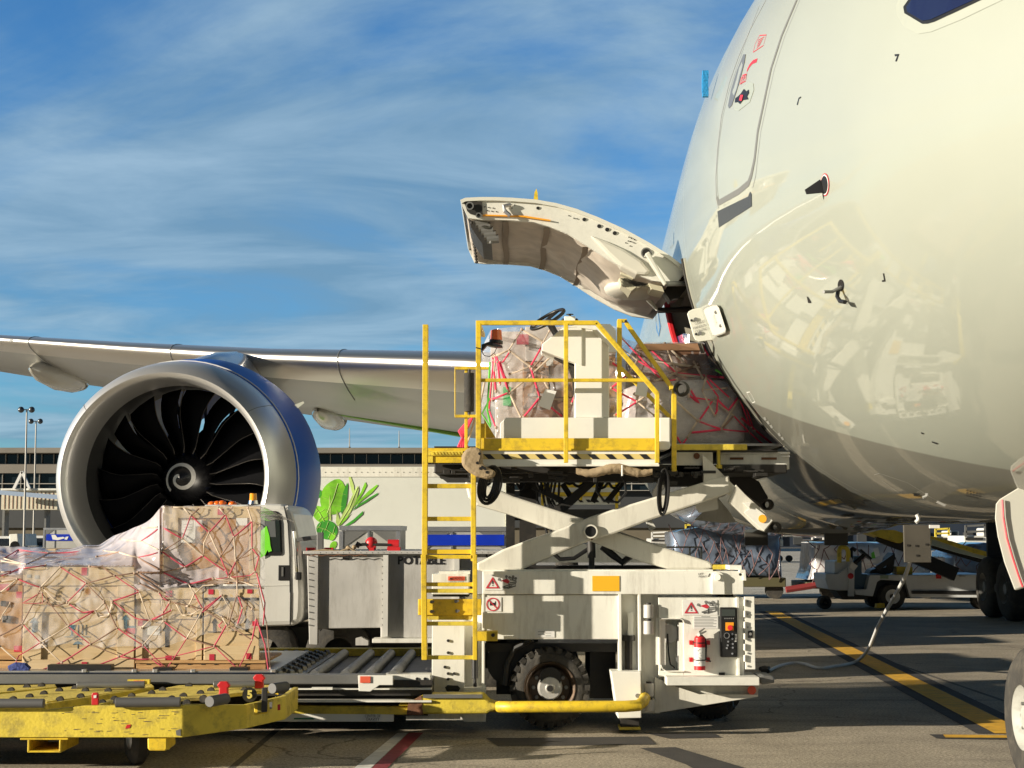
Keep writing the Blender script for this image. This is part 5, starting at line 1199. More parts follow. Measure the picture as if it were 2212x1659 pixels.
YR = YP - .06
gr = rail('guard_rail', [(1028, 697.5, 1291, 697.5)], YR); rail('guard_rail', [(1288, 697, 1420, 851)], YR)
rail('rail_post', [(1033.5, 699, 1033.5, 970)], YR, .047); rail('rail_post', [(1222.6, 699, 1222.6, 1000)], YR - .005, .04); rail('rail_post', [(1419.5, 849, 1419.5, 1000)], YR, .04)
rail('guard_rail', [(1035, 821.5, 1391, 821.5)], YR + .01, .032)
YR2 = YP + .75
rail('rail_post', [(1338, 692, 1338, 903)], YR2, .047); rail('guard_rail', [(1352, 697, 1451, 838)], YR2, .042); rail('guard_rail', [(1341, 795, 1449, 903)], YR2, .038); rail('rail_post', [(1456, 836, 1456, 1018)], YP + .12, .045)
rail('guard_rail', [(1334, 693, 1354, 693)], YR2, .035); rail('guard_rail', [(1446, 838, 1460, 838)], YP + .12, .04)
m = MB().cyl(P(1352, 694, YR2 - .05), P(1352, 694, YR2 + .05), .015, n=8).cyl(P(1447, 840, YR2 - .05), P(1447, 840, YR2 + .05), .015, n=8); m.build('bolt', M_drk, ld)
rail('rail_post', [(1042, 915, 1042, 970)], YP + .05, .07)
MB().slab([(1046, 905), (1071, 946), (1046, 946)], YP + .10, .02).build('gusset', M_yel, ld)
MB().bar(P(1033, 697, YR), P(1040, 697, YR) + Vector((0, .95, 0)), .035, .035).build('guard_rail', M_yel, ld)
# console
cs = MB().pbox(1092, 902, 1440, 948, YP + .06, .55).slab([(1080, 915), (1093, 902), (1093, 948), (1080, 948)], YP + .06, .55).build('console_base', M_wplat, ld, bevel=.006)
MB().slab([(1424, 902), (1448, 902), (1448, 968), (1444, 971), (1424, 971)], YP + .05, .5).build('console_base', M_wplat, ld, bevel=.01)
MB().slab([(1242, 706), (1255, 700), (1272, 704), (1316, 745), (1316, 902), (1242, 902)], YP + .09, .40).build('console_column', M_wplat, ld, bevel=.008)
hd = MB().slab([(1170, 748), (1171, 743), (1213, 710), (1222, 706), (1243, 705), (1258, 706), (1258, 790), (1218, 775), (1171, 757)], YP + .075, .42).build('console_head', M_wplat, ld, bevel=.008)
MB().slab([(1180, 760), (1218, 776), (1250, 790), (1250, 797), (1240, 791), (1213, 780)], YP + .2, .2).build('console_underside', M_drk, hd)
MB().slab([(1226, 787), (1243, 778), (1243, 880), (1236, 815)], YP + .2, .12).build('console_bracket', M_drk, hd)
MB().slab([(1215, 708), (1260, 699), (1280, 702), (1318, 742), (1315, 748), (1278, 712), (1245, 706)], YP + .072, .43).build('console_top', M_wht, hd)
swc = P(1183, 690, YP + .35); ax = (P(1183 - .52 * 60, 690 - .86 * 60, YP + .35) - swc).normalized(); ax = (ax + Vector((0, -.32, 0))).normalized()
sw = MB(); a_ = ax.cross(Vector((0, 1, 0))).normalized(); b2 = a_.cross(ax)
sw.tube([swc + a_ * .178 * math.cos(2 * math.pi * i / 36) + b2 * .178 * math.sin(2 * math.pi * i / 36) for i in range(37)], .017, 8)
for k in range(3):
    t = 2 * math.pi * k / 3 + .4; sw.bar(swc, swc + a_ * .17 * math.cos(t) + b2 * .17 * math.sin(t), .045, .015)
sw.cyl(swc - ax * .02, swc - ax * .16, .035, .03); sw.build('steering_wheel', M_blk, ld, smooth=50)
q = MB().pbox(1219, 683, 1243, 699, YP + .3, .15).build('indicator_box', M_wplat, ld, bevel=.006)
MB().cyl(P(1231, 679, YP + .36), P(1231, 683, YP + .36), .012, n=8).cyl(P(1231, 678.5, YP + .36), P(1231, 680, YP + .36), .035, n=8).build('knob', M_blk, q)
for x in (1217, 1245): MB().sphere(P(x, 692, YP + .36), .02, 10, 8).build('indicator_lamp', M_glass, q, smooth=True)
# beacon
bc = MB().cyl(P(1072, 735, YR + .1), P(1072, 714, YR + .1), .056, .050, n=24).sphere(P(1072, 715, YR + .1), .050, 20, 8, (1, 1, .35)).build('beacon', M_lamp, ld, smooth=40)
bs = MB().cyl(P(1072, 735, YR + .1), P(1071, 742, YR + .1), .064, .066, n=20).slab([(1040, 744), (1056, 738), (1085, 746), (1086, 749), (1070, 749), (1052, 745), (1040, 759)], YR + .02, .12).build('beacon_bracket', M_blk, bc, bevel=.003)
MB().tube([P(1074, 749, YR), P(1068, 762, YR), P(1058, 770, YR), P(1046, 768, YR), P(1040, 758, YR)], .004, 5).tube([P(1028, 751, YR - .03), P(1036, 753, YR - .03), P(1042, 755, YR - .02)], .006, 5).build('cable', M_blk, bc)
# left bumper roller in yellow bracket
YL = YP + .45
rb = MB().cyl(P(1013.5, 806, YL), P(1013.5, 889, YL), .048, n=20).build('roller_bumper', M_rub, ld, smooth=50)
rail('roller_bracket', [(982, 795.5, 1056, 795.5), (982, 899, 1035, 899)], YL, .028); rail('roller_bracket', [(983, 795, 983, 899)], YL, .010); rail('roller_bracket', [(1007, 795, 1007, 968)], YL + .02, .03)
MB().cyl(P(1013.5, 796, YL), P(1013.5, 899, YL), .015, n=8).build('roller_pin', M_drk, rb)
# ring roller right
rg = P(1472, 840, YP + .1); m = MB().lathe([(-.05, .045), (-.05, .060), (-.03, .073), (.03, .073), (.05, .060), (.05, .045)], rg, (.35, 1, 0), 28, close=True).build('ring_roller', M_rub, ld, smooth=50)
# left step platform
MB().pbox(919, 968, 1030, 975, YP + .2, .6).pbox(930, 983, 1020, 1000, YP + .2, .05).build('step_platform', M_yel, ld, bevel=.004)
MB().pbox(919, 974, 1000, 984, YP + .18, .04).build('step_edge', M_yelw, ld)
tp = MB()
for k in range(11): tp.slab([(932 + k * 7, 976), (936 + k * 7, 976), (939 + k * 7, 982), (935 + k * 7, 982)], YP + .17, .01)
tp.build('tread_pattern', M_yelw, ld)
MB().pbox(918, 976, 935, 999, YP + .19, .1).build('end_plate', M_yelw, ld); MB().pbox(940, 1012, 1000, 1021, YP + .4, .4).pbox(950, 1022, 1010, 1032, YP + .8, .4).build('underside_box', M_drk, ld)
# grimy padded bumper
m = MB(); pts = [(1030, 966), (1042, 972), (1043, 988), (1040, 998), (1050, 1008), (1072, 1018), (1068, 1030), (1052, 1035), (1030, 1030), (1010, 1018), (997, 1005), (997, 985), (1004, 972), (1016, 966)]
gp = m.slab(pts, YP - .22, .22).build('padded_bumper', M_beige, ld, bevel=.04)
m = MB()
for x, y in ((1036, 980), (1031, 1000), (1042, 1009), (1047, 1012), (1052, 1020), (1038, 1012)): m.cyl(P(x, y, YP - .225), P(x, y, YP - .2), .014, n=8)
m.build('bolt', M_blk, gp)
m = MB(); n_ = 30
for i in range(n_ + 1):
    x = 1244 + 165 * i / n_; r = .028 + .02 * math.sin(math.pi * i / n_) + .008 * noise.noise(Vector((i * .9, 0, 0)))
    c = P(x, 1017 + 5 * math.sin(i * .3), YP - .02)
    for k in range(10): t = 2 * math.pi * k / 10; rr = r * (1 + .25 * noise.noise(Vector((i * .8, k, 3)))); m.v.append(c + Vector((0, rr * math.cos(t), rr * math.sin(t))))
for i in range(n_):
    for k in range(10): m.f.append((i * 10 + k, i * 10 + (k + 1) % 10, (i + 1) * 10 + (k + 1) % 10, (i + 1) * 10 + k)); m.mi.append(0)
m.build('padded_roll', M_beige, ld, smooth=70)
MB().tube([P(1344, 1005, YP - .06), P(1344, 1028, YP - .07)], .008, 6).build('strap', M_decw, ld)
# ladder
YLd = 14.46
ly = MB().pbar(919.5, 702, 915.5, 1212, YLd, .05, .09).pbar(1023, 1000, 1022.5, 1212, YLd, .046, .09)
lad = ly.build('ladder', M_yel, ld, bevel=.004)
MB().pbar(915.5, 1198, 919, 1425, YLd - .04, .048, .09).build('ladder_rail', M_yel, lad, bevel=.004); MB().pbar(1026, 1198, 1026.5, 1425, YLd - .04, .04, .09).build('ladder_rail', M_yel, lad, bevel=.004)
for y in (1050, 1121, 1192): MB().pbox(920, y - 5, 1021, y + 4.5, YLd - .01, .09).build('rung', M_yel, lad, bevel=.003)
for y in (1203, 1262.5, 1276.5, 1347.5, 1420.5): MB().pbox(919, y - 4.2, 1024, y + 4.2, YLd - .045, .06).build('rung', M_yelw if y > 1270 else M_yel, lad, bevel=.003)
pl = MB().pbox(903, 1294, 1040, 1329, YLd + .04, .05).build('ladder_mount', M_yel, lad, bevel=.005)
MB().slab([(918, 1326), (1024, 1326), (1018, 1339), (925, 1339)], YLd + .06, .03).build('ladder_mount', M_yelw, lad)
MB().pbox(1030, 1364, 1075, 1385, YLd + .05, .18).build('mount_block', M_yel, lad, bevel=.006); MB().cyl(P(1065, 1372, YLd + .03), P(1065, 1372, YLd + .06), .018, n=8).build('bolt', M_drk, lad)
hk = MB()
for x, y in ((932, 1300), (985, 1299), (932, 1321), (987, 1320)): hk.cyl(P(x, y, YLd + .02), P(x, y, YLd + .05), .016, n=10).bar(P(x, y, YLd + .025), P(x + 6, y - 1, YLd + .025), .008, .014)
hk.build('hook', M_gry, pl)
# bridge arm towards the door
yb1 = MB().pbox(1462, 959.5, 1614, 972, YP + .25, .06).build('deck_edge', M_yelw, ld, bevel=.004)
b1 = MB().pbox(1460, 977, 1540, 1021, YP + .35, .1).build('bridge_beam', M_arm, ld, bevel=.006); MB().cyl(P(1505, 985, YP + .33), P(1505, 985, YP + .36), .03, n=16).build('bolt', MATS['rust'], b1)
b2_ = MB().pbox(1556, 979, 1705, 1014, YP + .45, .12).pbox(1552, 976, 1707, 981, YP + .43, .15).build('bridge_beam', M_wht, ld, bevel=.004)
MB().pbox(1577, 988, 1606, 993, YP + .44, .01).pbox(1645, 988, 1678, 993, YP + .44, .01).build('slot', MATS['rust'], b2_)
MB().pbox(1685, 977, 1701, 981, YP + .41, .03).build('lip_tab', M_decw, b2_); MB().pbox(1688, 984, 1706, 987, YP + .41, .03).build('lip_tab', M_decw, b2_)
MB().pbox(1550, 971, 1556, 1012, YP + .35, .08).cyl(P(1553, 1004, YP + .33), P(1553, 1012, YP + .33), .03, n=10).build('yellow_latch', M_yelw, ld)
MB().pbox(1462, 972, 1680, 977, YP + .4, 2.6).build('bridge_deck', M_drk, ld)
MB().pbox(938, 964, 1462, 968, YP + .75, 2.3).build('bridge_deck', M_drk, ld)
# hanging hood arm with orange dot
hd = MB().slab([(1517, 982), (1527, 990), (1624, 1087), (1593, 1079), (1560, 1060), (1520, 1042), (1519, 1010)], YP + .28, .05).build('hood_arm', M_arm, ld, bevel=.004)
h2 = MB().prism([P(1590, 1047, YP + .24), P(1612, 1070, YP + .24), P(1671, 1123, YP + .24), P(1669, 1127, YP + .24), P(1652, 1148, YP + .24), P(1640, 1144, YP + .24), P(1575, 1085, YP + .24)], (0, .10, 0)).build('hood_arm', M_arm, ld, bevel=.004)
h3 = MB().slab([(1604, 1086), (1623, 1084), (1618, 1098)], YP + .2, .03).slab([(1607, 1107), (1622, 1096), (1634, 1098), (1669, 1124), (1650, 1147)], YP + .225, .012).build('hood_tip', M_wplat, hd, bevel=.002)
MB().cyl(P(1647, 1120.5, YP + .215), P(1647, 1120.5, YP + .226), .038, n=24).build('orange_dot', M_org, hd)
MB().lathe([(-.05, .032), (-.05, .050), (.05, .050), (.05, .032)], P(1674, 1139, YP + .35), (.5, 1, 0), 22, close=True).lathe([(-.05, .035), (-.05, .055), (.05, .055), (.05, .035)], P(1657, 1090, YP + .9), (.5, 1, 0), 22, close=True).build('ring_roller', M_rub, ld, smooth=50)
MB().slab([(1600, 1020), (1640, 1040), (1660, 1075), (1650, 1095), (1560, 1030)], YP + 1.5, .3).build('hood_arm', M_drk, ld, bevel=.01)
MB().slab([(1513, 1077), (1549, 1073), (1552, 1100), (1510, 1108), (1502, 1095)], YB + .5, .02).build('deflector_plate', M_wplat, ld)
MB().slab([(1395, 1126), (1405, 1121), (1416, 1138), (1415, 1142), (1404, 1147)], YB + .9, .05).build('tag_plate', M_wplat, ld)
MB().slab([(1501, 1123), (1550, 1074), (1578, 1108), (1590, 1128), (1560, 1130)], YB + 1.9, .03).build('deflector_plate', M_arm, ld)
# hanging red straps at the left of the deck
# ---------------------------------------------------------------- fire extinguisher (lifts out of its bracket)
fx = thing('fire_extinguisher', 'red and white fire extinguisher strapped to the loader control cabinet', 'fire extinguisher', P(1511, 1450, YB - .08))
cx, Yx = 1511.5, YB - .075
bd = MB().cyl(P(cx, 1380, Yx), P(cx, 1447, Yx), .052, n=24).sphere(P(cx, 1380, Yx), .052, 24, 8, (1, 1, .7)).build('cylinder', M_red, fx, smooth=50)
MB().cyl(P(cx, 1398, Yx), P(cx, 1438, Yx), .0535, n=24, caps=False).build('label', M_decw, bd, smooth=50)
m = MB(); random.seed(9)
for k in range(16): x = cx + random.uniform(-9, 6); m.pbox(x, 1402 + k * 2.1, x + random.uniform(2, 5), 1403 + k * 2.1, Yx - .056, .002)
m.build('print', M_seam, bd)
MB().cyl(P(cx, 1370, Yx), P(cx, 1377, Yx), .018, n=10).slab([(cx - 2, 1368), (cx + 14, 1362), (cx + 15, 1365), (cx, 1373)], Yx, .02).slab([(cx - 2, 1364), (cx + 10, 1356), (cx + 12, 1358), (cx, 1368)], Yx, .02).build('valve', M_chr, fx, smooth=30)
MB().cyl(P(cx - 3, 1371, Yx - .05), P(cx - 3, 1371, Yx - .03), .016, n=12).build('gauge', M_decw, fx)
MB().tube([P(cx + 4, 1372, Yx - .02), P(cx + 12, 1380, Yx - .02), P(cx + 14, 1395, Yx - .02), P(cx + 13, 1425, Yx - .02), P(cx + 24, 1429, Yx - .02)], .008, 6).build('hose', M_blk, fx)
for y in (1388, 1425):
    MB().pbox(1490, y - 4, 1497, y + 5, Yx, .07).pbox(1526, y - 4, 1534, y + 5, Yx, .07).build('bracket', M_red, fx)
    MB().cyl(P(cx, y - 1, Yx), P(cx, y + 1.5, Yx), .056, n=24, caps=False).build('strap', M_blk, fx)
# ---------------------------------------------------------------- second loader behind
l2 = thing('cargo_loader', 'second cargo loader far behind, yellow rails and hazard-striped white platform', 'cargo loader', (P(1255, 0, 27).x, 27, 0))
f = MB().pbox(1170, 1071, 1340, 1090, 27, .1).build('front_fascia', M_wht, l2)
m = MB(); 
for k in range(9): x = 1180 + k * 17; m.slab([(x, 1079), (x + 8, 1079), (x + 13, 1085), (x + 5, 1085)], 26.99, .01)
m.build('hazard_stripe', M_dec, f); MB().pbox(1175, 1063, 1338, 1072, 26.95, .05).build('toe_board', M_yel, l2)
MB().pbox(1180, 1020, 1330, 1064, 27.6, .6).build('console_base', M_wplat, l2)
rl = MB()
for s in ((1170, 1030, 1340, 1030), (1170, 1050, 1340, 1050), (1172, 1028, 1172, 1100), (1255, 1028, 1255, 1080), (1332, 1028, 1332, 1100)): rl.pbar(*s, 26.9, .05)
rl.build('guard_rail', M_yel, l2)
MB().pbox(1150, 1100, 1400, 1118, 27, 3).build('platform_frame', M_drk, l2); MB().pbox(1120, 1175, 1440, 1215, 27, 2.5).build('chassis_beam', M_wht, l2)
MB().pbar(1150, 1180, 1380, 1105, 27.1, .2).pbar(1150, 1105, 1380, 1180, 27.4, .2).build('scissor_arm', M_arm, l2)
for x in (1180, 1380): MB().cyl(P(x, 1355, 26.9) + Vector((0, 0, .1)), P(x, 1355, 27.3) + Vector((0, 0, .1)), .45, n=20).build('wheel', M_rub, l2, smooth=50)
l2.location.z = 0
# ---------------------------------------------------------------- potable water truck
YT_ = 18.9
tk = thing('water_truck', 'white crew truck with grey service body lettered POTABLE WATER behind the netted crates', 'truck', (-1.2, 20, 0))
# cab: side profile seen, width away from the viewer
cab = [(520, 1100), (548, 1091), (575, 1088), (606, 1089), (622, 1094), (632, 1110), (640, 1140), (648, 1180), (653, 1230), (655, 1280), (654, 1320), (650, 1345), (630, 1352), (560, 1354), (480, 1354), (480, 1120)]
cb2 = MB().slab(cab, YT_, 1.9).build('cab', M_trk, tk, bevel=.06)
MB().slab([(560, 1104), (596, 1104), (604, 1110), (608, 1130), (610, 1196), (606, 1200), (560, 1200)], YT_ - .012, .02).build('window_frame', M_blk, cb2, bevel=.003)
MB().slab([(562, 1108), (594, 1108), (600, 1113), (604, 1132), (606, 1192), (562, 1192)], YT_ - .018, .01).build('window_glass', mat('green_tinted_glass', (.02, .03, .028), .06, spec=.8), cb2)
MB().slab([(574, 1116), (588, 1112), (594, 1124), (596, 1160), (570, 1160)], YT_ - .020, .002).build('headrest', mat('grey_seat', (.10, .11, .11), .8), cb2)
MB().slab([(562, 1148), (576, 1136), (582, 1158), (584, 1178), (587, 1190), (580, 1193), (578, 1188), (572, 1200), (562, 1205)], YT_ - .024, .003).build('hi_vis_vest', mat('hi_vis_green', (.18, .75, .02), .7), cb2)
sm = MB()
for pts in ([(614, 1094), (622, 1130), (626, 1200), (628, 1280), (626, 1350)],):
    for a, b in zip(pts, pts[1:]): sm.pbar(*a, *b, YT_ - .005, .014, .01)
sm.build('door_seam', M_blk, cb2)
sm = MB().pbar(615, 1096, 622, 1093, YT_ - .004, .02, .01).pbar(560, 1266, 628, 1264, YT_ - .004, .006, .006); sm.build('body_crease', M_trk, cb2)
dh = MB().pbox(601, 1221, 627, 1254, YT_ - .012, .02).build('door_handle', M_blk, cb2, bevel=.006); MB().pbox(608, 1225, 612, 1245, YT_ - .02, .01).build('lock', M_gry, dh)
gh = MB().tube([P(635, 1148, YT_ - .05), P(638, 1170, YT_ - .07), P(642, 1235, YT_ - .07), P(640, 1250, YT_ - .03)], .022, 8).build('grab_handle', M_chr, cb2, smooth=True)
MB().pbox(638, 1236, 650, 1253, YT_ - .1, .08).build('bracket', M_blk, cb2, bevel=.01)
bl = MB().cyl(P(547, 1084, YT_ + .6), P(547, 1066, YT_ + .6), .048, .042, n=20).build('beacon', M_amb, tk, smooth=40); MB().cyl(P(547, 1089, YT_ + .6), P(547, 1081, YT_ + .6), .065, .055, n=20).build('beacon_base', M_chr, bl)
MB().cyl(P(547, 1084, YT_ + .6), P(547, 1072, YT_ + .6), .03, n=12).build('bulb', M_org, bl)
for x, y in ((458, 1088), (470, 1087), (480, 1086), (502, 1088)): MB().sphere(P(x, y + 1, YT_ + .45), .045, 12, 8, (1.2, 1, .8)).build('roof_marker_lamp', M_lamp, tk, smooth=True)
MB().pbox(440, 1090, 540, 1100, YT_ + .2, 1.5).build('roof_edge', M_trk, tk, bevel=.05)
# service body
sb = MB().slab([(686, 1196), (1120, 1193), (1120, 1378), (822, 1378), (822, 1356), (700, 1358), (686, 1358)], YT_ - .05, 1.9).build('service_body', M_svc, tk, bevel=.01)
MB().slab([(663, 1200), (688, 1196), (686, 1393), (668, 1392)], YT_ - .10, .12).build('mud_panel', M_svc, tk, bevel=.006)
MB().pbox(655, 1190, 1125, 1197, YT_ - .12, 2.0).build('body_top', M_svc, tk, bevel=.006)
rb = MB()
for x in (830, 984, 1092): rb.pbox(x - 3, 1199, x + 8, 1375, YT_ - .12, .08)
rb.build('body_rib', M_trk, sb)
rv = MB()
for k in range(34):
    x = 692 + k * 12.5; rv.cyl(P(x, 1194, YT_ - .122), P(x, 1194, YT_ - .115), .006, n=6)
for k in range(11):
    for x in (668, 684, 826): rv.cyl(P(x, 1210 + k * 14, YT_ - (.052 if x == 684 else .122)), P(x, 1210 + k * 14, YT_ - .04), .006, n=6)
rv.build('rivet', M_gry, sb)
MB().pbox(804, 1380, 1125, 1389, YT_ - .2, .3).build('side_step', M_wht, tk, bevel=.006)
MB().slab([(768, 1379), (780, 1376), (795, 1384), (795, 1394), (768, 1394)], YT_, .2).build('mud_flap', M_svc, tk)
pl = MB().pbox(740, 1202, 754, 1209, YT_ - .065, .01).build('plate', M_drk, sb)
t = MB(); text_mb(t, 'POTABLE', P(910, 1211.5, YT_ - .056), .13, fit=(103 / 183), bold=.004); text_mb(t, 'WATER', P(1085, 1206.5, YT_ - .056), .13, fit=(74 / 183), bold=.004); t.build('lettering', M_dec, sb)
MB().slab([(600, 1354), (1125, 1354), (1125, 1460), (560, 1460)], YT_ + .35, 1.2).build('chassis', M_blk, tk)
for x in (590, 745, 1060): MB().lathe([(0, .18), (0, .34), (.04, .40), (.25, .40)], (P(x, 0, YT_ + .1).x, YT_ + .12, .40), (0, 1, 0), 32).build('wheel', M_rub, tk, smooth=50)
# hand pump, valves and red lamps on top
wp = MB().cyl(P(795, 1176, YT_ + .2), P(812, 1176, YT_ + .2), .062, n=18).cyl(P(838, 1176, YT_ + .2), P(862, 1176, YT_ + .2), .06, n=18).sphere(P(802, 1173, YT_ + .2), .075, 14, 10).build('pump', M_red, tk, smooth=40)
MB().tube([P(772, 1178, YT_ + .15), P(785, 1176, YT_ + .15), P(845, 1177, YT_ + .15)], .018, 8).cyl(P(770, 1182, YT_ + .15), P(776, 1172, YT_ + .15), .03, n=10).build('pump_shaft', M_drk, wp)
MB().pbox(797, 1182, 808, 1192, YT_ + .15, .1).pbox(836, 1182, 864, 1192, YT_ + .15, .12).build('pump_foot', M_red, wp)
MB().pbox(661, 1183, 680, 1190, YT_, .1).build('tail_lamp', M_red, tk); MB().pbox(700, 1183, 719, 1190, YT_, .1).build('tail_lamp', M_red, tk)
MB().pbar(692, 1150, 692, 1190, YT_, .075).pbar(640, 1166, 690, 1160, YT_ + .02, .05).build('filler_pipe', M_gry, tk, bevel=.006)
m = MB()
m.tube([P(668, 1192, YT_ - .1), P(700, 1188, YT_ - .1), P(735, 1191, YT_ - .1), P(755, 1184, YT_ - .1), P(770, 1192, YT_ - .1)], .012, 6).sphere(P(752, 1184, YT_ - .05), .03).sphere(P(765, 1182, YT_ - .05), .028)
m.build('hose_fitting', M_beige, tk)
MB().tube([P(660 + 12 * k, 1198 + (k % 2) * 3, YT_ - .13) for k in range(12)], .006, 5).build('cord', MATS['rust'], tk)
# ---------------------------------------------------------------- netted crates on the lowered platform
M_pine = None
def wood(name, c1, c2, sc=(1, 1, 14), rough=.6, knots=True):
    m = bpy.data.materials.new(name); m.use_nodes = True; nt = m.node_tree; N = nt.nodes; L = nt.links; b = N['Principled BSDF']
    tc = N.new('ShaderNodeTexCoord'); mp = N.new('ShaderNodeMapping'); mp.inputs['Scale'].default_value = sc; L.new(tc.outputs['Object'], mp.inputs[0])
    n = N.new('ShaderNodeTexNoise'); n.inputs['Scale'].default_value = 2.5; n.inputs['Detail'].default_value = 6; n.inputs['Distortion'].default_value = 1.2; L.new(mp.outputs[0], n.inputs[0])
    r = N.new('ShaderNodeMapRange'); r.inputs[1].default_value = .35; r.inputs[2].default_value = .65; L.new(n.outputs[0], r.inputs[0])
    x = N.new('ShaderNodeMix'); x.data_type = 'RGBA'; L.new(r.outputs[0], x.inputs[0]); x.inputs[6].default_value = (*c1, 1); x.inputs[7].default_value = (*c2, 1)
    v = N.new('ShaderNodeTexVoronoi'); v.inputs['Scale'].default_value = 2.6; L.new(tc.outputs['Object'], v.inputs[0])
    k = N.new('ShaderNodeMapRange'); k.inputs[1].default_value = .03; k.inputs[2].default_value = .06; k.inputs[3].default_value = .75 if knots else 0; k.inputs[4].default_value = 0; L.new(v.outputs['Distance'], k.inputs[0])
    y = N.new('ShaderNodeMix'); y.data_type = 'RGBA'; L.new(k.outputs[0], y.inputs[0]); L.new(x.outputs[2], y.inputs[6]); y.inputs[7].default_value = (.12, .06, .025, 1)
    L.new(y.outputs[2], b.inputs['Base Color']); b.inputs['Roughness'].default_value = rough
    MATS[name] = m; return m
M_pine = wood('pine_board', (.60, .46, .27), (.54, .40, .22)); M_ply = wood('plywood', (.57, .43, .25), (.52, .38, .20), (1.5, 1.5, 6)); M_kraft = wood('brown_board', (.45, .25, .10), (.42, .23, .085), (1, 1, 2), knots=False); M_pal = wood('pallet_wood', (.56, .34, .14), (.36, .19, .07))
M_blu = mat('blue_stencil', (.03, .13, .20), .7, var=.3, vscale=20); M_tape = mat('red_tape', (.48, .02, .05), .5, var=.2)
# aluminium air cargo pallet
ap = thing('air_cargo_pallet', 'black-edged aluminium air cargo pallet carrying the netted wooden crates', 'pallet', (-3.8, 15.8, zt))
MB().pbox(-170, 1449.5, 592, 1456.5, 14.36, 2.44).build('sheet', M_alu, ap); 
ed = MB().pbox(-170, 1453, 592, 1458, 14.34, .05).build('edge_rail', mat('dark_blue_edge', (.02, .03, .05), .35, metal=.6, dirt=.4, dscale=12), ap, bevel=.004)
for x in (177, 285, 412, 640 - 55, 330): MB().pbox(x, 1446, x + 10, 1453, 14.35, .05).build('tie_down_ring', M_alu, ap, bevel=.003)
zp = P(300, 1449.5, 14.4).z
grp = 'wooden crates under the net'
def arrow(parent, x0, y0, x1, y1, Y, m):
    w = x1 - x0; cx = (x0 + x1) / 2; h = y1 - y0
    return MB().slab([(cx, y0), (x1, y0 + h * .35), (cx + w * .22, y0 + h * .35), (cx + w * .22, y1), (cx - w * .22, y1), (cx - w * .22, y0 + h * .35), (x0, y0 + h * .35)], Y - .004, .003).build('arrow_stencil', m, parent)
def crate(name, lab, x0, y0, x1, y1, Y, dep, m, boards=(), battens=(), zb=None, skew=0.0):
    t = thing(name, lab, 'crate', (P((x0 + x1) / 2, 0, Y).x, Y + dep / 2, P(0, y1, Y).z), grp)
    q = MB().pbox(x0, y0, x1, y1, Y, dep)
    if skew: q.v = [v + Vector((-skew * (v.y - Y), 0, 0)) for v in q.v]
    bd = q.build('panel', m, t, bevel=.004)
    for (a, b, c, d, mm) in battens: MB().pbox(a, b, c, d, Y - .022, .022).build('batten', mm, t, bevel=.003)
    if boards:
        g = MB()
        for yy in boards: g.pbox(x0 + .4, yy, x1 - .4, yy + .7, Y - .003, .003)
        g.build('board_gap', M_brw, bd)
    return t, bd
def tape(parent, Y, *l):
    for (a, b, c, d) in l: MB().pbox(a, b, c, d, Y - .027, .004).build('red_tape', M_tape, parent)
YC = 14.62
# large front-left crate
t, bd = crate('wooden_crate', 'large pine crate with blue arrows and fragile symbols, front left of the netted pallet', 50, 1225, 290, 1441, YC, .95, M_ply, (1265, 1290, 1324),
    [(50, 1225, 290, 1265, M_pine), (50, 1291, 290, 1323, M_pine), (50, 1324, 90, 1425, M_pine), (253, 1266, 290, 1290, M_pine), (253, 1324, 290, 1425, M_pine), (50, 1425, 290, 1458, M_pine)])
tape(t, YC, (176, 1226, 188, 1243), (272, 1357, 292, 1369), (176, 1430, 188, 1447))
arrow(t, 64, 1334, 82, 1366, YC - .024, M_blu); arrow(t, 262, 1328, 280, 1358, YC - .024, M_blu)
for k in range(3): MB().cyl(P(78, 1348 + k * 6, YC - .027), P(78, 1348 + k * 6, YC - .024), .018, n=8).build('stencil', M_blu, t)
sy = MB(); 
sy.slab([(146, 1350), (164, 1350), (160, 1360), (156, 1363), (156, 1371), (161, 1373), (149, 1373), (154, 1371), (154, 1363), (149, 1359)], YC - .004, .003)
for x in (168, 177, 185): sy.pbox(x, 1350, x + 1.2, 1372, YC - .004, .003)
sy.pbox(140, 1375, 195, 1376.4, YC - .004, .003)
sy.slab([(157, 1393), (162, 1387), (168, 1385), (174, 1387), (179, 1393), (169, 1391)], YC - .004, .003).pbox(167.4, 1391, 168.6, 1401, YC - .004, .003)
for x in (160, 165, 171, 176): sy.pbox(x, 1380, x + 1, 1383, YC - .004, .003)
sy.build('handling_symbols', M_blu, bd)
m = MB()
for a in ((58, 1241), (75, 1243)): m.pbox(a[0], a[1], a[0] + 9, a[1] + 7, YC - .026, .002)
m.build('stamp', M_seaml, t); MB().pbox(272, 1352, 292, 1356, YC - .026, .003).build('stencil', M_blu, t)
m = MB()
for x, y in ((167, 1273), (171, 1276), (177, 1272), (250, 1312), (246, 1308)): m.cyl(P(x, y, YC - .006), P(x, y, YC), .018, n=10)
m.build('knot', M_drk, bd); MB().cyl(P(191, 1278, YC - .005), P(191, 1278, YC), .03, n=12).build('sticker', M_org, bd)
# far-left reddish box
t, bd = crate('crate', 'brown crate cut by the left frame edge beside the large pine crate', -120, 1243, 47, 1425, YC + .05, .9, M_kraft, (1300, 1345), [(-120, 1243, 47, 1262, M_pal), (-10, 1405, 47, 1425, M_pal)])
tape(t, YC + .05, (0, 1262, 20, 1275), (35, 1278, 47, 1292), (30, 1395, 47, 1408))
MB().pbox(-120, 1428, 48, 1447, YC + .05, .9).build('skid', M_pal, t)
m = MB().pbox(0, 1298, 12, 1310, YC + .02, .03).pbox(4, 1330, 22, 1345, YC + .02, .03).build('handle', M_blk, t, bevel=.01)
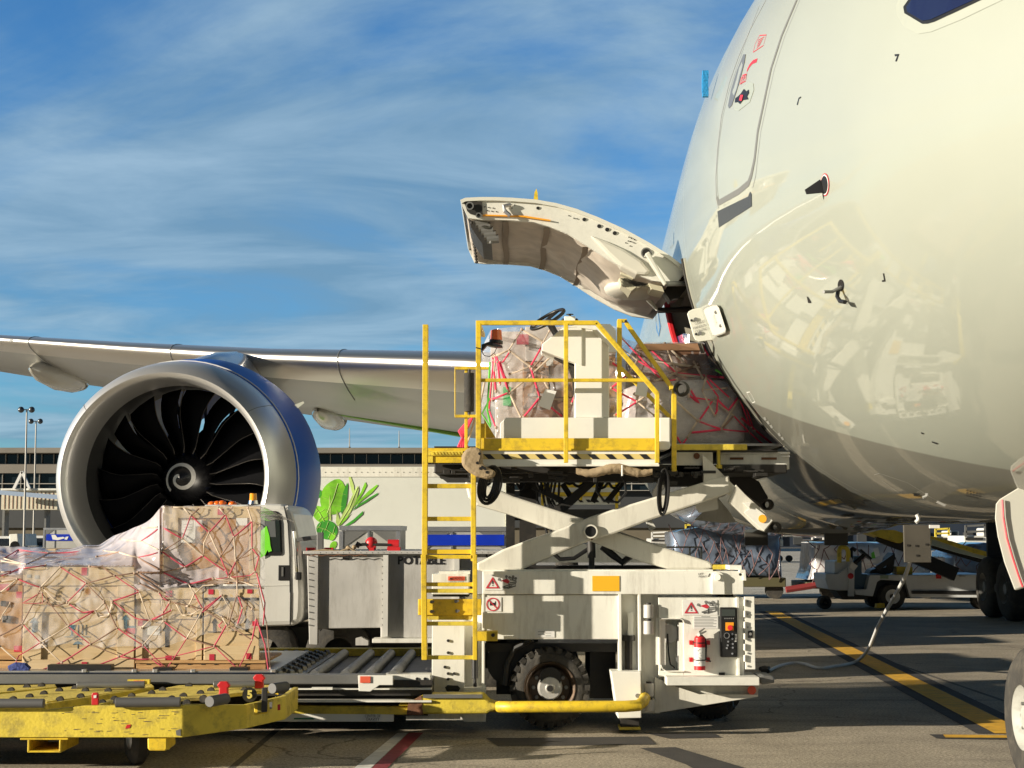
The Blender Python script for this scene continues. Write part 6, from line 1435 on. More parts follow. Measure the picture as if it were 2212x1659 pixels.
# upper rear-left light crate
t, bd = crate('wooden_crate', 'low pale crate lying behind the large one at the upper left under the plastic', -110, 1186, 120, 1300, YC + 1.05, 1.0, M_ply, (), [(-110, 1186, 4, 1300, M_pine), (20, 1186, 120, 1215, M_pine)])
tape(t, YC + 1.05, (24, 1188, 38, 1206))
# tall brown crate top right
t, bd = crate('wooden_crate', 'tall brown crate with white paper label standing highest at the right of the pallet', 352, 1094, 562, 1262, YC + .1, 1.0, M_kraft, (), [(352, 1094, 562, 1119, M_pine), (352, 1119, 384, 1262, M_pine), (538, 1119, 562, 1262, M_pine)], skew=.17)
tape(t, YC + .1, (470, 1099, 481, 1112)); lb = MB().pbox(392, 1124, 422, 1172, YC + .085, .004).build('paper_label', M_decw, t); MB().pbox(423, 1123, 438, 1137, YC + .085, .004).pbox(510, 1119, 534, 1135, YC + .07, .004).build('paper_label', M_decw, t)
for k in range(6): MB().pbox(396, 1132 + k * 6, 414, 1133 + k * 6, YC + .083, .002).build('print', M_seaml, lb) if k < 3 else None
MB().cyl(P(433, 1143, YC + .09), P(433, 1143, YC + .1), .03, n=14).build('sticker', M_org, t)
# filler crate behind, centre
t, bd = crate('wooden_crate', 'mid-height plain crate hidden behind the large pine crate in the centre of the load', 215, 1200, 352, 1300, YC + .55, 1.1, M_kraft, ())
# lower middle crate
t, bd = crate('wooden_crate', 'pine crate with one black arrow between the large crate and the end crate', 294, 1270, 437, 1426, YC, .95, M_ply, (1330, 1300), [(294, 1270, 437, 1294, M_pine), (294, 1326, 437, 1337, M_pine), (424, 1294, 437, 1426, M_pine), (294, 1337, 308, 1426, M_pine)])
tape(t, YC, (358, 1276, 372, 1290), (357, 1416, 371, 1429), (298, 1340, 308, 1352)); arrow(t, 351, 1345, 370, 1398, YC, M_dec); MB().pbox(312, 1352, 345, 1372, YC - .006, .004).build('paper_label', M_decw, t)
# right end crate
t, bd = crate('wooden_crate', 'right end crate with two black arrows and red tape squares on its corners', 441, 1273, 560, 1426, YC - .02, .95, M_ply, (1297, 1330), [(441, 1273, 560, 1291, M_pine), (441, 1292, 560, 1296, M_drk), (441, 1395, 560, 1426, M_pine)], skew=.17)
tape(t, YC - .02, (450, 1273, 461, 1284), (534, 1273, 545, 1282), (452, 1413, 463, 1427), (532, 1411, 543, 1424), (545, 1342, 558, 1352)); arrow(t, 456, 1335, 470, 1367, YC - .02, M_dec); arrow(t, 526, 1335, 540, 1365, YC - .02, M_dec)
MB().pbox(448, 1364, 478, 1366, YC - .026, .003).pbox(516, 1370, 546, 1372, YC - .026, .003).build('stencil', M_dec, t)
# wood pallet under the right crates
t = thing('wooden_pallet', 'weathered wooden pallet under the two right-hand crates', 'pallet', (-2.9, 15.1, zp))
MB().pbox(292, 1427, 574, 1433, YC - .06, 1.0).build('deck_board', M_pal, t, bevel=.003); MB().pbox(294, 1434, 574, 1447, YC - .04, .05).build('stringer', M_pal, t, bevel=.003)
m = MB()
for x in (316, 340, 375, 405, 434, 462, 500, 530): m.pbox(x, 1432.5, x + 8, 1436, YC - .045, .01)
m.build('gap', M_blk, t)
for (x0, x1) in ((102, 240), (330, 372), (495, 536)):
    y0 = 1442 if x0 > 300 else 1436
    o = MB().pbox(x0, y0, x1, 1449, 14.42, .12).build('lashing_block', M_blk, bevel=.004, origin=P((x0 + x1) / 2, 1449, 14.42)); tag(o, {102: 'long black dunnage block under the large pine crate', 330: 'short black dunnage block below the middle crate', 495: 'short black dunnage block below the right end crate'}[x0], 'block', 'black blocks on the pallet edge')
o = MB().tube([P(22, 1449, 14.45), P(36, 1442, 14.45), P(52, 1443, 14.45), P(60, 1450, 14.45)], .05, 8, .6).build('blue_sling', mat('blue_webbing', (.03, .05, .20), .8, bump=.5), origin=P(40, 1449, 14.45)); tag(o, 'bunched dark blue lashing sling at the left pallet corner', 'sling')
# plastic film
def film_mat(name, a0, a1, tint=(.80, .78, .80), sc=3.0, st=(1, 1, 1)):
    m = bpy.data.materials.new(name); m.use_nodes = True; nt = m.node_tree; N = nt.nodes; L = nt.links; b = N['Principled BSDF']
    b.inputs['Base Color'].default_value = (*tint, 1); b.inputs['Roughness'].default_value = .12
    tc = N.new('ShaderNodeTexCoord'); mp = N.new('ShaderNodeMapping'); mp.inputs['Scale'].default_value = st; L.new(tc.outputs['Object'], mp.inputs[0])
    n = N.new('ShaderNodeTexNoise'); n.inputs['Scale'].default_value = sc; n.inputs['Detail'].default_value = 8; n.inputs['Roughness'].default_value = .65; n.inputs['Distortion'].default_value = .6; L.new(mp.outputs[0], n.inputs[0])
    r = N.new('ShaderNodeMapRange'); r.inputs[1].default_value = .35; r.inputs[2].default_value = .7; r.inputs[3].default_value = a0; r.inputs[4].default_value = a1; L.new(n.outputs[0], r.inputs[0]); L.new(r.outputs[0], b.inputs['Alpha'])
    w = N.new('ShaderNodeTexNoise'); w.noise_type = 'RIDGED_MULTIFRACTAL'; w.inputs['Scale'].default_value = 3.5; w.inputs['Detail'].default_value = 5; w.inputs['Distortion'].default_value = 1.0; L.new(mp.outputs[0], w.inputs[0])
    bp = N.new('ShaderNodeBump'); bp.inputs['Strength'].default_value = 1.0; bp.inputs['Distance'].default_value = .04; L.new(w.outputs[0], bp.inputs['Height']); L.new(bp.outputs[0], b.inputs['Normal'])
    MATS[name] = m; return m
M_film = film_mat('clear_film', .08, .44); M_filmw = film_mat('milky_film', .58, .90, (.66, .60, .62))
PROF = [(-170, 1180), (0, 1180), (60, 1182), (130, 1186), (180, 1180), (215, 1176), (245, 1158), (275, 1147), (300, 1136), (330, 1116), (350, 1096), (360, 1093), (560, 1092), (566, 1096)]
FRONT = [(-170, 1240), (40, 1240), (52, 1223), (288, 1223), (294, 1234), (346, 1236), (351, 1110), (354, 1094), (566, 1096)]
def dfront(px, py):       # distance of the covering surface seen at a pixel
    t = interp(PROF, px); f = interp(FRONT, px)
    base = YC - .036 + (.10 if px > 345 and py < 1262 else 0)
    if py >= f: return base
    return base + (f - py) / max(8, f - t) * max(.18, min(1.15, 1.15 - (px - 220) / 125 * .97))
fm = MB(); nx, ny = 230, 80; random.seed(11)
for j in range(ny + 1):
    for i in range(nx + 1):
        x = -165 + (572 + 165) * i / nx; t = interp(PROF, x); bt = 1398 + 14 * noise.noise(Vector((x * .01, 0, 0))) - (max(0, x - 300) / 260) ** 1.2 * 48
        y = t + (bt - t) * (j / ny)
        d = dfront(x, y) + .015 * noise.noise(Vector((x * .018, y * .028, 2))) + .008 * noise.noise(Vector((x * .07, y * .05, 7))) - .008
        p = P(x, y, d); p.z += .02 * noise.noise(Vector((x * .03, 9, j * .1))) if j < 8 else 0
        fm.v.append(p)
for j in range(ny):
    for i in range(nx):
        x = -165 + 737 * i / nx; y = interp(PROF, x) + 230 * j / ny
        fm.f.append((j * (nx + 1) + i, j * (nx + 1) + i + 1, (j + 1) * (nx + 1) + i + 1, (j + 1) * (nx + 1) + i))
        t = interp(PROF, x); yy = t + (1398 - t) * j / ny; f = interp(FRONT, x)
        milky = (yy < f - 2 and x < 352) or (352 <= x < 352 + (yy - 1120) * .42 and yy < 1262) or (1238 < yy < 1266 and 300 < x < 470) or (290 < x < 440 and 1262 < yy < 1272)
        fm.mi.append(1 if milky else 0)
# top sheet running back over the load, right end skirt
for i in range(nx + 1):
    x = -165 + 737 * i / nx; p = fm.v[i]; fm.v.append(Vector((p.x, 16.7, p.z - .12)))
o_ = (ny + 1) * (nx + 1)
for i in range(nx): fm.f.append((i, i + 1, o_ + i + 1, o_ + i)); fm.mi.append(1)
ft = fm.build('plastic_sheet', [M_film, M_filmw], smooth=80, fixn=False, origin=(-3.8, 15, zp)); tag(ft, 'clear plastic sheet draped over the wooden crates in the left foreground', 'plastic sheet')
rs = MB(); 
for j in range(30):
    for i in range(4):
        y = 1100 + 345 * j / 29; d = YC - .05 + i * .8; x = 563 - i * 0 + 8 * noise.noise(Vector((y * .03, i, 0))) + (12 if y > 1380 else 0) * (j - 24) / 5 + 3
        q = P(x, y, YC); rs.v.append(Vector((q.x - .16 * (d - YC), d, q.z)))
for j in range(29):
    for i in range(3): rs.f.append((j * 4 + i, j * 4 + i + 1, (j + 1) * 4 + i + 1, (j + 1) * 4 + i)); rs.mi.append(0)
rs.build('end_skirt', M_film, ft, smooth=80, fixn=False)
# wrap band of pulled stretch film
bn = MB(); 
for i in range(60):
    x = -165 + 700 * i / 59
    for k in range(9):
        y = 1388 + k * 3 - (max(0, x - 150) / 380) ** 1.3 * 52 - k * .6 * math.sin(x * .01)
        y += (k - 4) * (max(0, x - 300) / 260) * 6
        bn.v.append(P(x, y, dfront(x, y) - .035 + .006 * (k % 2)))
for i in range(59):
    for k in range(8): bn.f.append((i * 9 + k, i * 9 + k + 1, (i + 1) * 9 + k + 1, (i + 1) * 9 + k)); bn.mi.append(0)
bn.build('stretch_band', film_mat('stretch_film', .10, .75, (.72, .66, .58), 3, (.3, 1, 40)), ft, smooth=80, fixn=False)
# cargo net traced knot by knot (coordinates in the enlarged crop)
NET = '''r 20,440 105,390 280,410|w 20,440 150,475|r 280,410 470,400|w 150,475 0,455|b 150,475 280,410|w 0,520 60,515|r 0,545 110,500 265,480|w 350,490 235,610|r 350,490 500,585|b 500,585 665,540|b 520,487 595,490 665,540|r 665,540 810,635|b 665,540 780,525|r 500,585 390,695|b 500,585 605,690|r 810,635 650,690|r 235,610 100,560|w 100,560 0,575|w 100,560 0,640|b 235,620 135,810|r 235,640 130,700 250,700 245,640|b 240,640 395,835|w 250,615 330,690 390,695|b 250,690 310,720 390,697|r 400,705 480,755 560,742|r 400,830 550,745|b 605,690 680,845|w 395,835 235,930|r 135,825 235,930|r 395,835 525,940|b 680,845 525,940|w 235,930 355,1045|r 235,930 110,1005 95,1030|r 95,1030 100,1130|w 0,950 95,1030|r 525,940 360,1045|b 525,940 690,1005|r 355,1045 410,1115|r 355,1045 130,1130|r 410,1115 680,1020 830,945|r 680,845 830,945|r 655,690 790,790 870,800|r 690,1010 790,1025 880,1025 965,1085|r 830,945 965,1080|w 830,945 950,805|r 950,805 1085,905|r 1085,905 1005,1030 960,1090|b 1085,905 1245,950|r 1245,950 1010,1010 880,1025|r 1245,950 1385,1085|r 1385,1085 1465,915|w 1085,905 1170,755|r 1245,950 1320,820|b 1320,820 1180,735|b 1320,820 1465,915|r 1465,915 1490,790|r 935,255 820,340|w 935,255 820,262|r 935,255 1060,325|w 820,340 700,330|w 820,340 940,400|r 940,400 800,435|r 940,400 1075,490|b 1060,325 940,400|r 1075,490 1180,425|w 1060,325 1180,425|b 1075,490 945,520|b 945,520 800,520|w 800,435 690,405|w 690,405 600,395|b 690,405 560,430|r 945,520 1095,590|b 800,435 945,520|r 1095,590 1235,555|w 1095,590 1130,645|r 1180,425 1310,515|r 1110,190 1060,325|w 1110,190 1065,145 1000,142|r 1110,190 1215,290|b 1110,190 1160,147|r 1215,290 1310,185|w 1310,185 1270,142|b 1310,185 1350,147|r 1310,185 1360,315|w 1215,290 1280,430|w 1215,290 1185,350 1185,410|r 1360,315 1465,225|w 1360,315 1370,460|b 1360,315 1280,430|w 1465,225 1440,147|r 1465,225 1465,380|b 1465,225 1510,250|r 1280,430 1310,500 1330,550|r 1370,460 1330,540|b 1370,460 1380,595|b 1465,380 1375,450|r 1465,380 1505,430 1480,520|b 1465,380 1480,520|r 1310,515 1330,545|w 1330,545 1380,570 1500,605|r 1240,560 1330,550 1450,540 1480,520|w 1235,555 1370,575|w 1130,645 1180,600 1330,580|w 1130,645 1100,710 1080,720|r 1130,645 1180,735|r 1180,735 1290,655|w 1290,655 1335,730 1325,790|r 1290,655 1170,760|b 1380,640 1330,820|r 1385,660 1410,730 1380,825|w 1375,575 1380,660|b 1385,660 1465,735|b 925,640 985,690|r 925,640 945,670 985,690|b 925,640 810,585|r 985,700 940,770 880,800|w 950,805 940,680|w 810,635 840,720 870,800 820,845|r 870,800 1000,740|b 985,690 1090,715 1180,735|w 1020,700 1060,770 1100,770 1160,740|w 605,700 555,745 575,780 630,770 650,700|b 780,530 950,640|b 0,890 130,820|w 60,700 20,760 0,800|r 0,1100 30,1115|b 800,520 925,600|r 1490,520 1540,700 1530,830|b 1500,600 1550,820 1570,1080|r 1490,790 1540,940 1560,1090|w 1290,780 1320,830|r 1290,850 1270,830 1300,800|r 1380,825 1410,730|b 1500,600 1530,615'''
net = thing('cargo_net', 'pink, white and brown cargo net tied over the wooden crates in the foreground', 'cargo net', P(300, 1449, 14.5))
M_knot = mat('knot_cord', (.45, .33, .26), .8, var=.5, vscale=15)
cols = {'r': M_redp, 'w': M_whtw, 'b': M_brw}; mbs = {k: MB() for k in cols}; knots = MB(); ks = set()
rnd = random.Random(4)
def net_edges(txt, conv, dep, rr=.0058, lift=.016):
    for e in txt.split('|'):
        c, *pts = e.split(); pp = [tuple(map(float, p.split(','))) for p in pts]; W3 = []
        for i, (a, b) in enumerate(zip(pp, pp[1:])):
            for k in range(5):
                x = a[0] + (b[0] - a[0]) * k / 5; y = a[1] + (b[1] - a[1]) * k / 5 + 2.0 * math.sin(math.pi * k / 5); q = conv(x, y); W3.append(P(q[0], q[1], dep(*q) - lift - .012 * math.sin(math.pi * k / 5)))
        q = conv(*pp[-1]); W3.append(P(q[0], q[1], dep(*q) - lift)); mbs[c].tube(W3, rr * rnd.uniform(.8, 1.3), 6, .4)
        for p in (pp[0], pp[-1]):
            if p not in ks: ks.add(p); q = conv(*p); knots.sphere(P(q[0], q[1], dep(*q) - lift - .004), rr * rnd.uniform(1.1, 1.7), 8, 6, (1, .7, 1.2))
net_edges(NET, z1, dfront)
mbs['r'].build('pink_webbing', M_redp, net, smooth=60)['kind'] = 'stuff'; mbs['w'].build('cream_webbing', M_whtw, net, smooth=60)['kind'] = 'stuff'; mbs['b'].build('brown_webbing', M_brw, net, smooth=60)['kind'] = 'stuff'; knots.build('knot', M_knot, net, smooth=True)['kind'] = 'stuff'
# ---------------------------------------------------------------- wrapped load on the raised bridge
bp_ = thing('air_cargo_pallet', 'thin aluminium pallet being rolled from the raised loader deck into the hold', 'pallet', (.8, 16.4, P(1300, 962, 15.4).z))
MB().pbox(1050, 958, 1690, 963, 15.35, 2.3).build('sheet', M_alu, bp_)
YW = 15.42
ULT = [(1040, 760), (1048, 738), (1060, 714), (1100, 709), (1160, 703), (1240, 702), (1330, 706), (1343, 726), (1352, 735), (1376, 741), (1520, 741), (1545, 775), (1568, 815), (1585, 824), (1600, 850), (1612, 880), (1618, 938), (1625, 958)]
def dw(px, py):
    d = YW
    if 1352 < px < 1570 and py < 815: d += .25 + (815 - py) / 74 * .12
    if px < 1075: d += (1075 - px) / 35 * .25
    if px > 1590: d += (px - 1590) / 35 * .2
    return d
rb1 = thing('wrapped_carton_stack', 'brown cartons seen through film at the left end of the raised deck', 'carton stack', P(1150, 958, YW + .2))
M_cart = mat('carton', (.34, .19, .10), .7, var=.15, vscale=3); M_cartd = mat('dark_carton', (.20, .10, .055), .6, var=.2, vscale=3); M_cartp = mat('pale_carton', (.55, .50, .46), .7, var=.1)
for k, (a, b, c, d, m_, e) in enumerate(((1060, 716, 1135, 800, M_cartp, .3), (1135, 706, 1240, 780, M_cartp, .25), (1070, 800, 1130, 958, M_cartp, .28), (1130, 782, 1186, 958, M_cart, .15), (1188, 770, 1330, 858, M_cart, .2), (1140, 860, 1330, 958, M_cartd, .12), (1240, 712, 1330, 768, M_cartp, .3))):
    MB().pbox(a, b, c, d, YW + e, 1.8).build('carton', m_, rb1, bevel=.006)
MB().pbox(1087, 836, 1104, 876, YW + .26, .03).build('green_label', mat('bright_green_label', (.02, .45, .10), .5), rb1); MB().pbox(1116, 722, 1142, 744, YW + .22, .02).build('red_label', M_redp, rb1); MB().pbox(1180, 756, 1195, 790, YW + .12, .02).build('paper_label', M_decw, rb1)
MB().pbox(1140, 850, 1180, 856, YW + .14, .02).build('tape', M_cartp, rb1)
rb2 = thing('carton', 'large dark brown carton on top of the load entering the aircraft hold', 'carton', P(1450, 815, YW + .3))
MB().slab([(1376, 742), (1519, 741), (1523, 760), (1540, 806), (1560, 822), (1376, 822)], YW + .30, 1.6).build('box', M_cartd, rb2, bevel=.01)
MB().slab([(1376, 743), (1519, 742), (1522, 757), (1380, 757)], YW + .28, .03).build('flap', M_cart, rb2, bevel=.004)
rb3 = thing('wrapped_bale', 'grey film-wrapped bale at the hold door below the dark brown carton', 'wrapped load', P(1500, 958, YW + .2))
def blob_prism(name, pts, Y, dep, m, parent, seed=1, amp=.03, nn=18):
    mb = MB(); n = len(pts)
    W3 = [P(x, y, Y) for x, y in pts]; c = sum(W3, Vector()) / n; rows = []
    for r, (s, dy_) in enumerate(((0.02, -.02), (.35, -.02), (.65, -.01), (.86, .01), (.96, .05), (1.0, .14), (1.0, dep * .5), (1.0, dep))):
        for i in range(n * 4):
            a = W3[(i // 4) % n]; b = W3[(i // 4 + 1) % n]; p = a.lerp(b, (i % 4) / 4); q = c + (p - c) * s
            q = q + Vector((0, dy_ + amp * noise.noise(q * 3.1 + Vector((seed, 0, 0))) + amp * .6 * noise.noise(Vector((q.x * 2, q.z * 12, seed))), amp * .4 * noise.noise(q * 5)))
            mb.v.append(q)
    N4 = n * 4
    for r in range(7):
        for i in range(N4): mb.f.append((r * N4 + i, r * N4 + (i + 1) % N4, (r + 1) * N4 + (i + 1) % N4, (r + 1) * N4 + i)); mb.mi.append(0)
    mb.f.append(tuple(range(N4))); mb.mi.append(0)
    return mb.build(name, m, parent, smooth=70)
M_wrap = mat('grey_film_wrap', (.62, .57, .57), .22, var=.15, vscale=2, bump=.8, bscale=9, coat=.3)
blob_prism('bale', [(1340, 900), (1350, 838), (1400, 822), (1480, 818), (1560, 818), (1588, 828), (1604, 862), (1612, 900), (1614, 950), (1600, 957), (1460, 957), (1340, 957)], YW + .02, 1.9, M_wrap, rb3)
MB().slab([(1586, 850), (1606, 862), (1650, 930), (1690, 958), (1600, 958)], YW + .5, 1.4).build('bale_end', M_wrap, rb3)
# film over the load
fw = MB(); nx, ny = 90, 34
for j in range(ny + 1):
    for i in range(nx + 1):
        x = 1040 + 585 * i / nx; t = interp(ULT, x) - 2; y = t + (958 - t) * j / ny
        fw.v.append(P(x, y, dw(x, y) + .05 * noise.noise(Vector((x * .02, y * .03, 5))) + .02 * noise.noise(Vector((x * .09, y * .04, 1))) - .03))
for j in range(ny):
    for i in range(nx): fw.f.append((j * (nx + 1) + i, j * (nx + 1) + i + 1, (j + 1) * (nx + 1) + i + 1, (j + 1) * (nx + 1) + i)); fw.mi.append(0)
o_ = len(fw.v)
for i in range(nx + 1): p = fw.v[i]; fw.v.append(Vector((p.x, 17.4, p.z - .03)))
for i in range(nx): fw.f.append((i, i + 1, o_ + i + 1, o_ + i)); fw.mi.append(0)
ff = fw.build('plastic_sheet', [film_mat('wrap_film', .10, .42, (.74, .72, .72), 3.0, (1, 1, 2.2))], smooth=80, fixn=False, origin=P(1300, 958, YW)); tag(ff, 'clear plastic film wrapped around the load on the raised deck', 'plastic sheet')
sk = MB()
for k in range(8):
    sk.v += [P(1040 + 3 * math.sin(k), 960 - k * 28, YW + .2 + .0), Vector((P(1036 + 4 * math.cos(k), 0, YW).x, 17.4, P(0, 960 - k * 28, YW).z))]
for k in range(7): sk.f.append((2 * k, 2 * k + 1, 2 * k + 3, 2 * k + 2)); sk.mi.append(0)
sk.build('end_skirt', MATS['wrap_film'], ff, smooth=80, fixn=False)
# papers hanging on it
for (pts, lab) in (([(1178, 840), (1202, 845), (1188, 886), (1162, 876)], 'white document sheet hanging on the net left of the console'), ([(1380, 812), (1404, 816), (1396, 858), (1372, 852)], 'white document sheet on the net right of the console')):
    o = MB().slab(pts, YW - .10, .003).build('paper_sheet', M_decw, origin=P(*pts[0], YW - .1)); tag(o, lab, 'paper')
NET2 = '''w 595,410 670,290|w 670,290 800,365|w 595,410 720,505|w 720,505 600,550|r 800,365 720,505|r 720,505 775,685|w 595,410 500,450|r 600,420 560,480 500,475|r 775,685 680,800|w 600,660 665,800|w 590,665 720,560|r 590,660 480,700|w 775,685 915,700|w 790,570 830,640|r 775,690 910,800|r 600,660 545,480|w 830,300 790,370|b 850,380 730,520|w 890,400 740,540|r 500,440 520,650|r 520,440 590,640|r 505,470 480,760|r 530,480 545,610|w 515,450 500,700|r 480,760 520,860|r 590,600 510,440|r 980,660 960,720|w 1240,390 1340,470|r 1250,340 1480,580|r 1340,470 1500,560|w 1340,470 1290,550|r 1190,480 1290,545|r 1290,545 1190,630|r 1190,630 1340,710|r 1340,710 1210,790|w 1340,710 1440,790|w 1340,710 1440,640|w 1290,545 1420,600|w 1500,370 1570,540|w 1500,370 1620,490|r 1410,400 1570,545|b 1570,545 1690,490|w 1420,470 1700,510|w 1670,480 1720,570|r 1720,380 1760,450|w 1760,450 1870,560|r 1570,545 1740,560 1870,570|w 1440,590 1560,545|w 1570,550 1720,565|r 1500,590 1570,580|r 1740,560 1880,690|w 1740,570 1720,640|r 1740,580 1810,680 1800,780|w 1720,640 1860,630|r 1780,700 1700,820|w 1560,700 1690,820|w 1690,820 1630,920|r 1690,820 1830,870|r 1650,890 1830,870|r 1830,870 1990,885|r 1570,910 1600,960|r 1630,920 1600,960|w 1780,700 1900,790|r 1800,690 1870,760 1930,680|r 1640,680 1770,700|w 1720,650 1790,790|r 1790,790 1810,750|r 1900,790 1990,885|w 1940,680 1830,860|r 1990,885 2080,965|r 1940,800 2130,960|r 1920,650 2000,860|r 1960,700 2020,880|b 1900,790 1830,870|r 1650,640 1700,720 1640,670'''
net2 = thing('cargo_net', 'bright pink and white cargo net over the load on the raised deck', 'cargo net', P(1300, 958, YW - .1))
M_pk2 = mat('bright_pink_webbing', (0.80, .05, .12), .7, var=.2)
mbs = {k: MB() for k in cols}; knots = MB(); ks = set()
net_edges(NET2, zA, dw, .0085, .05)
for k in range(5): mbs['r'].tube([P(*zA(385 - k * 9, 800 + 8 * k), YW - .15), P(*zA(345 - k * 10, 880), YW - .15), P(*zA(300 + k * 14, 975), YW - .12)], .012, 6, .4)
mbs['w'].tube([P(*zA(455, 590), YW - .15), P(*zA(430, 720), YW - .15), P(*zA(350, 960), YW - .12)], .01, 6, .4)
for k, n_ in (('r', 'pink_webbing'), ('w', 'cream_webbing'), ('b', 'brown_webbing')): mbs[k].build(n_, M_pk2 if k == 'r' else cols[k], net2, smooth=60)['kind'] = 'stuff'
knots.build('knot', M_knot, net2, smooth=True)['kind'] = 'stuff'
MB().tube([P(*zA(x, y), YW - .13) for x, y in ((485, 480), (480, 600), (470, 760), (490, 850))], .010, 6, .5).tube([P(*zA(x, y), YW - .13) for x, y in ((485, 690), (440, 780), (490, 860))], .008, 6, .5).tube([P(*zA(x, y), YW - .10) for x, y in ((1795, 525), (1830, 545), (1865, 560))], .010, 6, .5).build('green_strap', M_grn, net2)
# white striped box behind the console
o = MB().slab([(1262, 699), (1318, 700), (1330, 712), (1332, 760), (1262, 760)], YP + .62, .1).build('cardboard_sign', M_decw, origin=P(1300, 760, YP + .62)); tag(o, 'white sheet with black stripes on the wrapped load behind the console', 'sign')
s_ = MB()
for x in (1268, 1287, 1310): s_.slab([(x, 706), (x + 7, 701), (x + 4, 716), (x - 2, 722)], YP + .61, .005)
s_.build('black_stripe', M_dec, o)
# ---------------------------------------------------------------- yellow pallet dolly, lower left
dl = thing('pallet_dolly', 'empty scuffed yellow pallet dolly with rollers at the lower left', 'dolly', (-3.6, 12.9, 0))
def zG(x, y): return ((x / 1.8433) / 1.8228, (2600 + y / 1.8433) / 1.8228)
YD = 12.2
def GT(px, py, z=.53): return G(px, py, z)
# outline of the deck in plan (from the photo: near edge, clipped corner, right end)
zt_ = .51; zb_ = .245
cor = [(-6.2, YD), (P(394, 0, YD).x, YD), G(556, 1512, zt_).to_2d()[:], G(624, 1493, zt_).to_2d()[:]]
cor = [(-6.2, 12.2), (-2.55, 12.2), (-2.02, 12.62), (-1.86, 13.05), (-1.86, 13.95), (-6.2, 13.95)]
fr = MB(); n = len(cor) - 1
for i in range(n):
    a, b = cor[i], cor[i + 1]
    fr.prism([(a[0], a[1], zb_ + (.0 if i < 1 else .02 * i)), (b[0], b[1], zb_ + (.0 if i < 1 else .02 * (i + 1))), (b[0], b[1], zt_), (a[0], a[1], zt_)], (0.0 if i not in (3,) else -.03, .03 if i != 3 else 0, 0))
# near face split in two panels
frame = MB().slab([zG(-700, 325), zG(335, 322), zG(335, 360), zG(618, 330), zG(1325, 325), zG(1325, 560), zG(-700, 560)], YD, .05).build('side_beam', M_yelw, dl, bevel=.005)
MB().prism([P(*zG(1325, 325), YD), P(*zG(1325, 560), YD), Vector((-2.07, 12.46, .32)), Vector((-2.07, 12.46, .50))], (-.02, .04, 0)).build('corner_beam', M_yelw, dl, bevel=.004)
MB().prism([Vector((-2.07, 12.46, .32)), Vector((-2.07, 12.46, .50)), Vector((-1.863, 13.13, .50)), Vector((-1.863, 13.13, .31))], (-.04, .02, 0)).build('corner_beam', M_yelw, dl, bevel=.004)
MB().prism([Vector((-1.863, 13.13, .31)), Vector((-1.863, 13.13, .50)), Vector((-1.863, 13.9, .50)), Vector((-1.863, 13.9, .31))], (-.04, 0, 0)).build('end_beam', M_yelw, dl, bevel=.004)
# cross decks (perforated yellow panels) with gaps
M_deck = mat('yellow_tread_deck', (.78, .62, .12), .6, dirt=.6, dcol=(.16, .12, .05), dscale=20, bump=.8, bscale=160)
def deck(pts, name='deck_panel'):
    w = [G(*zG(x, y), zt_ - .015) for x, y in pts]
    o = MB().prism(w, (0, 0, -.03)).build(name, M_deck, dl, bevel=.003); return o
def yside(x0, y0, x1, y1, h=.10):
    a = G(*zG(x0, y0), zt_ - .01); b = G(*zG(x1, y1), zt_ - .01)
    MB().prism([a, b, b - Vector((0, 0, h)), a - Vector((0, 0, h))], (-.03, .0, 0)).build('deck_side', M_yelw, dl)
deck([(-700, 232), (0, 232), (410, 190), (400, 175), (0, 180), (-700, 190)]); yside(-300, 262, 408, 195, .07)
deck([(-700, 300), (340, 300), (1118, 190), (1100, 172), (560, 185), (0, 245), (-700, 250)]); yside(340, 315, 1118, 195, .10)
deck([(760, 290), (1500, 265), (1730, 235), (2080, 200), (1990, 178), (1300, 180)]); yside(620, 350, 800, 300, .10)
MB().box(-6.2, -2.65, YD + .1, 13.9, .28, .40).build('underframe', M_drk, dl)
# rollers along edges, castors
M_roll = mat('dull_roller', (.12, .12, .12), .6, metal=.3, dirt=.3)
def rol(x0, y0, x1, y1, z, r, m=M_roll):
    a = G(*zG(x0, y0), z); b = G(*zG(x1, y1), z); o = MB().cyl(a, b, r, n=18).build('roller', m, dl, smooth=50, bevel=.003); return o
rol(-300, 312, 320, 312, .545, .035); rol(840, 306, 1310, 303, .55, .038); rol(1520, 300, 1640, 278, .56, .042); rol(1975, 205, 2075, 190, .60, .042); rol(560, 180, 1050, 176, .54, .03, M_gry); rol(1550, 175, 1850, 172, .54, .03, M_gry)
for pts in ([(1520, 285), (1535, 282), (1570, 320), (1568, 352), (1525, 342)], [(1950, 205), (1975, 195), (2020, 225), (2018, 250), (1952, 228)]):
    c = G(*zG(*pts[0]), .55); MB().slab([zG(*p) for p in pts], c.y - .03, .012).build('roller_bracket', M_yel, dl)
cs = [(95, 282), (215, 262), (318, 240), (585, 260), (435, 282), (545, 200), (620, 218), (785, 220), (930, 198), (195, 190), (80, 215), (302, 182), (740, 305), (830, 280), (955, 258), (1100, 237), (1180, 213), (1245, 276), (1330, 256), (1455, 236), (1530, 215), (1475, 272), (1370, 182), (1775, 212), (430, 218), (650, 190), (1355, 305)]
for i, (x, y) in enumerate(cs):
    c = G(*zG(x, y + 6), zt_ - .015); o = MB().cyl(c + Vector((0, -.02, 0)), c + Vector((0, .02, 0)), .030, n=14).build('castor', M_rub, dl, smooth=50)
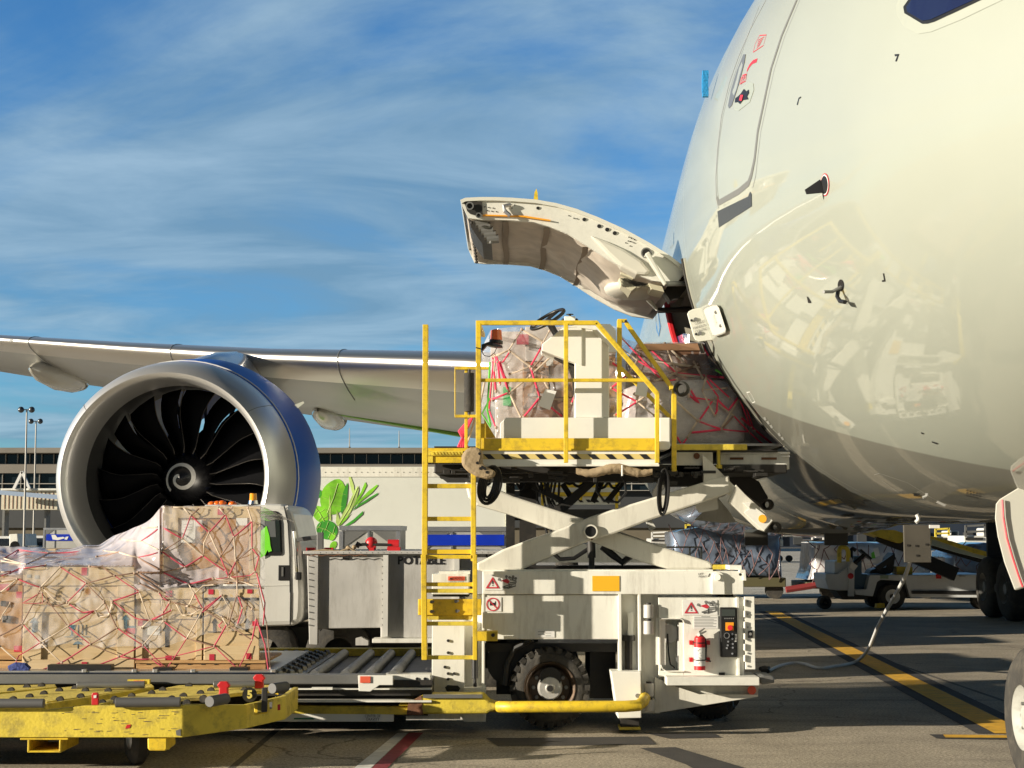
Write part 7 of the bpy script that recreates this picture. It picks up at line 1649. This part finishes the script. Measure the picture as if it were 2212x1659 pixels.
# red stop pins
def pin(x, y, h, w, nm, open_=False):
    c = G(*zG(x, y), .5); s = 12.2 / c.y
    p = MB().prism([c + Vector((-.04, 0, 0)), c + Vector((.04, 0, 0)), c + Vector((.035, 0, h * .55)), c + Vector((.055, 0, h * .7)), c + Vector((.03, 0, h)), c + Vector((-.03, 0, h)), c + Vector((-.055, 0, h * .75)), c + Vector((-.035, 0, h * .55))], (0, .05, 0))
    p.build('stop_pin', M_red, dl, bevel=.008)
pin(1620, 262, .12, 0, ''); pin(1878, 205, .12, 0, '')
q = MB().slab([zG(664, 325), zG(664, 250), zG(672, 236), zG(705, 235), zG(713, 250), zG(713, 325)], YD + .06, .03).build('stop_pin', M_red, dl, bevel=.004); MB().slab([zG(678, 255), zG(700, 252), zG(698, 272), zG(680, 275)], YD + .055, .01).build('slot', M_decw, q)
MB().slab([zG(1340, 318), zG(1500, 318), zG(1540, 350), zG(1340, 365)], 12.27, .02).build('side_plate', M_yelw, dl)
# number disc, slot opening, red mark, corner steel
c = Vector((-2.04, 12.55, .49)); 
nd = MB().cyl(P(*zG(1812, 250), 12.70), P(*zG(1812, 250), 12.72), .058, n=24).build('number_disc', M_drk, dl)
text_mb(MB(), '5', P(*zG(1812, 250), 12.695), .085, bold=.004).build('lettering', mat('faded_yellow_figure', (.6, .5, .12), .6), nd)
sl_ = MB().slab([zG(1842, 310), zG(1935, 300), zG(1945, 320), zG(1945, 385), zG(1845, 400)], 12.44, .02).build('hand_hole_rim', M_yel, dl, bevel=.006)
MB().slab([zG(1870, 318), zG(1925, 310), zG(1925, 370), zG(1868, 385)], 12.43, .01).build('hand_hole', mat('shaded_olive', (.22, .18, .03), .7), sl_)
MB().slab([zG(1900, 200), zG(1940, 196), zG(1938, 375), zG(1895, 380)], 12.42, .03).build('latch_arm', M_drk, dl, bevel=.005)
MB().slab([zG(1955, 305), zG(1975, 302), zG(1975, 350), zG(1957, 355)], 12.6, .01).build('label', M_gry, dl); MB().slab([zG(2014, 322), zG(2034, 318), zG(2034, 360), zG(2014, 364)], 12.8, .01).build('reflector', M_red, dl)
MB().slab([zG(920, 468), zG(950, 466), zG(940, 492), zG(908, 496)], YD - .004, .003).build('reflector', M_red, frame)
MB().slab([zG(1275, 510), zG(1310, 500), zG(1312, 550), zG(1280, 545)], YD - .004, .003).build('scuff', M_gry, frame)
sc = MB(); random.seed(21)
for k in range(46):
    x = random.uniform(380, 1300); y = random.choice([375, 382, 395, 420, 440, 460, 500, 515, 535]) + random.uniform(-6, 6); w = random.uniform(6, 60); sc.slab([zG(x, y), zG(x + w, y - 1), zG(x + w * .8, y + 3), zG(x + 3, y + 4)], YD - .003, .002)
sc.build('paint_scratch', mat('scratched_steel', (.20, .15, .07), .6), frame)['kind'] = 'stuff'
MB().slab([zG(1488, 392), zG(1528, 388), zG(1526, 405), (zG(1508, 430)), zG(1492, 420)], 12.4, .006).build('stain', M_drk, dl)
# fork pocket and foot block
fk = MB()
for a in ((145, 565, 495, 578), (198, 578, 214, 668), (428, 578, 442, 668), (198, 656, 442, 670)): p0 = zG(a[0], a[1]); p1 = zG(a[2], a[3]); fk.pbox(*p0, *p1, YD + .0, .5)
fk.build('fork_pocket', M_yel, dl, bevel=.004)
q0 = zG(1070, 562); q1 = zG(1220, 658)
MB().slab([zG(1068, 562), zG(1215, 562), zG(1215, 640), zG(1205, 658), zG(1082, 658), zG(1070, 640)], YD + .02, .3).build('foot_block', M_yel, dl, bevel=.012)
MB().prism([P(*zG(1215, 562), YD + .03), P(*zG(1250, 562), YD + .12), P(*zG(1250, 600), YD + .12), P(*zG(1215, 650), YD + .03)], (.01, .01, 0)).build('foot_block_side', M_yel, dl)
for x, yy in ((-3.05, 12.75), (-5.6, 12.75), (-3.05, 13.6)):
    w = MB().lathe([(0, .08), (0, .16), (.03, .20), (.10, .20), (.13, .16), (.13, .08)], (x, yy, .20), (.88, .47, 0), 30).build('wheel', M_rub, dl, smooth=50)
    MB().lathe([(-.01, 0), (-.01, .06), (.02, .10), (.0, .12)], (x, yy, .20), (.88, .47, 0), 24).build('rim', M_alu, w, smooth=50)
    MB().cyl((x, yy, .22), (x, yy, .4), .05).build('wheel_fork', M_drk, w)
# small yellow and red switch box on the platform beam
sbx = MB().pbox(507, 1454 - 0, 0, 0, 1, 1) if False else None
o = MB().pbox(*zG(925, 140), *zG(1085, 172), 14.2, .05).build('side_marker', M_yelw, ld); 
for a, b in ((970, 1000), (1005, 1045)): MB().pbox(*zG(a, 148), *zG(b, 168), 14.19, .02).build('reflector', MATS['sticker_red'], o)
# ---------------------------------------------------------------- right background: belt loader, dollies, vehicles
YV = 38.0
M_vwht = mat('tractor_white_paint', (.60, .62, .62), .4, var=.05, dirt=.2)
bl_ = thing('belt_loader', 'white belt loader with yellow conveyor raised to the belly behind the nose gear', 'belt loader', (P(1930, 0, YV).x, YV, 0))
def sR(pts, Y=YV, th=.05): return MB().slab([zR(*p) for p in pts], Y, th)
bo = sR([(1110, 555), (1868, 548), (1862, 600), (1838, 768), (1150, 765), (1105, 610)], YV, 1.8).build('body', M_vwht, bl_, bevel=.02)
sR([(1165, 702), (1825, 704), (1825, 735), (1165, 732)], YV - .04, .05).build('rub_rail', M_blk, bo)
MB().pbox(*zR(1390, 548), *zR(1440, 590), YV - .02, .03).build('reflector', M_red, bo); MB().pbox(*zR(1500, 560), *zR(1555, 575), YV - .02, .03).pbox(*zR(1610, 560), *zR(1665, 575), YV - .02, .03).build('label', M_svc, bo)
sR([(770, 555), (1110, 555), (1110, 610), (870, 600), (840, 620), (800, 755), (640, 740), (625, 690), (740, 690)], YV, 1.7).build('cowl', M_vwht, bl_, bevel=.01)
sR([(355, 545), (480, 545), (560, 480), (575, 560), (575, 700), (470, 700), (385, 690), (355, 600)], YV, 1.5).build('front_hood', M_vwht, bl_, bevel=.02)
sR([(440, 425), (570, 425), (570, 545), (440, 545)], YV + .1, 1.2).build('hood_top', M_vwht, bl_, bevel=.02)
sR([(570, 395), (600, 390), (630, 470), (625, 755), (572, 755)], YV - .05, .1).build('dash_side', M_vwht, bl_, bevel=.01)
sR([(600, 430), (660, 470), (625, 515), (580, 480)], YV - .1, .04).build('placard', M_decw, bl_)
MB().cyl(P(*zR(592, 565), YV - .08), P(*zR(592, 565), YV - .05), .07, n=16).build('red_button', M_red, bl_)
sR([(620, 380), (695, 380), (695, 545), (770, 555), (760, 690), (625, 690)], YV + .3, .8).build('footwell', mat('blue_grey_panel', (.10, .17, .24), .6), bl_)
MB().tube([P(*zR(x, y), YV) for x, y in ((485, 440), (485, 330), (495, 302), (525, 292), (555, 305), (568, 335), (570, 430))], .06, 8).build('grab_bar', M_yelw, bl_, smooth=True)
MB().tube([P(*zR(x, y), YV + .2) for x, y in ((595, 400), (595, 320), (610, 305), (640, 325))], .05, 8).build('lamp_bracket', M_blk, bl_)
MB().bar(P(*zR(672, 318), YV + .3), P(*zR(775, 405), YV + .3), .30, .05, up=(0, 0, 1)).tube([P(*zR(720, 365), YV + .3), P(*zR(640, 440), YV + .3), P(*zR(620, 500), YV + .3)], .05, 6).build('steering_wheel', M_blk, bl_)
sR([(990, 345), (1008, 350), (1010, 400), (990, 520), (960, 548), (765, 545), (790, 505), (850, 490), (925, 485), (945, 400)], YV + .25, .6).build('seat', M_blk, bl_, bevel=.04)
sR([(1025, 475), (1172, 480), (1172, 552), (1025, 550)], YV + .2, .5).build('battery_box', M_yelw, bl_, bevel=.01)
sR([(870, 560), (945, 560), (945, 592), (870, 590)], YV - .02, .03).build('label', mat('pale_green_label', (.25, .32, .22), .6), bl_)
def vwheel(x, y, r, Y, parent, hub=M_decw):
    c = P(*zR(x, y), Y); rr = r / 2.373 / 1.8228 * Y / 3400; c.z = rr
    o = MB().lathe([(0, rr * .55), (0, rr * .9), (.05, rr), (.28, rr), (.3, rr * .6)], c, (0, 1, 0), 28).build('wheel', M_rub, parent, smooth=50)
    MB().lathe([(.06, 0), (.04, rr * .3), (.0, rr * .5), (-.01, rr * .56)], c, (0, 1, 0), 24).build('rim', hub, o, smooth=50)
    MB().cyl(c + Vector((0, -.02, 0)), c + Vector((0, .05, 0)), rr * .2, n=12).build('hub', M_drk, o)
sR([(800, 610), (1120, 600), (1150, 770), (760, 760)], YV + .25, 1.2).build('wheel_arch', M_blk, bl_)
vwheel(985, 742, 120, YV - .02, bl_); vwheel(815, 742, 75, YV + 1.2, bl_, M_drk); vwheel(1810, 740, 75, YV + .3, bl_, M_drk); vwheel(355, 700, 62, YV + .1, bl_, M_drk)
sR([(640, 740), (820, 745), (820, 790), (460, 780), (440, 700), (640, 700)], YV + .1, .9).sR if False else None
sR([(455, 700), (640, 700), (640, 740), (760, 745), (745, 785), (520, 785)], YV + .15, .9).build('axle_frame', M_drk, bl_)
ck = sR([(838, 822), (908, 820), (915, 860), (832, 866)], YV - .2, .2); o = ck.build('wheel_chock', M_yel, origin=P(*zR(870, 866), YV - .1)); tag(o, 'small yellow wheel chock in front of the belt loader wheel', 'wheel chock')
# conveyor
cv = sR([(1345, 190), (1540, 245), (1760, 320), (2030, 390), (2330, 480), (2330, 560), (2020, 440), (1900, 420), (1620, 350), (1345, 270)], YV - .6, .9).build('conveyor', mat('conveyor_pale_green', (.36, .44, .42), .5), bl_)
sR([(735, 128), (1000, 135), (1090, 165), (1345, 190), (1345, 275), (1090, 240), (1050, 258), (760, 165)], YV - .6, .9).build('conveyor_head', M_yelw, bl_)
sR([(1345, 190), (1540, 240), (1760, 310), (2030, 380), (2330, 462), (2330, 500), (2020, 420), (1740, 350), (1345, 212)], YV - .66, .06).build('belt_edge', M_yelw, bl_)
sR([(760, 165), (1050, 258), (1345, 275), (1345, 300), (1060, 300), (1000, 310), (820, 200)], YV - .55, .8).sR if False else None
MB().bar(P(*zR(1160, 370), YV - .2), P(*zR(1570, 550), YV - .2), .25, .32).bar(P(*zR(1000, 380), YV - .1), P(*zR(830, 500), YV - .1), .1, .12).bar(P(*zR(830, 190), YV - .2), P(*zR(1120, 300), YV - .2), .2, .25).bar(P(*zR(1345, 285), YV - .2), P(*zR(1905, 455), YV - .2), .2, .1).build('lift_arm', M_blk, bl_)
# wrapped pallets on dollies
def film_obj(name, lab, pts, Y, seed, tint, green=None, ytop=None):
    t = thing(name, lab, 'wrapped pallet', P((pts[0][0] + pts[-1][0]) / 2, pts[-1][1], Y), 'film-wrapped freight behind the nose gear')
    m = mat('silver_wrap_%d' % seed, tint, .18, var=.35, vscale=2.2, bump=1.0, bscale=4, coat=.6, metal=.2)
    blob_prism('wrap', pts, Y, 2.2, m, t, seed, .12)
    xs = [p[0] for p in pts]; ys = [p[1] for p in pts]; mb = MB(); rn = random.Random(seed)
    x0, x1, y0, y1 = min(xs), max(xs), min(ys), max(ys); st = 22
    nx_ = max(2, int((x1 - x0) / st)); ny_ = 4
    g = [[(x0 + (x1 - x0) * (i + (.5 if j % 2 else 0)) / nx_ + rn.uniform(-8, 8), y0 + (y1 - y0) * j / ny_ + rn.uniform(-7, 7)) for i in range(nx_ + 1)] for j in range(ny_ + 1)]
    for j in range(ny_):
        for i in range(nx_ + 1):
            for di in ((0, 1) if j % 2 else (0, -1)):
                if 0 <= i + di <= nx_:
                    a = g[j][i]; b = g[j + 1][i + di]
                    if max(a[0], b[0]) < x1 + 3 and rn.random() < .7: mb.tube([P(*a, Y - .22), P((a[0] + b[0]) / 2, (a[1] + b[1]) / 2 + 1.5, Y - .24), P(*b, Y - .22)], .013, 4)
    mb.build('cargo_net', mat('net_rope_%d' % seed, (.16, .09, .09), .8, var=.6, vscale=9), t)
    if green:
        o = MB().slab([zR(*p) for p in [(785, 350), (820, 330), (825, 400), (790, 400)]], Y - .3, .02).build('green_label', M_grn, t); MB().slab([zR(*p) for p in [(805, 310), (850, 297), (865, 375), (825, 388)]], Y - .32, .02).build('paper_label', M_decw, t)
    return t
film_obj('wrapped_pallet', 'blue-shaded film-wrapped pallet left of the others just right of the scissor arms', [(1500, 1140), (1558, 1138), (1640, 1150), (1688, 1158), (1688, 1200), (1692, 1245), (1560, 1248), (1455, 1248), (1452, 1150)], 44, 31, (.16, .20, .27))  # tint paints the blue shade on this wrap into its colour
film_obj('wrapped_pallet', 'bright silver wrapped pallet directly behind the belt loader driver seat', [zR(*p) for p in [(262, 250), (700, 250), (1000, 255), (1345, 360), (1350, 560), (900, 600), (330, 620), (210, 600), (245, 500)]], 44, 32, (.72, .70, .70), green=True)
film_obj('wrapped_pallet', 'pale blue wrapped pallet between the conveyor and the nose gear', [zR(*p) for p in [(1548, 350), (1700, 262), (1990, 258), (2250, 265), (2250, 560), (1900, 560), (1548, 555)]], 44, 33, (.24, .29, .38))
def fdolly(lab, x0, x1, y0, y1, Y):
    t = thing('freight_dolly', lab, 'dolly', (P((x0 + x1) / 2, 0, Y).x, Y, 0), 'dark dollies under the wrapped pallets')
    MB().pbox(x0, y0, x1, y1, Y, 2.4).build('deck', mat('olive_frame', (.10, .09, .04), .6, dirt=.5) if 'olive_frame' not in MATS else MATS['olive_frame'], t, bevel=.02)
    for x in (x0 + 25, x1 - 45):
        w = P(x, 0, Y + .3); MB().cyl((w.x, Y + .2, .24), (w.x, Y + .5, .24), .24, n=18).build('wheel', M_rub, t, smooth=50)
fdolly('dark dolly under the blue-shaded pallet right of the scissor arms', 1450, 1698, 1248, 1268, 43.9); fdolly('dark dolly behind the belt loader under the silver pallet', 1742, 2015, 1258, 1272, 43.9); fdolly('dark dolly under the pale blue pallet at the nose gear', 2050, 2240, 1256, 1272, 43.9)
o = MB().tube([P(1698, 1274, 43.8), P(1750, 1266, 43.8), P(1775, 1260, 43.8)], .09, 8).build('tow_bar', mat('dark_red_bar', (.22, .03, .03), .5), origin=P(1730, 1270, 43.8)); tag(o, 'dark red tow bar linking the dollies left of the belt loader', 'tow bar')
# distant service equipment
def clutter(name, lab, cat, x0, y0, x1, y1, Y, seed, base, extra):
    t = thing(name, lab, cat, (P((x0 + x1) / 2, 0, Y).x, Y, 0), 'ground equipment parked by the far building')
    w = x1 - x0; h = y1 - y0
    m = MB().pbox(x0, y0 + h * .45, x1, y1 - h * .12, Y, 3).build('body', base, t, bevel=.05)
    MB().pbox(x0 + w * .62, y0 + h * .15, x1 - w * .05, y0 + h * .5, Y + .1, 2).build('cab', base, t, bevel=.08)
    MB().pbox(x0 + w * .66, y0 + h * .22, x1 - w * .12, y0 + h * .42, Y, .12).build('window', M_glass, t)
    r = MB(); 
    for a in ((.05, .05, .05, .5), (.55, .0, .55, .5), (.05, .08, .55, .04), (.05, .3, .55, .28)): r.pbar(x0 + a[0] * w, y0 + a[1] * h, x0 + a[2] * w, y0 + a[3] * h, Y - .1, .10)
    r.build('frame', extra, t)
    wr_ = min(.42, h / 3400 * Y * .20)
    for k in (.2, .8): c = P(x0 + k * w, 0, Y); MB().cyl((c.x, Y - .1, wr_), (c.x, Y + .3, wr_), wr_, n=16).build('wheel', M_rub, t, smooth=50)
    MB().pbox(x0 + w * .05, y0 + h * .52, x0 + w * .5, y0 + h * .62, Y - .06, .05).build('panel', M_drk, t)
clutter('service_vehicle', 'white service vehicle with yellow frame above the blue-shaded pallet', 'vehicle', 1475, 1130, 1600, 1180, 95, 1, M_decw, M_yelw)
clutter('service_vehicle', 'yellow-railed equipment right of the white service vehicle', 'vehicle', 1603, 1128, 1650, 1178, 98, 2, M_yelw, M_org)
clutter('baggage_tractor', 'small pale tractor in the gap between belly panels', 'vehicle', 1658, 1150, 1692, 1184, 100, 3, M_trk, M_gry)
clutter('service_vehicle', 'dark utility vehicle beyond the silver pallet', 'vehicle', 1752, 1148, 1800, 1184, 102, 4, M_drk, M_decw)
clutter('service_vehicle', 'white and black utility truck right of the hanging belly panel', 'vehicle', 2018, 1140, 2075, 1182, 90, 5, M_trk, M_yelw)
clutter('parked_van', 'white van partly hidden behind the nose gear door and conveyor', 'van', 2082, 1132, 2165, 1188, 80, 6, M_trk, M_gry)
clutter('service_vehicle', 'grey service cart framed by the scissor arms and the belly', 'vehicle', 1405, 1148, 1470, 1182, 99, 7, M_svc, M_decw)
rk = thing('tubular_frame', 'white tubular frame standing in front of the blue-shaded pallet', 'frame', (P(1500, 0, 30).x, 30, 0))
m = MB()
for s in ((1440, 1182, 1516, 1182), (1515, 1182, 1515, 1232), (1490, 1182, 1490, 1228), (1455, 1185, 1455, 1300), (1515, 1230, 1515, 1300)): m.pbar(*s, 30, .035)
m.build('tube', M_decw, rk)
# water hose from the belly panel to the ground
hs = MB(); hp = [(zR(1210, 0), 13.9), (zR(1222, 20), 13.9), (zR(1225, 45), 13.9), (zR(1200, 65), 13.9)]
o = MB().tube([P(*a, 13.9) for a in (zR(1210, -10), zR(1225, 20), zR(1222, 45), zR(1200, 64))], .018, 8).build('water_hose', mat('white_hose', (.62, .62, .60), .5), origin=P(1985, 1110, 13.9), smooth=True); tag(o, 'short white hose stub curling out of the belly skin above the grey panel', 'hose')
pts = [(z4(1008, 415), 15.6), (z4(1003, 470), 15.8), (z4(975, 555), 16.2), (z4(925, 650), 16.9), (z4(870, 745), 17.6), (z4(825, 830), 18.6), (z4(800, 890), 19.6), (z4(770, 960), 20.8), (z4(735, 1008), 21.6), (z4(700, 1036), 22.0)]
W3 = [P(*a, y) for a, y in pts]; W3[-1].z = .03; W3[-2] = P(*z4(735, 1008), 21.9); W3[-2].z = max(.05, W3[-2].z)
gpts = [(690, 1042), (620, 1060), (560, 1068), (500, 1078), (450, 1072), (400, 1054), (340, 1048), (280, 1056), (230, 1072), (190, 1092)]
W3 = W3[:-1] + [G(*z4(*g), .03) for g in gpts]
def spline(p, n=6):
    out = []
    for i in range(len(p) - 1):
        a = p[max(i - 1, 0)]; b = p[i]; c = p[i + 1]; d = p[min(i + 2, len(p) - 1)]
        for k in range(n):
            t = k / n; out.append(.5 * ((2 * b) + (c - a) * t + (2 * a - 5 * b + 4 * c - d) * t * t + (3 * b - a - 3 * c + d) * t ** 3))
    return out + [p[-1]]
o = MB().tube(spline(W3), .021, 10).build('water_hose', MATS['white_hose'], origin=W3[0], smooth=True); tag(o, 'long white hose hanging from the grey belly panel and snaking over the yellow line', 'hose')
o = MB().tube([G(*z4(x, y), .03) for x, y in ((140, 1082), (165, 1076), (188, 1084), (180, 1096), (150, 1094))], .03, 8).cyl(G(*z4(150, 1088), .03), G(*z4(190, 1090), .03), .05).build('hose_coupling', M_drk, origin=G(*z4(165, 1088), 0)); tag(o, 'dark hose coupling lying on the apron beside the loader', 'coupling')
# things outside the left of the frame that throw the long shadows
